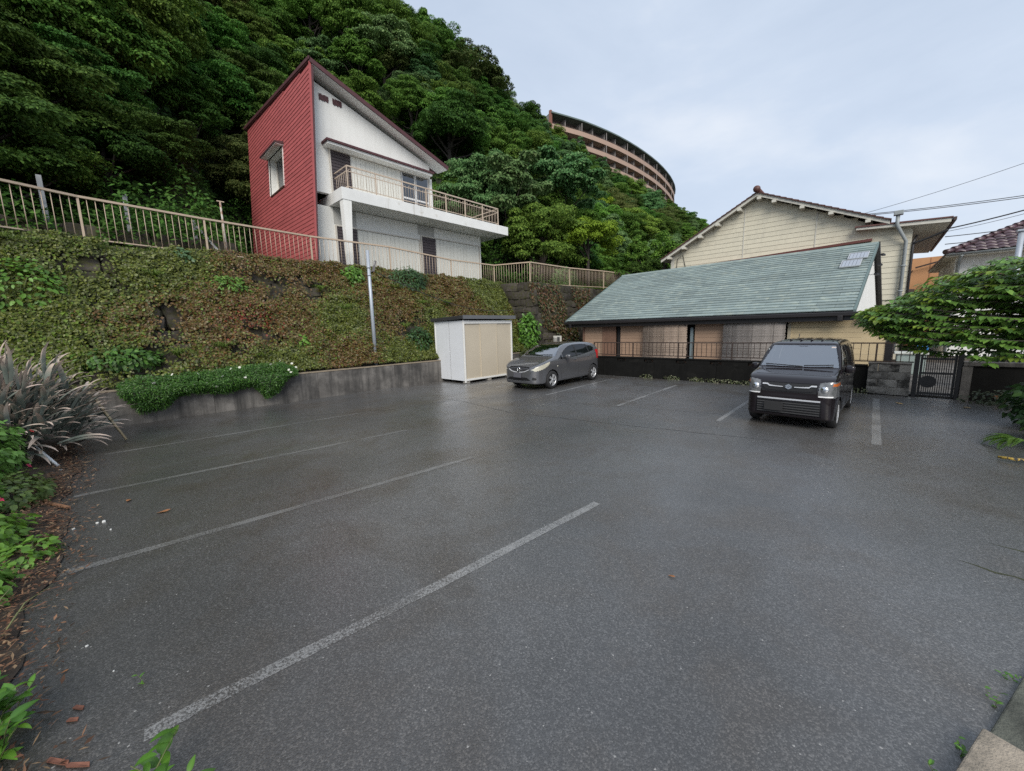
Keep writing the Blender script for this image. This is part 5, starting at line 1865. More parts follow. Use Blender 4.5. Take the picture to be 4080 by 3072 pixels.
# ---- small black van-shaped kei car
def black_car():
    M_BODY = pm('black_plum_paint', (0.010, 0.007, 0.009), 0.12, 0.0, var=0.04, which='obj', coat=0.35, spec=0.4)
    root = empty('black_minivan', (-1.17, 8.93, 0), math.radians(-2.2), 'small boxy black minivan with chrome grille bars parked before the wall', 'car')
    side = [(0.07, .21), (0.012, .33), (0.0, .50), (0.012, .66), (0.03, .82), (0.075, .93), (0.20, 1.0), (0.45, 1.055), (0.70, 1.10), (0.78, 1.14), (1.0, 1.34), (1.22, 1.53), (1.33, 1.595),
            (1.6, 1.635), (2.2, 1.65), (2.8, 1.635), (3.1, 1.60), (3.22, 1.54), (3.30, 1.25), (3.36, 1.0), (3.39, .75), (3.39, .45), (3.34, .25), (3.1, .2), (2.2, .19), (1.2, .19), (.4, .19)]
    plan = [(.30, -.012), (.50, 0.0), (.60, .025), (.672, .10), (.712, .25), (.732, .5), (.7375, 1.0), (.7375, 1.7), (.7375, 2.5), (.73, 3.0), (.70, 3.25), (.60, 3.385), (.3, 3.395)]
    front = [(.35, .17), (.66, .18), (.712, .24), (.734, .40), (.7375, .65), (.73, .9), (.715, 1.03), (.695, 1.12), (.665, 1.3), (.625, 1.46), (.575, 1.57), (.50, 1.625), (.3, 1.652)]
    sh = Shell(side, plan, front, 0.045, 0.42, 2.95, 0.75, ns=230, nphi=330, ncap=80)
    c, n = sh.c, sh.n
    x, y, z = c.T
    ax = np.abs(x)
    WF, WR, WRAD = 0.72, 3.18 - 0.0, 0.30
    fy, ry_ = 0.60, 3.06
    fy, ry_ = 0.60, 3.06
    hole = ((y - 0.60) ** 2 + (z - 0.28) ** 2 < 0.325 ** 2) | ((y - 3.06 + 0.0) ** 2 + (z - 0.28) ** 2 < 0.325 ** 2)
    hole &= (ax > 0.5) & (np.abs(n[:, 0]) > 0.3) & (z > 0.14)
    sh.take(hole)
    ws = sh.take((n[:, 1] < -0.35) & (z > 1.135) & (z < 1.555) & (ax < 0.725 - 0.30 * (z - 1.1) - 0.055))
    fw_ = sh.take((np.abs(n[:, 0]) > 0.5) & inpoly(y, z, [(0.98, 1.075), (1.10, 1.20), (1.38, 1.50), (1.76, 1.53), (1.76, 1.05), (1.2, 1.055)]))
    rw_ = sh.take((np.abs(n[:, 0]) > 0.5) & inpoly(y, z, [(1.83, 1.05), (1.83, 1.53), (2.52, 1.53), (2.58, 1.06)]))
    qw_ = sh.take((np.abs(n[:, 0]) > 0.5) & inpoly(y, z, [(2.66, 1.07), (2.62, 1.525), (2.95, 1.49), (3.10, 1.12)]))
    pil = sh.take((np.abs(n[:, 0]) > 0.5) & inpoly(y, z, [(1.0, 1.05), (1.38, 1.52), (1.76, 1.545), (2.56, 1.545), (2.66, 1.04), (1.2, 1.035)]))
    bw_ = sh.take((n[:, 1] > 0.4) & (z > 1.05) & (z < 1.5) & (ax < 0.6))
    hl = (n[:, 1] < 0.3) & (y < 0.42) & inpoly(ax, z, [(0.455, 0.655), (0.47, 0.905), (0.60, 0.935), (0.76, 0.93), (0.76, 0.64)])
    amber = sh.take(hl & (ax > 0.655) & (z > 0.855) & (z < 0.905))
    hl = sh.take(hl)
    gr = sh.take((n[:, 1] < 0) & (y < 0.3) & (ax < 0.435) & (z > 0.70) & (z < 0.885))
    lo = sh.take((n[:, 1] < 0) & (y < 0.3) & (ax < 0.52) & (z > 0.27) & (z < 0.525))
    tl = sh.take((np.abs(n[:, 0]) > 0.3) & (y > 3.2) & (z > 0.75) & (z < 1.1))
    body = sh.take((z > 0.215))
    sill = sh.take(z < 9)
    B = sh.part('body', body, M_BODY, root)
    sh.part('underbody', sill, M_BLACKP, root)
    sh.part('windscreen', ws, M_WSCR2, root, -0.006)
    for sgn, nm in ((1, 'left'), (-1, 'right')):
        sd_ = (x * sgn > 0)
        sh.part('front_window', fw_ & sd_, M_SGLS, root, -0.006)
        sh.part('rear_window', rw_ & sd_, M_SGLS, root, -0.006)
        sh.part('quarter_window', qw_ & sd_, M_SGLS, root, -0.006)
        sh.part('window_pillars', pil & sd_, M_BLACKP, root, -0.002)
        h_ = sh.part('headlight', hl & sd_, M_LENS, root, 0.002)
        sh.part('turn_signal', amber & sd_, M_AMBER, h_, 0.003)
        sh.part('tail_lamp', tl & sd_, M_REDL, root, 0.003)
        MB().lathe([(0.001, 0.0), (0.055, -0.004), (0.06, 0.02)], axis='y', n=20, c=(sgn * 0.545, sh.front_y(0.545, 0.79) - 0.012, 0.79)).build('lamp_bulb', M_CHROME, h_)
        ribbon(sh, [(sgn * v, 0.662) for v in np.linspace(0.465, 0.70, 8)], 0.022, 0.010).build('lamp_trim', pm('white_lamp_trim', (0.8, 0.8, 0.8), 0.3), h_)
    sh.part('rear_glass', bw_, M_SGLS, root, -0.005)
    sh.part('grille_panel', gr, M_BLACKP, root, -0.012)
    sh.part('lower_grille', lo, M_BLACKP, root, -0.02)
    for i in range(5):
        zz = 0.30 + i * 0.048
        ribbon(sh, [(v, zz) for v in np.linspace(-0.5, 0.5, 13)], 0.016, 0.0, 0.03).build('grille_slat', pm('grey_slat', (0.06, 0.06, 0.062), 0.4, which='obj'), root)
    ribbon(sh, [(v, 0.567) for v in np.linspace(-0.50, 0.50, 17)], 0.027, 0.014).build('bumper_chrome', M_SILV, root)
    pts = [(-0.43, 0.845), (-0.35, 0.845), (-0.315, 0.815), (-0.2, 0.808), (-0.09, 0.806)]
    for sgn in (1, -1):
        hs = {(sgn * a, b): hh for (a, b), hh in zip([(-p[0], p[1]) for p in pts], (0.026, 0.026, 0.022, 0.014, 0.012))}
        ribbon(sh, [(sgn * -p[0], p[1]) for p in pts], hs, 0.014).build('grille_bar', M_SILV, root)
        q = [(sgn * v, 0.745 - 0.02 * math.cos(v / 0.43 * math.pi * 0.5) + (0.06 if v > 0.425 else 0)) for v in np.linspace(0.0, 0.43, 9)]
        ribbon(sh, q, 0.007, 0.004).build('grille_lip', M_BODY, root)
    # emblem: slanted S in a diamond outline
    ey = sh.front_y(0, 0.81) - 0.022
    poly = [(-0.055, 0.012), (0.0, 0.055), (0.055, 0.02), (0.03, 0.004), (0.0, 0.024), (-0.012, 0.016), (0.055, -0.02), (0.055, -0.012), (0.0, -0.055), (-0.055, -0.02), (-0.03, -0.004), (0.0, -0.024), (0.012, -0.016)]
    poly = [(-0.06, 0.012), (0.0, 0.052), (0.06, 0.012), (0.035, -0.003), (0.0, 0.022), (-0.012, 0.012), (0.06, -0.014), (0.0, -0.052), (-0.06, -0.012), (-0.035, 0.003), (0.0, -0.022), (0.012, -0.012), (-0.06, 0.012)][:-1]
    MB().prism([(a, b + 0.81) for a, b in poly], 'y', ey, ey + 0.014).build('emblem', M_CHROME, root)
    MB().box(-0.37, -0.06, -0.035, -0.02, 0.335, 0.50).build('number_plate', pm('dark_plate', (0.02, 0.02, 0.021), 0.6), root)
    for i in range(8):                                    # roof ribs
        pass
    for sgn in (1, -1):
        mirror(root, sgn * 0.68, 0.98, 1.10, sgn, M_BODY, 0.17, 0.15)
        for yy in (1.62, 2.45):
            xx = sh.side_x(yy, 0.92)
            MB().bar((sgn * (xx + 0.012), yy - 0.09, 0.925), (sgn * (xx + 0.012), yy + 0.09, 0.925), 0.02, 0.03).build('door_handle', M_BODY, root, bevel=0.006)
        for yy in (1.02, 1.795, 2.62):
            pts = [(sgn * (sh.side_x(yy, zz) + 0.0015), yy, zz) for zz in np.linspace(0.3, 1.03, 12)]
            MB().tube(pts, 0.004, 4).build('door_gap', M_BLACKP, root)
        xx = sh.side_x(0.42, 0.80)
        MB().lathe([(0.001, 0.012), (0.016, 0.008), (0.018, -0.005)], axis='x', n=10, c=(sgn * (xx + 0.0), 0.62, 0.82)).build('side_marker', M_LENS, root)
    MB().tube([(v, sh.front_y(v, 1.02) - 0.002, 1.02) for v in np.linspace(-0.6, 0.6, 14)], 0.004, 4).build('hood_gap', M_BLACKP, root)
    wiper(root, sh, -0.56, 1.165, 0.08, 1.135)
    wiper(root, sh, 0.10, 1.15, 0.56, 1.175)
    for xx in (-0.45, -0.27, -0.09, 0.09, 0.27, 0.45):
        MB().tube([(xx, yy, 1.652 - 0.03 * (xx / 0.5) ** 2 - 0.02 * ((yy - 2.2) / 0.9) ** 2 + 0.0) for yy in np.linspace(1.45, 3.0, 9)], 0.013, 6).build('roof_rib', M_BODY, root)
    MB().tube([(-0.35, 2.85, 1.63), (-0.36, 2.97, 1.74)], 0.008, 5).build('antenna', M_BLACKP, root)
    MB().box(-0.08, 0.08, 1.22, 1.30, 1.47, 1.53).build('camera_box', M_BLACKP, root)
    MB().box(-0.62 + 0.02, -0.58, 1.13, 1.132, 1.44, 1.47).build('sticker', pm('white_sticker', (0.7, 0.75, 0.75), 0.5), root)
    xx, zz = 0.50, 1.505
    yy = sh.front_y(xx, zz)
    MB().hexa([(xx - 0.035, yy - 0.008, zz - 0.02), (xx + 0.035, yy - 0.008, zz - 0.02), (xx + 0.035, yy - 0.004, zz - 0.02), (xx - 0.035, yy - 0.004, zz - 0.02)],
              [(xx - 0.035, yy + 0.02, zz + 0.012), (xx + 0.035, yy + 0.02, zz + 0.012), (xx + 0.035, yy + 0.024, zz + 0.012), (xx - 0.035, yy + 0.024, zz + 0.012)]).build('inspection_sticker', pm('orange_sticker', (0.75, 0.6, 0.5), 0.5), root)
    cabin(root, 1.0, 1.45, 2.35, 0.62, 1.12, 1.55)
    for yy in (0.60, 3.06):
        arch(sh, root, yy, 0.33, 0.48, 0.72)
        for sgn in (1, -1):
            wheel(root, sgn * 0.64, yy, 0.277, 0.155, sgn > 0, 7, 0.185)


# ---- grey hatchback
def grey_car():
    M_BODY = pm('grey_metallic_paint', (0.125, 0.127, 0.136), 0.22, 0.45, var=0.04, which='obj', coat=1.0, spec=0.6)
    root = empty('grey_hatchback', (-8.72, 9.49, 0), math.radians(0.3), 'rounded dark grey hatchback with yellowed headlights parked beside the shed', 'car')
    side = [(0.13, .20), (0.03, .30), (0.0, .45), (0.02, .60), (0.07, .72), (0.17, .80), (0.40, .895), (0.72, .985), (0.97, 1.04), (1.08, 1.085), (1.35, 1.25), (1.66, 1.41), (1.92, 1.48),
            (2.35, 1.515), (2.8, 1.52), (3.25, 1.49), (3.62, 1.435), (3.82, 1.36), (3.96, 1.15), (4.06, .95), (4.10, .70), (4.08, .42), (3.98, .26), (3.5, .21), (2.2, .19), (0.9, .18)]
    plan = [(.22, -.02), (.42, 0.015), (.58, .07), (.70, .18), (.78, .36), (.822, .62), (.842, 1.1), (.845, 1.8), (.845, 2.6), (.842, 3.2), (.81, 3.65), (.75, 3.9), (.60, 4.07), (.25, 4.11)]
    front = [(.35, .16), (.74, .18), (.80, .25), (.832, .40), (.845, .60), (.84, .78), (.815, .92), (.775, 1.03), (.735, 1.12), (.685, 1.25), (.625, 1.37), (.55, 1.455), (.42, 1.51), (.2, 1.528)]
    sh = Shell(side, plan, front, 0.05, 0.6, 3.55, 0.72, ns=210, nphi=260, ncap=70)
    c, n = sh.c, sh.n
    x, y, z = c.T
    ax = np.abs(x)
    hole = (((y - 0.84) ** 2 + (z - 0.31) ** 2 < 0.345 ** 2) | ((y - 3.44) ** 2 + (z - 0.31) ** 2 < 0.345 ** 2)) & (ax > 0.5) & (np.abs(n[:, 0]) > 0.25) & (z > 0.14)
    sh.take(hole)
    ws = sh.take((n[:, 1] < -0.12) & (z > 1.08) & (z < 1.46) & (y > 1.02) & (ax < 0.79 - 0.50 * (z - 1.05) - 0.03))
    N6 = np.abs(n[:, 0]) > 0.42
    fq = sh.take(N6 & inpoly(y, z, [(1.16, 0.955), (1.46, 1.125), (1.46, 0.965)]))
    fw_ = sh.take(N6 & inpoly(y, z, [(1.53, 0.97), (1.53, 1.15), (1.80, 1.29), (2.05, 1.365), (2.33, 1.40), (2.36, 1.015)]))
    rw_ = sh.take(N6 & inpoly(y, z, [(2.44, 1.025), (2.42, 1.405), (2.8, 1.41), (3.12, 1.385), (3.22, 1.10)]))
    qw_ = sh.take(N6 & inpoly(y, z, [(3.29, 1.11), (3.19, 1.375), (3.50, 1.325), (3.63, 1.25), (3.56, 1.15)]))
    pil = sh.take(N6 & inpoly(y, z, [(1.50, 0.955), (1.50, 1.16), (1.80, 1.31), (2.05, 1.385), (2.4, 1.425), (2.8, 1.425), (3.2, 1.395), (3.3, 1.10), (2.36, 1.0)]))
    bw_ = sh.take((n[:, 1] > 0.35) & (z > 1.05) & (z < 1.4) & (ax < 0.62))
    hl = sh.take((y < 0.86) & (ax > 0.40) & (n[:, 1] < 0.4) & inpoly(y, z, [(0.06, 0.69), (0.14, 0.755), (0.30, 0.825), (0.62, 0.905), (0.74, 0.925), (0.70, 0.86), (0.58, 0.775), (0.40, 0.70), (0.22, 0.655), (0.12, 0.635)]))
    gr = sh.take((n[:, 1] < 0) & (y < 0.30) & inpoly(ax, z, [(-0.01, 0.785), (0.42, 0.775), (0.46, 0.70), (0.30, 0.62), (-0.01, 0.59)]))
    lo = sh.take((n[:, 1] < 0) & (y < 0.3) & inpoly(ax, z, [(-0.01, 0.43), (0.38, 0.425), (0.52, 0.33), (-0.01, 0.315)]))
    fog = sh.take((n[:, 1] < 0.2) & (y < 0.5) & ((ax - 0.62) ** 2 + ((z - 0.385) * 1.3) ** 2 < 0.062 ** 2))
    tl = sh.take((y > 3.70) & (z > 0.83) & (z < 1.17) & (ax > 0.55) & (np.abs(n[:, 0]) > 0.15))
    body = sh.take(z > 0.225)
    sill = sh.take(z < 9)
    sh.part('body', body, M_BODY, root)
    sh.part('underbody', sill, M_BLACKP, root)
    sh.part('windscreen', ws, M_WSCR, root, -0.006)
    for sgn in (1, -1):
        sd_ = x * sgn > 0
        for nm, m in (('front_quarter_window', fq), ('front_window', fw_), ('rear_window', rw_), ('quarter_window', qw_)):
            sh.part(nm, m & sd_, M_SGLS, root, -0.006)
        sh.part('window_pillars', pil & sd_, M_BLACKP, root, -0.002)
        h_ = sh.part('headlight', hl & sd_, M_LENSY, root, 0.003)
        sh.part('fog_lamp', fog & sd_, M_BLACKP, root, -0.012)
        sh.part('tail_lamp', tl & sd_, M_REDL, root, 0.006)
    sh.part('rear_glass', bw_, M_SGLS, root, -0.005)
    sh.part('grille', gr, M_BLACKP, root, -0.015)
    sh.part('lower_intake', lo, M_BLACKP, root, -0.02)
    for zz, w in ((0.645, 0.30), (0.685, 0.38), (0.725, 0.40)):
        ribbon(sh, [(v, zz) for v in np.linspace(-w, w, 13)], 0.012, 0.0, 0.02).build('grille_slat', pm('grey_slat2', (0.16, 0.16, 0.17), 0.3, 0.6, which='obj'), root)
    for sgn in (1, -1):
        ribbon(sh, [(sgn * a, b) for a, b in ((0.05, 0.600), (0.16, 0.605), (0.29, 0.625), (0.44, 0.69))], 0.026, 0.014).build('grille_chrome', M_SILV, root)
    ribbon(sh, [(v, 0.305) for v in np.linspace(-0.5, 0.5, 13)], 0.016, 0.008).build('intake_lip', M_CHROME, root)
    ey = sh.front_y(0, 0.695) - 0.012
    m = MB().lathe([(0.048, ey), (0.052, ey - 0.012), (0.066, ey - 0.012), (0.070, ey)], axis='y', n=28, c=(0, 0, 0.695))
    m.box(-0.08, 0.08, ey - 0.014, ey, 0.684, 0.706)
    m.build('emblem', M_CHROME, root)
    MB().box(-0.165, 0.165, -0.035, -0.022, 0.42, 0.585).build('number_plate', pm('blank_grey_plate', (0.10, 0.10, 0.115), 0.6, var=0.1), root)
    for sgn in (1, -1):
        mirror(root, sgn * 0.80, 1.60, 1.04, sgn, M_BODY, 0.2, 0.15)
        for yy, zz in ((2.2, 0.90), (3.1, 0.955)):
            xx = sh.side_x(yy, zz)
            MB().bar((sgn * (xx + 0.014), yy - 0.10, zz), (sgn * (xx + 0.014), yy + 0.08, zz + 0.01), 0.022, 0.03).build('door_handle', M_BODY, root, bevel=0.008)
        for pts in ([(1.36, 0.30), (1.30, 0.6), (1.34, 0.93)], [(2.40, 0.27), (2.40, 1.0)], [(3.32, 0.66), (3.42, 0.85), (3.30, 1.08)]):
            pp = [np.array(pts[i]) + (np.array(pts[i + 1]) - np.array(pts[i])) * t for i in range(len(pts) - 1) for t in np.linspace(0, 1, 6)]
            MB().tube([(sgn * (sh.side_x(a, b) + 0.001), a, b) for a, b in pp], 0.0045, 4).build('door_gap', M_BLACKP, root)
        xx = sh.side_x(1.12, 0.74)
        MB().lathe([(0.001, 0.012), (0.02, 0.008), (0.022, -0.005)], axis='x', n=10, c=(sgn * xx, 1.13, 0.745)).build('side_marker', M_LENSY, root)
    wiper(root, sh, -0.60, 1.115, 0.12, 1.10)
    wiper(root, sh, 0.14, 1.105, 0.62, 1.12)
    MB().box(-0.09, 0.09, 1.75, 1.8, 1.33, 1.39).build('rear_view_mirror', M_BLACKP, root)
    MB().tube([(0.0, 2.9, 1.52), (0.02, 3.05, 1.60)], 0.008, 5).build('antenna', M_BLACKP, root)
    cabin(root, 1.35, 1.80, 2.70, 0.68, 1.04, 1.45)
    for yy in (0.84, 3.44):
        arch(sh, root, yy, 0.35, 0.55, 0.80)
        for sgn in (1, -1):
            wheel(root, sgn * 0.745, yy, 0.305, 0.18, sgn > 0, 5, 0.195)


black_car()
grey_car()
# ------------------------------------------------------------------ vegetation
M_LEAF = leaf_mat('forest_leaf', 0.6, 0.22, 0.3, 0.025, 0.1)
M_LEAF2 = leaf_mat('near_leaf', 0.42, 0.3, 0.06, 0.006, 0.45)
M_BARK = pm('bark', (0.045, 0.037, 0.031), 0.9, var=0.3, vscale=8, bump=0.5, bscale=30, which='obj')
M_STEM = pm('green_stem', (0.12, 0.14, 0.05), 0.7, var=0.2, which='obj')

PAL = {
    'dark': [(0.030, 0.068, 0.017), (0.048, 0.098, 0.024), (0.066, 0.125, 0.032)],
    'mid': [(0.048, 0.108, 0.024), (0.075, 0.150, 0.033), (0.105, 0.185, 0.042)],
    'light': [(0.080, 0.155, 0.03), (0.118, 0.205, 0.042), (0.15, 0.23, 0.055)],
    'olive': [(0.052, 0.078, 0.028), (0.078, 0.105, 0.038), (0.105, 0.12, 0.05)],
    'blue': [(0.060, 0.122, 0.055), (0.088, 0.165, 0.075), (0.13, 0.20, 0.105)],
    'yellow': [(0.13, 0.21, 0.026), (0.18, 0.265, 0.036), (0.105, 0.17, 0.025)],
}


for k_ in PAL:
    PAL[k_] = [(a * 1.30, b * 1.30, c * 1.0) for a, b, c in PAL[k_]]


def crown(seed, R, H, nclump, per, leaf, pal, flat=0.5, tier=0.0):
    """foliage of one tree: leaf clumps spread over an uneven dome, origin at the crown's centre"""
    rng = np.random.default_rng(seed)
    Ps, Ns, Ls = [], [], []
    cl = []
    for i in range(nclump):
        d = rand_dirs(rng, 1)[0]
        d[2] = abs(d[2]) * 1.0 - 0.75 * rng.random()
        rr = rng.uniform(0.3, 1.0) ** 0.5
        c = np.array([d[0] * R * rr, d[1] * R * rr, d[2] * H * rr])
        cl.append(c)
        s = rng.uniform(0.13, 0.26) * R
        q = rand_dirs(rng, per)
        q[:, 2] = np.where(rng.random(per) < 0.78, np.abs(q[:, 2]), q[:, 2])
        rad = rng.uniform(0.55, 1.06, (per, 1)) ** 0.5
        p = c + q * rad * np.array([s * rng.uniform(0.9, 1.4), s * rng.uniform(0.9, 1.4), s * flat])
        p[:, 2] += tier * (p[:, 0] - c[0])
        Ps.append(p)
        Ns.append(q + np.array([0, 0, 0.5]) + rng.normal(size=(per, 3)) * 0.45)
    P, N = np.concatenate(Ps), np.concatenate(Ns)
    n = len(P)
    T = rng.normal(size=(n, 3)) + np.array([0, 0, -0.25])
    L = leaf * rng.uniform(0.65, 1.35, n)
    V, F, k = leaf_cloud(P, N, T, L, L * 0.30, 0.15, 0.1)
    col = leaf_colors(rng, n, k, pal, (0.4, 0.4, 0.2))
    me = np_mesh('crown', V, F, col)
    me.materials.append(M_LEAF)
    return me, cl


def trunk_mesh(seed, h, r, cl):
    rng = random.Random(seed)
    m = MB()
    top = Vector((0, 0, 0))
    pts = [Vector((rng.uniform(-.1, .1), rng.uniform(-.1, .1), -h)), Vector((rng.uniform(-.25, .25), rng.uniform(-.25, .25), -h * 0.5)), Vector((0, 0, 0.1))]
    m.tube(pts, [r, r * 0.75, r * 0.5], 8)
    for c in cl[:9]:
        c = Vector(c)
        s = pts[1].lerp(pts[2], rng.uniform(0.1, 0.9))
        mid = s.lerp(c, 0.55) + Vector((0, 0, -0.15))
        m.tube([s, mid, c], [r * 0.38, r * 0.25, r * 0.1], 5, cap=False)
    return m.mesh('trunk', M_BARK)


VAR = []
SPEC0 = [('dark', 3.2, 2.4, 30, 520, 0.30, 0.42, -0.18), ('dark', 3.0, 2.6, 30, 520, 0.28, 0.5, -0.1), ('mid', 3.2, 2.3, 30, 520, 0.30, 0.42, -0.2), ('mid', 2.9, 2.5, 28, 520, 0.28, 0.5, -0.1),
        ('light', 2.9, 2.2, 28, 520, 0.28, 0.42, -0.2), ('olive', 3.4, 2.5, 34, 560, 0.26, 0.5, 0.0), ('blue', 3.0, 2.6, 28, 480, 0.34, 0.55, 0.0), ('mid', 3.1, 2.9, 30, 520, 0.32, 0.55, 0.05)]
SPEC = [(a, b, c * 1.08, 84, 520, f * 0.46, 0.58, h * 0.9 - 0.04) for a, b, c, d, e, f, g_, h in SPEC0]
for i, (pl_, R, Hh, nc, per, lf, fl, ti) in enumerate(SPEC):
    me, cl = crown(100 + i, R, Hh, nc, per, lf, PAL[pl_], fl, ti)
    VAR.append((pl_, me, trunk_mesh(i, 7.0, 0.22, cl), R))
COLNAME = {'dark': 'dark green', 'mid': 'mid green', 'light': 'light green', 'olive': 'olive brown', 'blue': 'grey green', 'yellow': 'yellow green'}
SHAPE = ['broad layered', 'rounded', 'spreading layered', 'dense rounded', 'bright tiered', 'domed', 'large leaved', 'bushy']


def zone(x, y):
    if y < 7:
        return 'left of the red wall' if x > -34 else 'high up left of the red wall'
    if y < 17:
        return 'straight behind the red house'
    if y < 42:
        return 'right of the red house' if x > -34 else 'on the skyline above the red house'
    if y < 75:
        return 'left of the curved apartments'
    return 'below the curved apartments'


KINDS = {}
ORD = ('first second third fourth fifth sixth seventh eighth ninth tenth eleventh twelfth thirteenth fourteenth fifteenth sixteenth seventeenth eighteenth nineteenth twentieth '
       'twenty-first twenty-second twenty-third twenty-fourth twenty-fifth twenty-sixth twenty-seventh twenty-eighth twenty-ninth thirtieth').split()


def plant_tree(i, x, y, s, rz, zoff=0.0, sz=1.0, lab=None, grp=None, z=None):
    pl_, cm, tm_, R = VAR[i]
    zg = float(hill_z(x, y)) if z is None else z
    h = (3.5 + zoff) * s * sz
    lb = lab or (SHAPE[i] + ' ' + COLNAME[pl_] + ' trees ' + zone(x, y))
    t = empty('forest_tree', (x, y, zg), rz, lb, 'tree', grp or lb)
    if lab is None:
        d = Vector((x, y, zg + 4)) - Vector(CAM_POS)
        KINDS.setdefault(lb, []).append((d.dot(RIGHT) / max(0.1, d.dot(FWD)), t))
    c = link('crown', cm, None, t, loc=(0, 0, h), scale=(s, s, s * sz))
    link('trunk', tm_, None, t, loc=(0, 0, h), scale=(s * 1.1, s * 1.1, s * 1.05))
    return t


rng = random.Random(21)
count = 0
yrow = -14.0
while yrow < 150:
    step = 3.0 if yrow < 45 else 4.6
    x = float(hill_start(yrow)) + 0.6 - rng.uniform(0, 1.5)
    first = True
    while x > -60:
        px, py = x + rng.uniform(-1, 1), yrow + rng.uniform(-1.4, 1.4)
        z = float(hill_z(px, py))
        ok = in_view((px, py, z + 5), 3.5, 1.03)
        if 76 < py < 160 and px < -50.5:
            ok = False
        if (px > -27.8 and 2.6 < py < 18.5) or (px > -25 and 1.2 < py < 4):
            ok = False
        # leave out what a nearer row hides completely
        if ok:
            r = rng.random()
            if py < 8:
                i = rng.choices(range(8), (5, 5, 6, 4, 2, 1, 0, 2))[0]
            elif py < 20:
                i = rng.choices(range(8), (3, 3, 4, 4, 2, 2, 1, 2))[0]
            elif py < 55:
                i = rng.choices(range(8), (2, 2, 2, 3, 2, 2, 5, 5))[0]
            else:
                i = rng.choices(range(8), (3, 3, 3, 4, 3, 1, 3, 4))[0]
            plant_tree(i, px, py, rng.uniform(0.75, 1.12), rng.uniform(-0.9, 0.9) + 0.5, rng.uniform(-0.6, 0.6), rng.uniform(0.85, 1.15))
            count += 1
        x -= rng.uniform(2.6, 3.5) if yrow < 45 else rng.uniform(4.0, 5.2)
    yrow += step
for j, (x, y, s) in enumerate(((-27.6, 0.4, 0.8), (-29.2, 3.0, 0.8), (-31.5, 1.2, 1.0), (-30.6, 4.9, 0.75), (-25.6, -0.9, 0.75), (-33.5, 4.2, 1.0), (-35.0, 8.0, 1.0), (-33.0, 12.0, 1.0), (-23.6, 1.0, 0.62), (-24.6, 2.9, 0.6), (-22.6, -1.0, 0.6))):
    plant_tree((0, 2, 1, 3, 0, 7, 2, 1, 0, 1, 2)[j], x, y, s, 0.4 + j, -0.8, 1.0)
for lb, lst in KINDS.items():
    lst.sort(key=lambda e: e[0])
    for j, (_, t) in enumerate(lst):
        t['label'] = (ORD[min(j, 29)] + ' from left of ' + lb) if len(lst) > 1 else lb.replace(' trees ', ' tree ')
print('forest trees', count)
# named trees beside the far terrace
def solo_tree(name, lab, loc, R, Hh, nc, per, lf, pal, h, seed, flat=0.5, tier=0.0, grp=None, tr=0.16):
    me, cl = crown(seed, R, Hh, nc, per, lf, PAL[pal], flat, tier)
    t = empty(name, loc, 0, lab, 'tree', grp)
    link('crown', me, None, t, loc=(0, 0, h))
    link('trunk', trunk_mesh(seed, h, tr, cl), None, t, loc=(0, 0, h))
    return t


solo_tree('maple_tree', 'feathery yellow green tree standing behind the far terrace fence', (-15.9, 25.2, 4.5), 2.3, 1.7, 46, 420, 0.13, 'yellow', 3.9, 301, 0.75)
solo_tree('skyline_tree', 'big domed olive tree with bare trunk on the skyline right of the roof', (-40.5, 37.0, float(hill_z(-40.5, 37.0))), 4.8, 3.6, 60, 620, 0.19, 'olive', 33.2 - float(hill_z(-40.5, 37.0)), 302, 0.5, 0, None, 0.28)
solo_tree('grey_leaf_tree', 'large leaved grey green tree right beside the balcony end', (-21.5, 22.5, 5.0), 3.4, 3.6, 46, 480, 0.24, 'blue', 7.0, 303, 0.55)
solo_tree('grey_leaf_tree', 'tall grey green tree between the house and the feathery yellow green tree', (-21.5, 29.5, 6.0), 3.6, 4.2, 50, 480, 0.24, 'blue', 8.0, 304, 0.55)
solo_tree('creeper_tree', 'tree draped in bright yellow green creeper below the apartment building', (-25.2, 42.5, 8.5), 1.9, 4.2, 34, 520, 0.17, 'yellow', 6.2, 305, 1.1)
solo_tree('ivy_column_tree', 'narrow column shaped ivy covered tree left of the cream gable', (-16.2, 33.6, 4.6), 1.1, 3.0, 34, 420, 0.16, 'mid', 3.6, 306, 1.1)
solo_tree('ivy_column_tree', 'broad ivy covered tree touching the cream gable eave', (-14.9, 36.5, 4.6), 1.9, 2.8, 40, 420, 0.16, 'light', 3.2, 307, 1.0)
solo_tree('ivy_column_tree', 'low dark ivy covered tree beside the cream house left corner', (-14.2, 31.0, 4.5), 1.5, 1.6, 34, 420, 0.15, 'dark', 1.7, 308, 1.0)
for i, (x, y, s) in enumerate(((-38.0, 122, 1.5), (-34.5, 127, 1.4), (-31.0, 126, 1.2))):
    plant_tree((7, 2, 6)[i], x, y, s, 0.3 * i, -1.4, 1.0, ('leftmost', 'middle', 'rightmost')[i] + ' of the distant trees on the skyline left of the cream gable', 'distant skyline trees')
# cycad palm
cyc = empty('cycad_palm', (-13.9, 25.9, 4.6), 0, 'dark cycad palm with arching fronds behind the far terrace fence', 'palm')
MB().tube([(0, 0, 0), (0, 0, 1.2)], [0.2, 0.16], 10).build('trunk', M_BARK, cyc)
rr = np.random.default_rng(5)


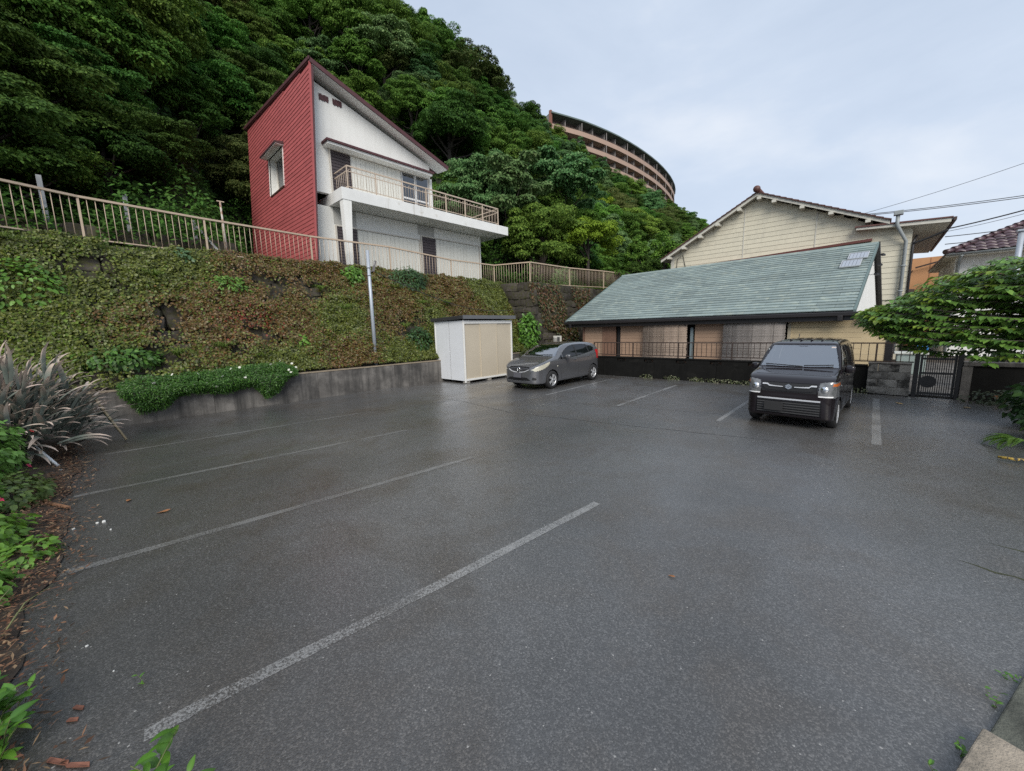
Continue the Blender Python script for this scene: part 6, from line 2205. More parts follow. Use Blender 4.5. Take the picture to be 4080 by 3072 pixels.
def frond(seed, L=1.5):
    r = np.random.default_rng(seed)
    n = 60
    t = np.linspace(0.08, 1, n)
    px_, pz_ = L * t * 0.85, L * (0.55 * t - 0.75 * t * t)
    P = np.stack([px_, 0 * t, pz_], 1)
    P = np.concatenate([P, P])
    sg = np.repeat([1, -1], n)
    T = np.stack([0.5 * np.ones(2 * n), sg * 1.0, -0.15 * np.ones(2 * n)], 1)
    N = np.tile([0.3, 0, 1.0], (2 * n, 1))
    ll = np.concatenate([np.sin(np.pi * np.clip(t, 0.08, 0.97)) ** 0.5] * 2) * 0.30
    V, F, k = leaf_cloud(P, N, T, ll, 0.014, 0.1, 0.15)
    me = np_mesh('frond', V, F, leaf_colors(r, 2 * n, k, PAL['mid'], jit=0.2))
    me.materials.append(M_LEAF2)
    return me


FR = [frond(i) for i in range(3)]
for i in range(26):
    link('frond', FR[i % 3], None, cyc, loc=(0, 0, 1.2), rot=(0, -0.5 + rr.uniform(-0.3, 0.9), i * 2.4))

# ------------------------------------------------------------------ undergrowth below the wood: one dark mass of low leaves
rng_ = np.random.default_rng(8)
n = 80000
py = rng_.uniform(-8, 62, n)
t = rng_.random(n) ** 1.6 * 7.0
px = hill_start(py) + 2.6 - t
keep = ~((px > -27.2) & (py > 5.8) & (py < 16.8)) & (px < -16.6)
px, py = px[keep], py[keep]
n = len(px)
hgt = 0.35 + 2.2 * vnoise(px * 0.9, py * 0.9, 0, 4) ** 2
pz = hill_z(px, py) + hgt * rng_.random(n) ** 0.5
P = np.stack([px, py, pz], 1)
V, F, k = leaf_cloud(P, rand_dirs(rng_, n) * 0.7 + [0.35, 0, 0.8], rand_dirs(rng_, n) + [0.3, 0, -0.2], rng_.uniform(0.12, 0.24, n), 0.05, 0.15, 0.1)
me = np_mesh('undergrowth', V, F, leaf_colors(rng_, n, k, PAL['dark'] + PAL['mid'][:1], (0.4, 0.3, 0.15, 0.15)))
u = link('undergrowth', me, M_LEAF)
n = 90000
py = rng_.uniform(-9, 70, n)
t = rng_.random(n) * 32
px = hill_start(py) - t
P = np.stack([px, py, hill_z(px, py) + 0.1 + 0.9 * rng_.random(n) * vnoise(px, py, 0, 3)], 1)
V, F, k = leaf_cloud(P, rand_dirs(rng_, n) * 0.6 + [0.6, 0, 0.6], rand_dirs(rng_, n) + [0.2, 0, -0.2], rng_.uniform(0.2, 0.42, n), 0.1, 0.15, 0.1)
o = link('slope_shrubs', np_mesh('slope_shrubs', V, F, leaf_colors(rng_, n, k, [(a * 0.5, b * 0.5, c * 0.5) for a, b, c in PAL['dark']])), M_LEAF)  # dark palette halved: the wood's deep shade put into the leaf colour
tag(o, 'shade-darkened shrubs covering the forest floor between the trunks', 'undergrowth', kind='stuff')
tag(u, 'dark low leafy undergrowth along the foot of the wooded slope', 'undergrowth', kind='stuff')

# bright moss and grass along the terrace edge and the bank
n = 75000
py = rng_.uniform(-4.5, 26, n)
fx = np.interp(py, [p[1] for p in FPTS if p[0] < -13.95 or p[1] > 15], [p[0] for p in FPTS if p[0] < -13.95 or p[1] > 15])
px = np.where(py < 15.3, fx + 0.35 - rng_.random(n) ** 1.3 * 4.6, fx + 0.15 - rng_.random(n) * 2.0)
zb = np.where(px > -15.45, np.where(py > 15.4, 4.32 + 0.02 * (py - 15.4), 4.40), hill_z(px, py))
keep = (px < -17.0) | (px > -99)
keep &= ~((px < -17.0) & (py > 6.4) & (py < 16.3))
P = np.stack([px, py, zb], 1)[keep]
n = len(P)
hh = (0.05 + 0.16 * vnoise(P[:, 0] * 1.3, P[:, 1] * 1.3, 0, 9) ** 1.5) * rng_.uniform(0.6, 1.3, n)
lean = rand_dirs(rng_, n) * [1, 1, 0] * 0.7 + [0, 0, 1]
V, F, k = leaf_cloud(P, np.cross(lean, rand_dirs(rng_, n)), lean, hh, 0.009, 0.0, 0.0)
me = np_mesh('terrace_grass', V, F, leaf_colors(rng_, n, k, [(0.12, 0.19, 0.035), (0.16, 0.23, 0.045), (0.085, 0.135, 0.03)]))
tag(link('terrace_grass', me, M_LEAF2), 'short bright green grass along the terrace edge under the fence', 'grass', kind='stuff')

# ------------------------------------------------------------------ ivy on the stone slope
n0 = 260000
py = rng_.uniform(-6, 15.5, n0)
tt = rng_.random(n0) * 1.03
u1 = vnoise(py * 0.55, tt * 2.6, 1.0, 11)
u2 = vnoise(py * 1.5, tt * 6.0, 2.0, 12)
u3 = vnoise(py * 4.0, tt * 15.0, 2.0, 13)
cover = 0.55 * u1 + 0.3 * u2 + 0.15 * u3
bare = (tt > 0.95) * 0.10 + 0.08 * np.exp(-((py - 2.6) / 0.8) ** 2 - ((tt - 0.85) / 0.15) ** 2) + 0.07 * np.exp(-((py - 3.9) / 1.1) ** 2 - ((tt - 0.3) / 0.16) ** 2) + 0.05 * np.exp(-((py - 0.4) / 0.7) ** 2 - ((tt - 0.55) / 0.12) ** 2)
keep = (cover - bare + rng_.normal(size=n0) * 0.06) > 0.345
py, tt, u1, u2 = py[keep], tt[keep], u1[keep], u2[keep]
n = len(py)
outw = 0.10 + 0.16 * vnoise(py * 2.2, tt * 9, 0, 14) + 0.16 * vnoise(py * 5, tt * 20, 0, 17) + 0.14 * vnoise(py * 1.1, tt * 4.5, 0, 18) + rng_.uniform(-0.03, 0.06, n)
P = slope_pt(py, tt, 0.0)
P[:, 0] += 0.86 * outw
P[:, 2] += 0.51 * outw
N = np.array([0.86, 0, 0.51]) + rng_.normal(size=(n, 3)) * 0.42
T = np.array([0.35, 0, -0.75]) + rng_.normal(size=(n, 3)) * 0.6
L = rng_.uniform(0.045, 0.085, n)
V, F, k = leaf_cloud(P, N, T, L, L * 0.46, 0.2, 0.1, ovate=False)
red = np.clip((vnoise(py * 0.5 + 3, tt * 2.2, 0, 15) - 0.48) * 3.2 + 0.5 * np.exp(-((py - 4.2) / 1.5) ** 2) - 0.85 * np.exp(-((py + 0.9) / 1.9) ** 2) - 0.25 * (py > 9.5), 0, 1)
gcol = np.array([(0.095, 0.13, 0.03), (0.13, 0.165, 0.04), (0.065, 0.09, 0.025)])[rng_.integers(0, 3, n)]
rcol = np.array([(0.13, 0.095, 0.038), (0.155, 0.10, 0.042), (0.12, 0.112, 0.04), (0.095, 0.062, 0.032)])[rng_.integers(0, 4, n)]
pick = (rng_.random(n) < red * 0.88)[:, None]
col = np.where(pick, rcol, gcol) * rng_.uniform(0.75, 1.5, (n, 1)) * np.array([1.15, 1.05, 0.85])
bright = (rng_.random(n) < 0.03 + 0.16 * np.exp(-((py + 1.2) / 1.3) ** 2))[:, None]
col = np.where(bright, np.array([0.15, 0.24, 0.03]) * rng_.uniform(0.7, 1.2, (n, 1)), col)
redd = (rng_.random(n) < 0.35 * np.exp(-((py - 3.2) / 0.6) ** 2 - ((tt - 0.42) / 0.12) ** 2))[:, None]
col = np.where(redd, np.array([0.26, 0.06, 0.03]) * rng_.uniform(0.6, 1.2, (n, 1)), col)
me = np_mesh('ivy', V, F, np.repeat(col, k, 0))
tag(link('ivy', me, M_LEAF2), 'green and rust coloured ivy covering the stone slope', 'ivy', kind='stuff')
print('ivy leaves', n)
# creepers on the stone corner
n = 9000
py = rng_.uniform(15.4, 24, n)
zz = 4.4 * rng_.random(n) ** 0.8
c = vnoise(py * 0.9, zz * 0.7, 0, 21)
keep = (c > 0.52)
py, zz = py[keep], zz[keep]
n = len(py)
P = np.stack([-12.75 - 0.62 * zz / 4.25 - 0.03 * (py - 15.6) + rng_.uniform(0.1, 0.28, n), py, zz], 1)
V, F, k = leaf_cloud(P, np.array([1, -0.3, 0.3]) + rng_.normal(size=(n, 3)) * 0.4, np.array([0.2, 0, -1.0]) + rng_.normal(size=(n, 3)) * 0.5, rng_.uniform(0.08, 0.15, n), 0.045, 0.2, 0.1)
cc = np.array([(0.12, 0.07, 0.028), (0.09, 0.085, 0.028), (0.15, 0.065, 0.03), (0.06, 0.085, 0.022)])[rng_.integers(0, 4, n)] * rng_.uniform(0.6, 1.3, (n, 1))
tag(link('creeper', np_mesh('creeper', V, F, np.repeat(cc, k, 0)), M_LEAF2), 'rust coloured creeper hanging on the stone corner wall', 'creeper', kind='stuff')


# ------------------------------------------------------------------ shrubs and tufts on the slope
def shrub(name, lab, loc, rad, n, leaf, pal, seed, out=(0.6, 0, 0.6), ovate=True, wr=0.38, group=None, cat='shrub', stems=6, droop=0.2):
    r = np.random.default_rng(seed)
    q = rand_dirs(r, n)
    rr_ = r.uniform(0.35, 1.0, (n, 1)) ** 0.45
    lump = 0.75 + 0.5 * vnoise(q[:, 0] * 2.5 + seed, q[:, 1] * 2.5, q[:, 2] * 2.5, seed)[:, None]
    P = q * rr_ * lump * np.array(rad)
    N = q * 0.5 + np.array(out) + r.normal(size=(n, 3)) * 0.35
    T = q + r.normal(size=(n, 3)) * 0.5 + np.array([0, 0, -0.1])
    L = leaf * r.uniform(0.65, 1.3, n)
    V, F, k = leaf_cloud(P, N, T, L, L * wr, 0.15, droop, ovate)
    me = np_mesh('foliage', V, F, leaf_colors(r, n, k, pal, jit=0.22))
    me.materials.append(M_LEAF2)
    t = empty(name, loc, 0, lab, cat, group)
    link('foliage', me, None, t)
    m = MB()
    rd_ = random.Random(seed)
    for i in range(stems):
        d = Vector((rd_.uniform(-0.7, 0.7) * rad[0], rd_.uniform(-0.7, 0.7) * rad[1], rd_.uniform(0.1, 0.8) * rad[2]))
        m.tube([Vector((0, 0, -rad[2] * 0.95)), d * 0.5, d], [0.012, 0.009, 0.004], 5, cap=False)
    m.build('stems', M_STEM, t)
    return t


FRESH = [(0.115, 0.25, 0.03), (0.15, 0.31, 0.045), (0.08, 0.18, 0.025)]
DEEP = [(0.045, 0.105, 0.034), (0.065, 0.135, 0.042), (0.03, 0.075, 0.025)]
FLW = [(0.065, 0.16, 0.024), (0.09, 0.20, 0.032), (0.045, 0.115, 0.02)]


def sp(y, t, o=0.25):
    return tuple(float(v) for v in slope_pt(y, t, o))


shrub('fern_shrub', 'bright green ferny shrub growing in the ivy above the flower hedge', sp(2.95, 0.72), (0.32, 0.62, 0.36), 900, 0.11, FRESH, 31, wr=0.2)
shrub('leafy_shrub', 'fresh green shrub on the slope just left of the lamp pole top', sp(7.0, 0.90), (0.35, 0.45, 0.42), 700, 0.12, FRESH, 32)
shrub('leafy_shrub', 'round dark green shrub on the slope right of the lamp pole', sp(9.5, 0.90), (0.5, 0.95, 0.62), 2300, 0.115, DEEP, 33, wr=0.22)
shrub('leafy_shrub', 'small pale green shrub hanging over the top stones of the slope', sp(2.0, 0.95, 0.2), (0.25, 0.35, 0.3), 260, 0.11, [(0.07, 0.15, 0.06), (0.09, 0.18, 0.07)], 34)
shrub('leafy_shrub', 'low green shrub above the dry spiky plant at the left', sp(0.3, 0.17), (0.35, 0.8, 0.3), 700, 0.10, FLW, 35)
shrub('leafy_shrub', 'small lime green shrub low on the slope above the hedge end', sp(4.45, 0.22), (0.2, 0.25, 0.28), 220, 0.11, [(0.12, 0.26, 0.03), (0.16, 0.30, 0.04)], 36)
shrub('leafy_shrub', 'light green climbing shrub on the left edge of the slope', sp(-1.3, 0.62), (0.3, 1.0, 0.8), 900, 0.10, FRESH, 37)
shrub('leafy_shrub', 'fresh green bush between the shed and the stone corner', (-12.9, 15.0, 1.9), (0.45, 0.5, 0.95), 900, 0.15, FRESH, 38)
shrub('leafy_shrub', 'dark green bush between the slope and the shed side', (-13.5, 8.8, 1.5), (0.35, 0.75, 0.75), 1500, 0.09, DEEP + FLW[2:], 39)
shrub('leafy_shrub', 'tall pale overgrown bush behind the kinked fence corner', (-14.6, 20.5, 5.0), (0.5, 1.2, 0.8), 900, 0.13, FLW, 40)
shrub('leafy_shrub', 'low mossy green bush at the foot of the stone corner', (-12.5, 14.6, 0.6), (0.5, 0.6, 0.55), 900, 0.08, [(0.07, 0.09, 0.025), (0.09, 0.11, 0.03)], 41)


def tuft(lab, loc, h, n, seed, col=((0.09, 0.16, 0.03), (0.12, 0.20, 0.04))):
    r = np.random.default_rng(seed)
    t = empty('grass_tuft', loc, 0, lab, 'grass tuft', 'long grass tufts on the ivy slope')
    V, F = [], []
    for i in range(n):
        a = r.uniform(0, 2 * math.pi)
        L = h * r.uniform(0.6, 1.2)
        d = np.array([math.cos(a) * 0.6 + 0.3, math.sin(a) * 0.8, 0])
        s = np.array([-math.sin(a), math.cos(a), 0]) * 0.012
        k_ = len(V)
        for q in np.linspace(0, 1, 5):
            c = d * L * q * 0.8 + np.array([0, 0, L * (1.1 * q - 0.9 * q * q)])
            w = 1 - q * 0.92
            V += [c - s * w, c + s * w]
        for q in range(4):
            F.append((k_ + 2 * q, k_ + 2 * q + 1, k_ + 2 * q + 3, k_ + 2 * q + 2))
    me = np_mesh('blades', V, F, np.repeat(np.array(col)[r.integers(0, len(col), n)] * r.uniform(0.7, 1.3, (n, 1)), 10, 0))
    me.materials.append(M_LEAF2)
    link('blades', me, None, t)


for i, (y, t, h, lab) in enumerate(((1.35, 0.16, 0.6, 'long grass tuft low on the slope left of the flower hedge'), (2.35, 0.2, 0.5, 'long grass tuft low on the slope just above the hedge middle'),
                                    (3.3, 0.12, 0.4, 'small grass tuft right above the flower hedge'), (6.2, 0.52, 0.6, 'long grass tuft mid slope left of the lamp pole'),
                                    (8.4, 0.33, 0.6, 'grass tuft low on the slope right of the lamp pole'), (9.6, 0.6, 0.6, 'grass tuft mid slope below the round dark shrub'),
                                    (11.0, 0.62, 0.6, 'long grass tuft high on the slope above the shed'), (8.6, 0.78, 0.5, 'grass tuft beside the lamp pole shaft high on the slope'),
                                    (5.6, 0.72, 0.45, 'thin grass tuft high on the slope under the red wall'), (1.2, 0.75, 0.5, 'grass tuft high on the slope near the left picture edge'))):
    tuft(lab, sp(y, t, 0.28), h * 1.25, 80, 60 + i, ((0.15, 0.24, 0.045), (0.20, 0.29, 0.06)))

# flowering hedge spilling over the low wall
fh = empty('flower_hedge', (-12.9, 2.0, 0.9), 0, 'low green hedge with white daisies spilling over the concrete wall', 'hedge')
r = np.random.default_rng(77)
n = 16000
yy = r.uniform(0.15, 3.95, n)
prof = np.interp(yy, [0.15, 0.45, 0.9, 1.15, 1.5, 2.1, 2.5, 2.8, 3.1, 3.35, 3.7, 3.95], [0.75, 0.25, 0.30, 0.55, 0.62, 0.5, 0.58, 0.62, 0.22, 0.3, 0.75, 0.85])
top = np.interp(yy, [0.15, 0.5, 1.0, 2.0, 3.0, 3.6, 3.95], [0.95, 1.12, 1.10, 1.15, 1.2, 1.22, 1.02]) + 0.05 * vnoise(yy * 5, 0, 0, 3)
f = r.random(n)
zz = prof + (top - prof) * f
bul = 0.30 * np.sin(np.pi * np.clip(f, 0.05, 0.98)) ** 0.6 + 0.05
xx = -12.92 + bul * r.uniform(0.55, 1.1, n) - (zz > 0.9) * r.uniform(0, 0.35, n)
P = np.stack([xx + 12.9, yy - 2.0, zz - 0.9], 1)
V, F, k = leaf_cloud(P, np.array([0.7, 0, 0.6]) + r.normal(size=(n, 3)) * 0.5, np.array([0.4, 0, 0.3]) + r.normal(size=(n, 3)) * 0.7, r.uniform(0.05, 0.09, n), 0.011, 0.1, 0.1)
me = np_mesh('foliage', V, F, leaf_colors(r, n, k, FLW, jit=0.3))
me.materials.append(M_LEAF2)
link('foliage', me, None, fh)
M_PETAL = pm('white_petal', (0.75, 0.74, 0.66), 0.6, var=0.05)
fl_ = MB()
for q in range(8):
    a = q * math.pi / 4
    fl_.add([(0, 0, 0), (0.028 * math.cos(a - .3), 0.028 * math.sin(a - .3), 0.004), (0.04 * math.cos(a), 0.04 * math.sin(a), 0.0), (0.028 * math.cos(a + .3), 0.028 * math.sin(a + .3), 0.004)], [(0, 1, 2, 3)])
DAISY = fl_.mesh('daisy', M_PETAL)
for (y, z) in ((0.75, 0.98), (1.6, 1.12), (1.75, 0.86), (1.95, 0.74), (2.1, 1.0), (2.3, 1.18), (2.6, 0.92), (2.5, 1.2), (3.25, 1.22), (3.4, 0.85), (3.7, 1.02), (3.75, 0.95), (3.5, 1.3), (3.8, 1.2), (3.9, 1.08), (1.1, 1.15)):
    link('daisy', DAISY, None, fh, loc=(0.32, y - 2.0, z - 0.9), rot=(0.3, 0.9, y * 5))
# ------------------------------------------------------------------ dry spiky plant (long drooping strap leaves) at the left
def strap(seed, L, W):
    """one strap leaf along +x: stiff base, drooping dry tip"""
    r = random.Random(seed)
    n = 9
    dr = r.uniform(0.7, 1.35)
    vs, fs, cs = [], [], []
    p = Vector((0, 0, 0))
    ang = r.uniform(0.25, 0.5)
    for i in range(n + 1):
        t = i / n
        w = W * (0.75 + 0.5 * math.sin(math.pi * min(1, t * 1.25)) if t < 0.8 else 0.75 * (1 - t) / 0.2 + 0.12)
        vs += [p + Vector((0, -w, w * 0.35)), p + Vector((0, 0, 0)), p + Vector((0, w, w * 0.35))]
        g = np.array((0.15, 0.175, 0.15)) * (0.75 + 0.5 * r.random())
        d = np.array((0.56, 0.45, 0.38)) * (0.75 + 0.5 * r.random())
        k_ = max(0.0, min(1.0, (t - 0.5) * 4.0))
        cs += [tuple(g * (1 - k_) + d * k_)] * 3
        p = p + Vector((math.cos(ang), r.uniform(-.04, .04), math.sin(ang))) * (L / n)
        ang -= dr / n * (0.5 + 2.3 * t * t)
    for i in range(n):
        a = 3 * i
        fs += [(a, a + 3, a + 4, a + 1), (a + 1, a + 4, a + 5, a + 2)]
    me = np_mesh('strap_leaf', np.array([tuple(v) for v in vs]), np.array(fs), np.array(cs), smooth=True)
    me.materials.append(M_LEAF3)
    return me


M_LEAF3 = leaf_mat('dry_leaf', 0.7, 0.12, 0.22, 0.012, 0.25)
SL = [strap(i, 0.50 + 0.06 * (i % 4), 0.019 + 0.004 * (i % 3)) for i in range(9)]
yu = empty('spiky_plant', (-10.9, -1.5, 0.1), 0, 'big clump of grey strap leaves with dry drooping tips at the left edge', 'plant')
r = random.Random(12)
jv, jf, jc = [], [], []
SLd = []
for me in SL:
    a_ = np.empty(len(me.vertices) * 3, np.float32)
    me.vertices.foreach_get('co', a_)
    c_ = np.empty(len(me.vertices) * 4, np.float32)
    me.color_attributes['col'].data.foreach_get('color', c_)
    SLd.append((a_.reshape(-1, 3), c_.reshape(-1, 4)[:, :3], np.array([p.vertices[:] for p in me.polygons])))
nobj, off_ = 0, 0
from mathutils import Euler
for q in range(7):
    a_ = q * 0.9
    MB().tube([(math.cos(a_) * 0.25, math.sin(a_) * 0.25, 0), (math.cos(a_) * 0.7, math.sin(a_) * 0.7, 0.9)], [0.06, 0.045], 7).build('stem', M_BARK, yu)
for q in range(1150):
    az0 = r.uniform(0, 2 * math.pi)
    el0 = math.asin(r.uniform(0.02, 1.0))
    k0 = r.uniform(0.45, 0.9)
    lump = 0.85 + 0.3 * float(vnoise(math.cos(az0) * 2.5 + 5, math.sin(az0) * 2.5, el0 * 2.5, 7))
    d_ = Vector((math.cos(az0) * math.cos(el0), math.sin(az0) * math.cos(el0), math.sin(el0)))
    loc = Vector((d_.x * 1.35, d_.y * 1.4, d_.z * 1.5 + 0.12)) * k0 * lump
    az = az0 + r.gauss(0, 0.55)
    el = el0 * 0.95 + r.gauss(0.12, 0.25)
    s = r.uniform(0.75, 1.25)
    rot = (r.uniform(-.4, .4), -min(1.35, max(-0.5, el)), az)
    k_ = r.randrange(9)
    if k0 > 0.62 and q % 2 == 0 and nobj < 290:
        link('strap_leaf', SL[k_], None, yu, loc=loc, rot=rot, scale=(s, s, s))
        nobj += 1
    else:
        R3 = np.array(Euler(rot).to_matrix()) * s
        v_, c_, f_ = SLd[k_]
        jv.append(v_ @ R3.T + np.array(loc))
        jc.append(c_ * r.uniform(0.75, 1.25))
        jf.append(f_ + off_)
        off_ += len(v_)
me = np_mesh('strap_leaves', np.concatenate(jv), np.concatenate(jf), np.concatenate(jc), smooth=True)
o = link('strap_leaves', me, M_LEAF3, yu)
o['kind'] = 'stuff'
gb_ = empty('bamboo_broom_handle', (-11.2, -0.25, 0.75), 0, 'thin green and tan bamboo canes leaning out of the spiky plant', 'canes')
MB().tube([(0, 0, 0.2), (0.3, 0.36, -0.72)], 0.02, 6).build('cane', pm('tan_cane', (0.40, 0.32, 0.2), 0.6), gb_)
MB().tube([(-0.1, 0, 0.1), (0.26, 0.36, -0.73)], 0.016, 6).build('cane', pm('green_cane', (0.06, 0.14, 0.09), 0.5), gb_)
MB().tube([(-0.15, 0.02, 0.2), (0.2, 0.35, -0.73)], 0.016, 6).build('cane', pm('tan_cane', (0.40, 0.32, 0.2), 0.6), gb_)
wp = empty('white_pipe', (-9.5, -0.72, 0.03), 0, 'white plastic pipe leaning on the soil below the spiky plant', 'pipe')
MB().tube([(0, 0, 0), (-0.62, -0.28, 0.32)], 0.022, 8).build('pipe', pm('white_plastic', (0.66, 0.68, 0.7), 0.4), wp)

# ------------------------------------------------------------------ green shrubs along the left edge
shrub('left_shrub', 'light green leafy shrub below the white pipe at the left edge', (-9.0, -1.75, 0.5), (1.1, 0.75, 0.65), 4200, 0.085, [(0.13, 0.27, 0.05), (0.17, 0.33, 0.07), (0.09, 0.19, 0.035)], 51, (0.2, 0.5, 0.8))
shrub('left_shrub', 'darker green shrub between the spiky plant and the white pipe', (-10.3, -1.75, 0.4), (0.8, 0.6, 0.6), 2200, 0.075, FRESH, 52, (0.2, 0.5, 0.8))
shrub('left_shrub', 'bright green shrub at the left edge halfway down the picture', (-7.4, -1.5, 0.3), (0.7, 0.5, 0.42), 2600, 0.075, FRESH, 53, (0.1, 0.5, 0.8))
shrub('left_shrub', 'low olive ground shrub beside the fallen stick', (-7.9, -1.0, 0.12), (0.7, 0.32, 0.2), 900, 0.085, [(0.10, 0.16, 0.045), (0.13, 0.19, 0.05), (0.08, 0.11, 0.035)], 54, (0.1, 0.4, 0.9))
shrub('left_shrub', 'low green weeds under the bright shrub at the left edge', (-6.3, -1.1, 0.12), (0.6, 0.35, 0.2), 900, 0.08, FRESH, 55, (0.1, 0.4, 0.9))
shrub('left_shrub', 'small creeping weed at the asphalt edge by the bark litter', (-5.7, -0.72, 0.06), (0.35, 0.2, 0.1), 260, 0.07, FRESH, 56, (0.0, 0.2, 1.0))
shrub('left_shrub', 'lowest green weed patch on the left picture edge', (-5.0, -1.05, 0.12), (0.4, 0.3, 0.2), 420, 0.09, FRESH, 57, (0.0, 0.3, 1.0))
M_PINK = pm('pink_flower', (0.55, 0.03, 0.10), 0.5, var=0.1)
M_REDF = pm('red_flower', (0.6, 0.07, 0.06), 0.5, var=0.1)
for i, (p, m_, lab) in enumerate((((-9.75, -0.95, 0.62), M_REDF, 'red blossom beside the white pipe'), ((-9.1, -0.98, 0.2), M_PINK, 'pink blossom just below the white pipe'), ((-7.0, -1.0, 0.3), M_PINK, 'pink blossom at the left picture edge'))):
    fl_ = empty('blossom', p, 0, lab, 'flower')
    mb = MB()
    for q in range(5):
        a = q * 1.2566
        mb.add([(0, 0, 0), (0.026 * math.cos(a - .5), 0.026 * math.sin(a - .5), 0.018), (0.04 * math.cos(a), 0.04 * math.sin(a), 0.014), (0.026 * math.cos(a + .5), 0.026 * math.sin(a + .5), 0.018)], [(0, 1, 2, 3)])
    mb.build('petals', m_, fl_, rot=(-0.8, 0.3, 0))
    MB().tube([(0, 0, 0), (-0.02, -0.08, -0.15)], 0.005, 5).build('stalk', M_STEM, fl_)

# litter of bark flakes and dead leaves on the soil edge
r = np.random.default_rng(90)
n = 6000
lx = r.uniform(-11.5, -2.2, n)
ly = np.array([soil_edge(float(v)) for v in lx]) - np.abs(r.normal(size=n)) * 0.2 + 0.35 * r.random(n) ** 3
P = np.stack([lx, ly, 0.02 + 0.10 * np.clip((-ly - 0.55) * 2, 0, 1) + r.uniform(0, 0.02, n)], 1)
V, F, k = leaf_cloud(P, np.array([0, 0, 1.0]) + r.normal(size=(n, 3)) * 0.25, rand_dirs(r, n) * [1, 1, 0.1], r.uniform(0.015, 0.07, n) * (1 + (r.random(n) < 0.06)), r.uniform(0.003, 0.011, n), 0.35, 0.0)
cc = np.array([(0.13, 0.065, 0.04), (0.18, 0.10, 0.06), (0.08, 0.045, 0.03), (0.22, 0.15, 0.09), (0.05, 0.035, 0.025)])[r.integers(0, 5, n)] * r.uniform(0.7, 1.3, (n, 1))
tag(link('bark_litter', np_mesh('bark_litter', V, F, np.repeat(cc, k, 0)), leaf_mat('litter', 0.85, 0.0, 0.0, 0.0)), 'brown bark flakes and dead leaves along the soil edge', 'litter', kind='stuff')
st = empty('wooden_stick', (-7.3, -0.66, 0.03), 0, 'flat brown wooden stick lying on the asphalt edge at the left', 'stick')
MB().bar((-0.32, -0.13, 0.0), (0.28, 0.14, 0.0), 0.035, 0.02).build('lath', pm('brown_lath', (0.20, 0.10, 0.05), 0.8, var=0.2, vscale=8), st)
tw = empty('forked_twig', (-5.2, -0.5, 0.012), 0, 'thin dark forked twig on the asphalt near the left edge', 'twig')
MB().tube([(-0.1, -0.05, 0), (0.02, -0.02, 0.01), (0.18, 0.05, 0)], [0.007, 0.006, 0.003], 5).tube([(0.02, -0.02, 0.01), (-0.04, 0.05, 0.02)], [0.005, 0.002], 5).build('branch', M_BARK, tw)
BARKF = pm('bark_flake', (0.17, 0.07, 0.045), 0.8, var=0.3, vscale=25)
for i, (x, y, a, L, lab) in enumerate(((-2.76, -0.40, 0.6, 0.07, 'reddish bark flake at the bottom edge, left one of two'), (-2.66, -0.33, 0.75, 0.06, 'reddish bark flake at the bottom edge, right one of two'), (-3.10, -0.34, 0.6, 0.035, 'thin tan bark chip near the bottom left weeds'), (-3.02, -0.36, 0.8, 0.03, 'short tan bark chip below the thin one'))):
    b_ = empty('bark_chip', (x, y, 0.006), a, lab, 'bark')
    vs = [(-L, -0.004, 0), (-L * .75, -0.012, 0.006), (L * .65, -0.014, 0.01), (L, -0.006, 0.002), (L * .8, 0.008, 0.008), (-L * .85, 0.009, 0.004)]
    MB().add(vs + [(v[0], v[1], v[2] - 0.006) for v in vs], [(0, 1, 2, 3, 4, 5), (11, 10, 9, 8, 7, 6)] + [(i_, 6 + i_, 6 + (i_ + 1) % 6, (i_ + 1) % 6) for i_ in range(6)]).build('flake', BARKF, b_)
M_PEB = pm('white_pebble', (0.6, 0.6, 0.58), 0.6, var=0.1)
for i, (x, y, s) in enumerate(((-6.21, -0.23, 0.022), (-6.23, -0.28, 0.016), (-6.24, -0.46, 0.015), (-5.9, -0.18, 0.012), (-9.24, -0.69, 0.035), (-3.72, -0.32, 0.009), (-3.3, -0.2, 0.006))):
    lab = ('larger of two white pebbles lying together on the asphalt', 'smaller of two white pebbles lying together on the asphalt', 'single white pebble near the low weeds', 'tiny white pebble right of the pair', 'white stone at the foot of the white pipe',
           'white pebble near the left stalks', 'tiny white pebble above the bottom left weeds')[i]
    o = link('pebble', STONES[i % 7].copy(), None, None, loc=(x, y, s * 0.35), scale=(s * 1.5, s * 1.2, s * 0.9), rot=(0, 0, i))
    o.data.materials.clear()
    o.data.materials.append(M_PEB)
    tag(o, lab, 'pebble')
M_DEAD = pm('dead_leaf', (0.26, 0.11, 0.04), 0.7, var=0.2, vscale=30)
M_DEADY = pm('yellow_leaf', (0.42, 0.26, 0.08), 0.7, var=0.2, vscale=30)
for i, (x, y, s, m_, lab) in enumerate(((-6.79, -0.01, 0.06, M_DEAD, 'orange dead leaf on the asphalt by the third line'), (-6.0, 0.26, 0.07, M_DEAD, 'second orange dead leaf lying between the left lines'),
                                        (0.51, 13.09, 0.09, M_DEADY, 'yellow leaf on the asphalt before the block wall'), (1.6, 13.25, 0.10, M_DEADY, 'yellow leaf on the asphalt before the iron gate'),
                                        (-3.52, -0.41, 0.02, M_DEAD, 'tiny orange leaf near the left weeds'), (-1.07, 2.97, 0.03, M_DEAD, 'small brown leaf in the middle of the near asphalt'))):
    d_ = empty('fallen_leaf', (x, y, 0.008), i * 1.3, lab, 'leaf')
    MB().add([(-s, 0, 0), (-s * .3, -s * .4, s * .15), (s * .5, -s * .3, s * .1), (s, 0, s * .25), (s * .4, s * .35, s * .2), (-s * .3, s * .4, s * .05)], [(0, 1, 2, 3, 4, 5)]).build('blade', m_, d_)

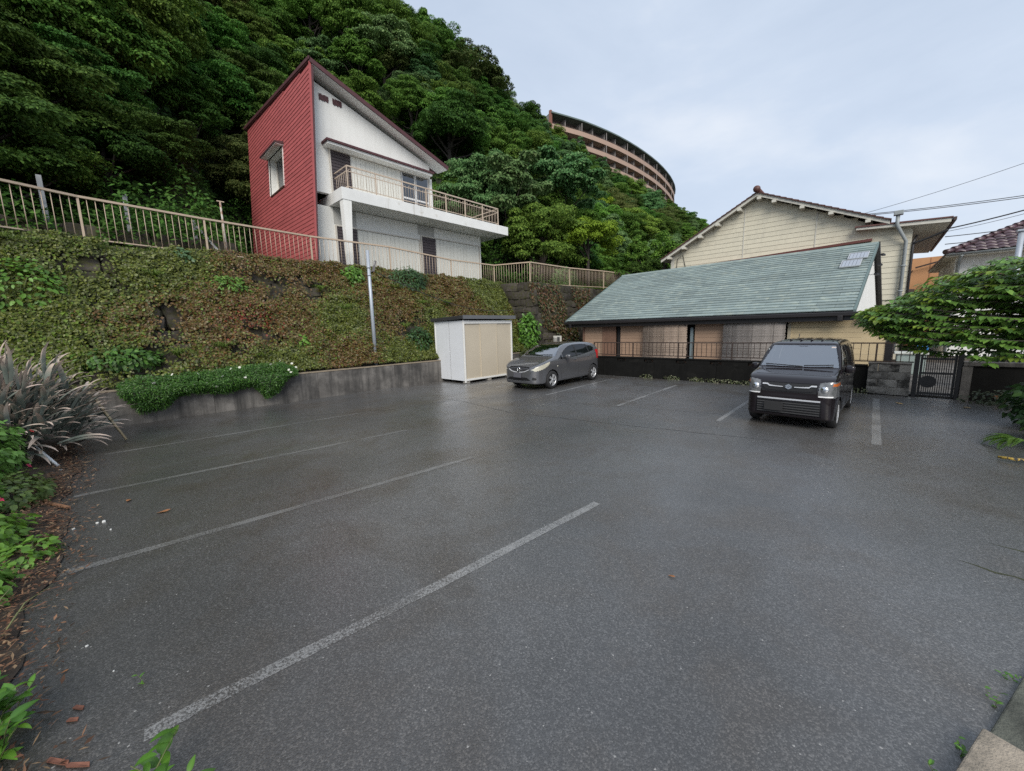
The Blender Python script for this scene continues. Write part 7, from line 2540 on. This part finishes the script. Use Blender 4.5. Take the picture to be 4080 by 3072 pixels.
# ------------------------------------------------------------------ foreground weeds, leaf by leaf
def leaf_shape(name, w, cup, col):
    """pointed leaf of unit length along +x"""
    n = 6
    vs, cs = [], []
    for i in range(n + 1):
        t = i / n
        hw = w * (math.sin(math.pi * t ** 0.8) ** 0.8 if 0 < t < 1 else 0.02)
        z = 0.16 * t - 0.38 * t * t
        vs += [(t, -hw, z + hw * cup), (t, 0, z), (t, hw, z + hw * cup)]
        cs += [tuple(np.array(col) * (0.85 + 0.1 * t)), tuple(np.array(col) * 1.25), tuple(np.array(col) * (0.85 + 0.1 * t))]
    fs = []
    for i in range(n):
        a = 3 * i
        fs += [(a, a + 3, a + 4, a + 1), (a + 1, a + 4, a + 5, a + 2)]
    me = np_mesh(name, np.array(vs), np.array(fs), np.array(cs), smooth=True)
    me.materials.append(M_LEAF2)
    return me


LF = [leaf_shape('leaf', 0.17, 0.3, (0.11, 0.25, 0.03)), leaf_shape('leaf', 0.22, 0.25, (0.09, 0.21, 0.03)), leaf_shape('leaf', 0.28, 0.2, (0.07, 0.17, 0.03))]


def weed(lab, loc, stems, leaf, seed, nl=7, cat='weed', name='weed', bias=(0, 0)):
    r_ = random.Random(seed)
    t = empty(name, loc, 0, lab, cat)
    for s in range(stems):
        a = r_.uniform(0, 6.28)
        L = r_.uniform(0.7, 1.2)
        d = Vector((math.cos(a) * 0.55 + bias[0], math.sin(a) * 0.55 + bias[1], 1.0)).normalized() * leaf * 2.6 * L
        b0 = Vector((r_.uniform(-1, 1) * leaf * 0.7, r_.uniform(-1, 1) * leaf * 0.7, -0.02))
        mid = b0 + d * 0.5 + Vector((0, 0, leaf * 0.25))
        tip = b0 + d
        MB().tube([b0, mid, tip], [leaf * 0.035, leaf * 0.028, leaf * 0.015], 5).build('stem', M_STEM, t)
        for q in range(nl):
            k_ = (q + 0.6) / nl
            p_ = b0.lerp(mid, k_ * 2) if k_ < 0.5 else mid.lerp(tip, k_ * 2 - 1)
            az = a + q * 2.4 + r_.uniform(-.4, .4)
            sc = leaf * r_.uniform(0.7, 1.15)
            link('leaf', r_.choice(LF), None, t, loc=p_, rot=(r_.uniform(-.3, .3), -r_.uniform(0.0, 0.7), az), scale=(sc, sc, sc))


weed('fresh green weed clump in the bottom left corner', (-3.25, -0.66, 0.02), 9, 0.10, 1, 8)
weed('smaller green weed clump above the bottom left corner clump', (-3.5, -0.78, 0.02), 5, 0.09, 2, 7)
weed('dark leaved weed clump right in the bottom left corner', (-2.98, -0.66, 0.02), 7, 0.10, 6, 7)
weed('bright green long leaved weed at the bottom edge', (-2.26, -0.12, 0.0), 3, 0.11, 3, 5)
weed('second bright green weed at the bottom edge, right of the first', (-2.08, 0.0, 0.0), 2, 0.085, 4, 4)
weed('tiny green sprig lying on the asphalt near the bottom left', (-3.04, -0.09, 0.0), 1, 0.035, 5, 4)
dry = empty('grass_stalks', (-4.2, -0.75, 0.0), 0, 'thin dry green grass stalks leaning over the asphalt at the left', 'grass')
for (a, b) in (((0, 0, 0), (-0.45, 0.25, 0.12)), ((0, 0, 0), (-0.25, 0.2, 0.1)), ((-0.15, -0.05, 0), (-0.62, 0.05, 0.16))):
    a, b = Vector(a), Vector(b)
    MB().tube([a, a.lerp(b, 0.5) + Vector((0, 0, 0.08)), b], [0.005, 0.004, 0.002], 5).build('stalk', pm('stalk_green', (0.16, 0.17, 0.07), 0.7), dry)
for i, (d_, lab) in enumerate(((0.9, 'tiny grass sprout at the mossy kerb edge, upper one'), (0.62, 'tiny grass sprout at the mossy kerb edge, lower one'), (0.12, 'small dry grass sprout beside the pale kerb stone'), (-0.12, 'second dry grass sprout beside the pale kerb stone'))):
    p_ = kp0 + KD * d_ - KN * 0.02
    weed(lab, (p_.x, p_.y, 0.0), 4, 0.03, 20 + i, 3, 'grass', 'grass_sprout')

# ------------------------------------------------------------------ leafy tree at the right
rt = empty('leafy_garden_tree', (3.3, 12.2, 0), 0, 'spreading tree with big fresh green leaves overhanging the lot at the right', 'tree')
r = np.random.default_rng(55)
rp = random.Random(55)
TR = MB()
top = Vector((0, 0, 1.5))
TR.tube([(0, 0, -0.05), (-0.05, 0, 0.8), (-0.1, -0.05, 1.5)], [0.11, 0.09, 0.08], 10)
Ps, Ns, Ts, Ls, Cs = [], [], [], [], []
pal = np.array([(0.16, 0.295, 0.055), (0.20, 0.34, 0.07), (0.125, 0.235, 0.046), (0.095, 0.19, 0.046)])
# sprays of leaves fill a broad flat dome that overhangs the lot
XB = [-0.55, -0.3, 0.0, 0.5, 1.0, 1.6, 2.6, 4.5]
ZTOP = [2.06, 2.26, 2.36, 2.70, 2.95, 3.15, 3.3, 3.2]
ZBOT = [1.98, 1.90, 1.68, 1.36, 1.28, 1.12, 1.0, 1.0]
org = Vector((3.3, 12.2, 0))
for i in range(1300):
    y = rp.uniform(10.5, 12.8)
    x = -0.4 + 4.4 * rp.random() ** 0.85
    zt_, zb_ = float(np.interp(x, XB, ZTOP)), float(np.interp(x, XB, ZBOT))
    u_ = rp.random() ** 0.7
    z = zb_ + (zt_ - zb_) * u_
    e_ = Vector((x, y, z)) - org
    d = Vector((e_.x - 0.0, e_.y, 0)).normalized()
    az = math.atan2(d.y, d.x) + rp.uniform(-0.7, 0.7)
    L = rp.uniform(0.35, 0.65)
    p_ = e_ - Vector((math.cos(az) * L, math.sin(az) * L, rp.uniform(-0.02, 0.14)))
    TR.tube([p_, e_], [0.008, 0.003], 4, cap=False)
    if i % 30 == 0:
        TR.tube([top, top.lerp(p_, 0.5) + Vector((0, 0, 0.12)), p_], [0.03, 0.014, 0.006], 6, cap=False)
    tip_new = rp.random() < (0.3 if u_ > 0.5 or x < 0.6 else 0.08)
    n = 15
    for j in range(n):
        k_ = (j + 1) / n
        pp = p_.lerp(e_, k_)
        sd = 1 if j % 2 else -1
        aa = az + sd * rp.uniform(0.6, 1.1)
        Ps.append((pp.x, pp.y, pp.z))
        Ts.append((math.cos(aa), math.sin(aa), rp.uniform(-0.75, -0.1)))
        Ns.append((rp.uniform(-.3, .3) + math.cos(aa) * 0.3, rp.uniform(-.3, .3) + math.sin(aa) * 0.3, 1.0))
        Ls.append(rp.uniform(0.085, 0.145))
        cc = pal[rp.choices(range(4), (3, 2.2, 3, 2))[0]] * rp.uniform(0.75, 1.25)
        if tip_new and k_ > 0.4:
            cc = np.array((0.24, 0.33, 0.05)) * rp.uniform(0.8, 1.2)
        Cs.append(cc)
P, N, T = np.array(Ps), np.array(Ns), np.array(Ts)
zw = P[:, 2]
keep = (zw > 0.8) & (zw < 3.9)
P, N, T, L, Cc = P[keep], N[keep], T[keep], np.array(Ls)[keep], np.array(Cs)[keep]
V, F, k = leaf_cloud(P, N, T, L, L * 0.33, 0.18, 0.22, ovate=True)
me = np_mesh('crown', V, F, np.repeat(Cc, k, 0))
me.materials.append(M_LEAF2)
link('crown', me, None, rt)
TR.build('trunk', M_BARK, rt)
print('garden tree leaves', len(P))
# shrubs under it
shrub('corner_shrub', 'dark green shrub at the right edge under the leafy tree', (2.6, 11.6, 0.45), (0.75, 0.8, 0.55), 1500, 0.11, DEEP, 71, (-0.2, -0.4, 0.8))
shrub('corner_shrub', 'low dark shrub at the right edge nearest the camera', (2.4, 9.9, 0.35), (0.6, 0.7, 0.42), 1100, 0.10, DEEP + FLW, 72, (-0.2, -0.4, 0.8))
shrub('corner_shrub', 'dark creeping plants at the foot of the right hand wall', (2.3, 14.1, 0.15), (0.7, 0.25, 0.2), 500, 0.06, [(0.05, 0.07, 0.04), (0.09, 0.11, 0.07)], 73, (-0.2, -0.6, 0.6))
fr = empty('fern_fronds', (1.75, 9.6, 0.12), 0, 'long pale green fern fronds reaching over the asphalt at the right', 'fern')
for i in range(7):
    link('frond', FR[i % 3], None, fr, rot=(0, -0.15 + 0.1 * (i % 3), 2.5 + i * 0.3), scale=(0.3, 0.3, 0.3))
bd = empty('orange_plank', (2.28, 14.25, 0.16), 0, 'short orange brown plank leaning at the foot of the right hand wall', 'plank')
MB().bar((-0.17, 0, 0), (0.17, 0.02, 0.0), 0.1, 0.06).build('board', pm('orange_wood', (0.33, 0.12, 0.035), 0.7, var=0.2, vscale=12), bd)
rp_ = empty('yellow_rope', (1.5, 8.6, 0.02), 0, 'coil of yellow and black rope on the ground at the right edge', 'rope')
pts = [(0.08 * i - 0.1 + 0.03 * math.sin(i * 2.1), 0.05 * math.cos(i * 1.7) + 0.05 * i * 0.3, 0.02 + 0.012 * math.sin(i)) for i in range(12)]
MB().tube(pts, 0.02, 7).build('strand', pm('yellow_rope_fibre', (0.42, 0.28, 0.05), 0.7, var=0.2, col2=(0.03, 0.03, 0.03), c2scale=22, c2=(0.5, 0.55)), rp_)
shrub('added_hedge', 'dark hedge added to dim the gap behind the right hand wall', (4.6, 16.6, 1.1), (2.7, 0.6, 1.5), 7500, 0.10, [(0.025, 0.05, 0.02), (0.035, 0.065, 0.025), (0.018, 0.035, 0.014)], 75, (-0.2, -0.7, 0.5), ovate=False)  # hedge added to hide the white wall and darken the gap
# things seen through the gate
wt = empty('white_water_tank', (0.95, 16.2, 0), 0, 'pale tank behind the iron gate', 'tank')
MB().box(-0.5, 0.12, 0, 0.5, 0.4, 1.0).build('tank_body', pm('pale_tank', (0.33, 0.40, 0.38), 0.5), wt, bevel=0.03)
MB().box(-0.55, 0.16, -0.04, 0.55, 1.0, 1.06).build('tank_rim', pm('white_rim', (0.6, 0.62, 0.58), 0.5), wt, bevel=0.01)
bb = empty('blue_bucket', (0.98, 16.3, 1.06), 0, 'blue plastic container on the pale tank behind the gate', 'bucket')
MB().lathe([(0.001, 0), (0.10, 0), (0.13, 0.2), (0.12, 0.2), (0.095, 0.02)], n=16).build('pail', pm('blue_plastic', (0.02, 0.16, 0.42), 0.4), bb)
ph = MB()
ph.add([(0.2, 14.6, 0.01), (9, 14.6, 0.01), (9, 26, 0.01), (0.2, 26, 0.01)], [(0, 1, 2, 3)])
tag(ph.build('garden_path', M_CONC), kind='structure')
# small plants along the foot of the black wall
for i, x in enumerate((-6.5, -5.5, -4.6, -4.0, -3.5, -3.0, -0.3)):
    shrub('wall_foot_weed', ('first', 'second', 'third', 'fourth', 'fifth', 'sixth', 'last')[i] + ' weed from the left along the foot of the black wall', (x, 14.46, 0.06), (0.28, 0.06, 0.09), 90, 0.05,
          [(0.12, 0.14, 0.07), (0.2, 0.2, 0.13), (0.06, 0.08, 0.03)], 120 + i, (0, -0.6, 0.7), stems=2, group='weeds along the foot of the black wall', cat='weed')
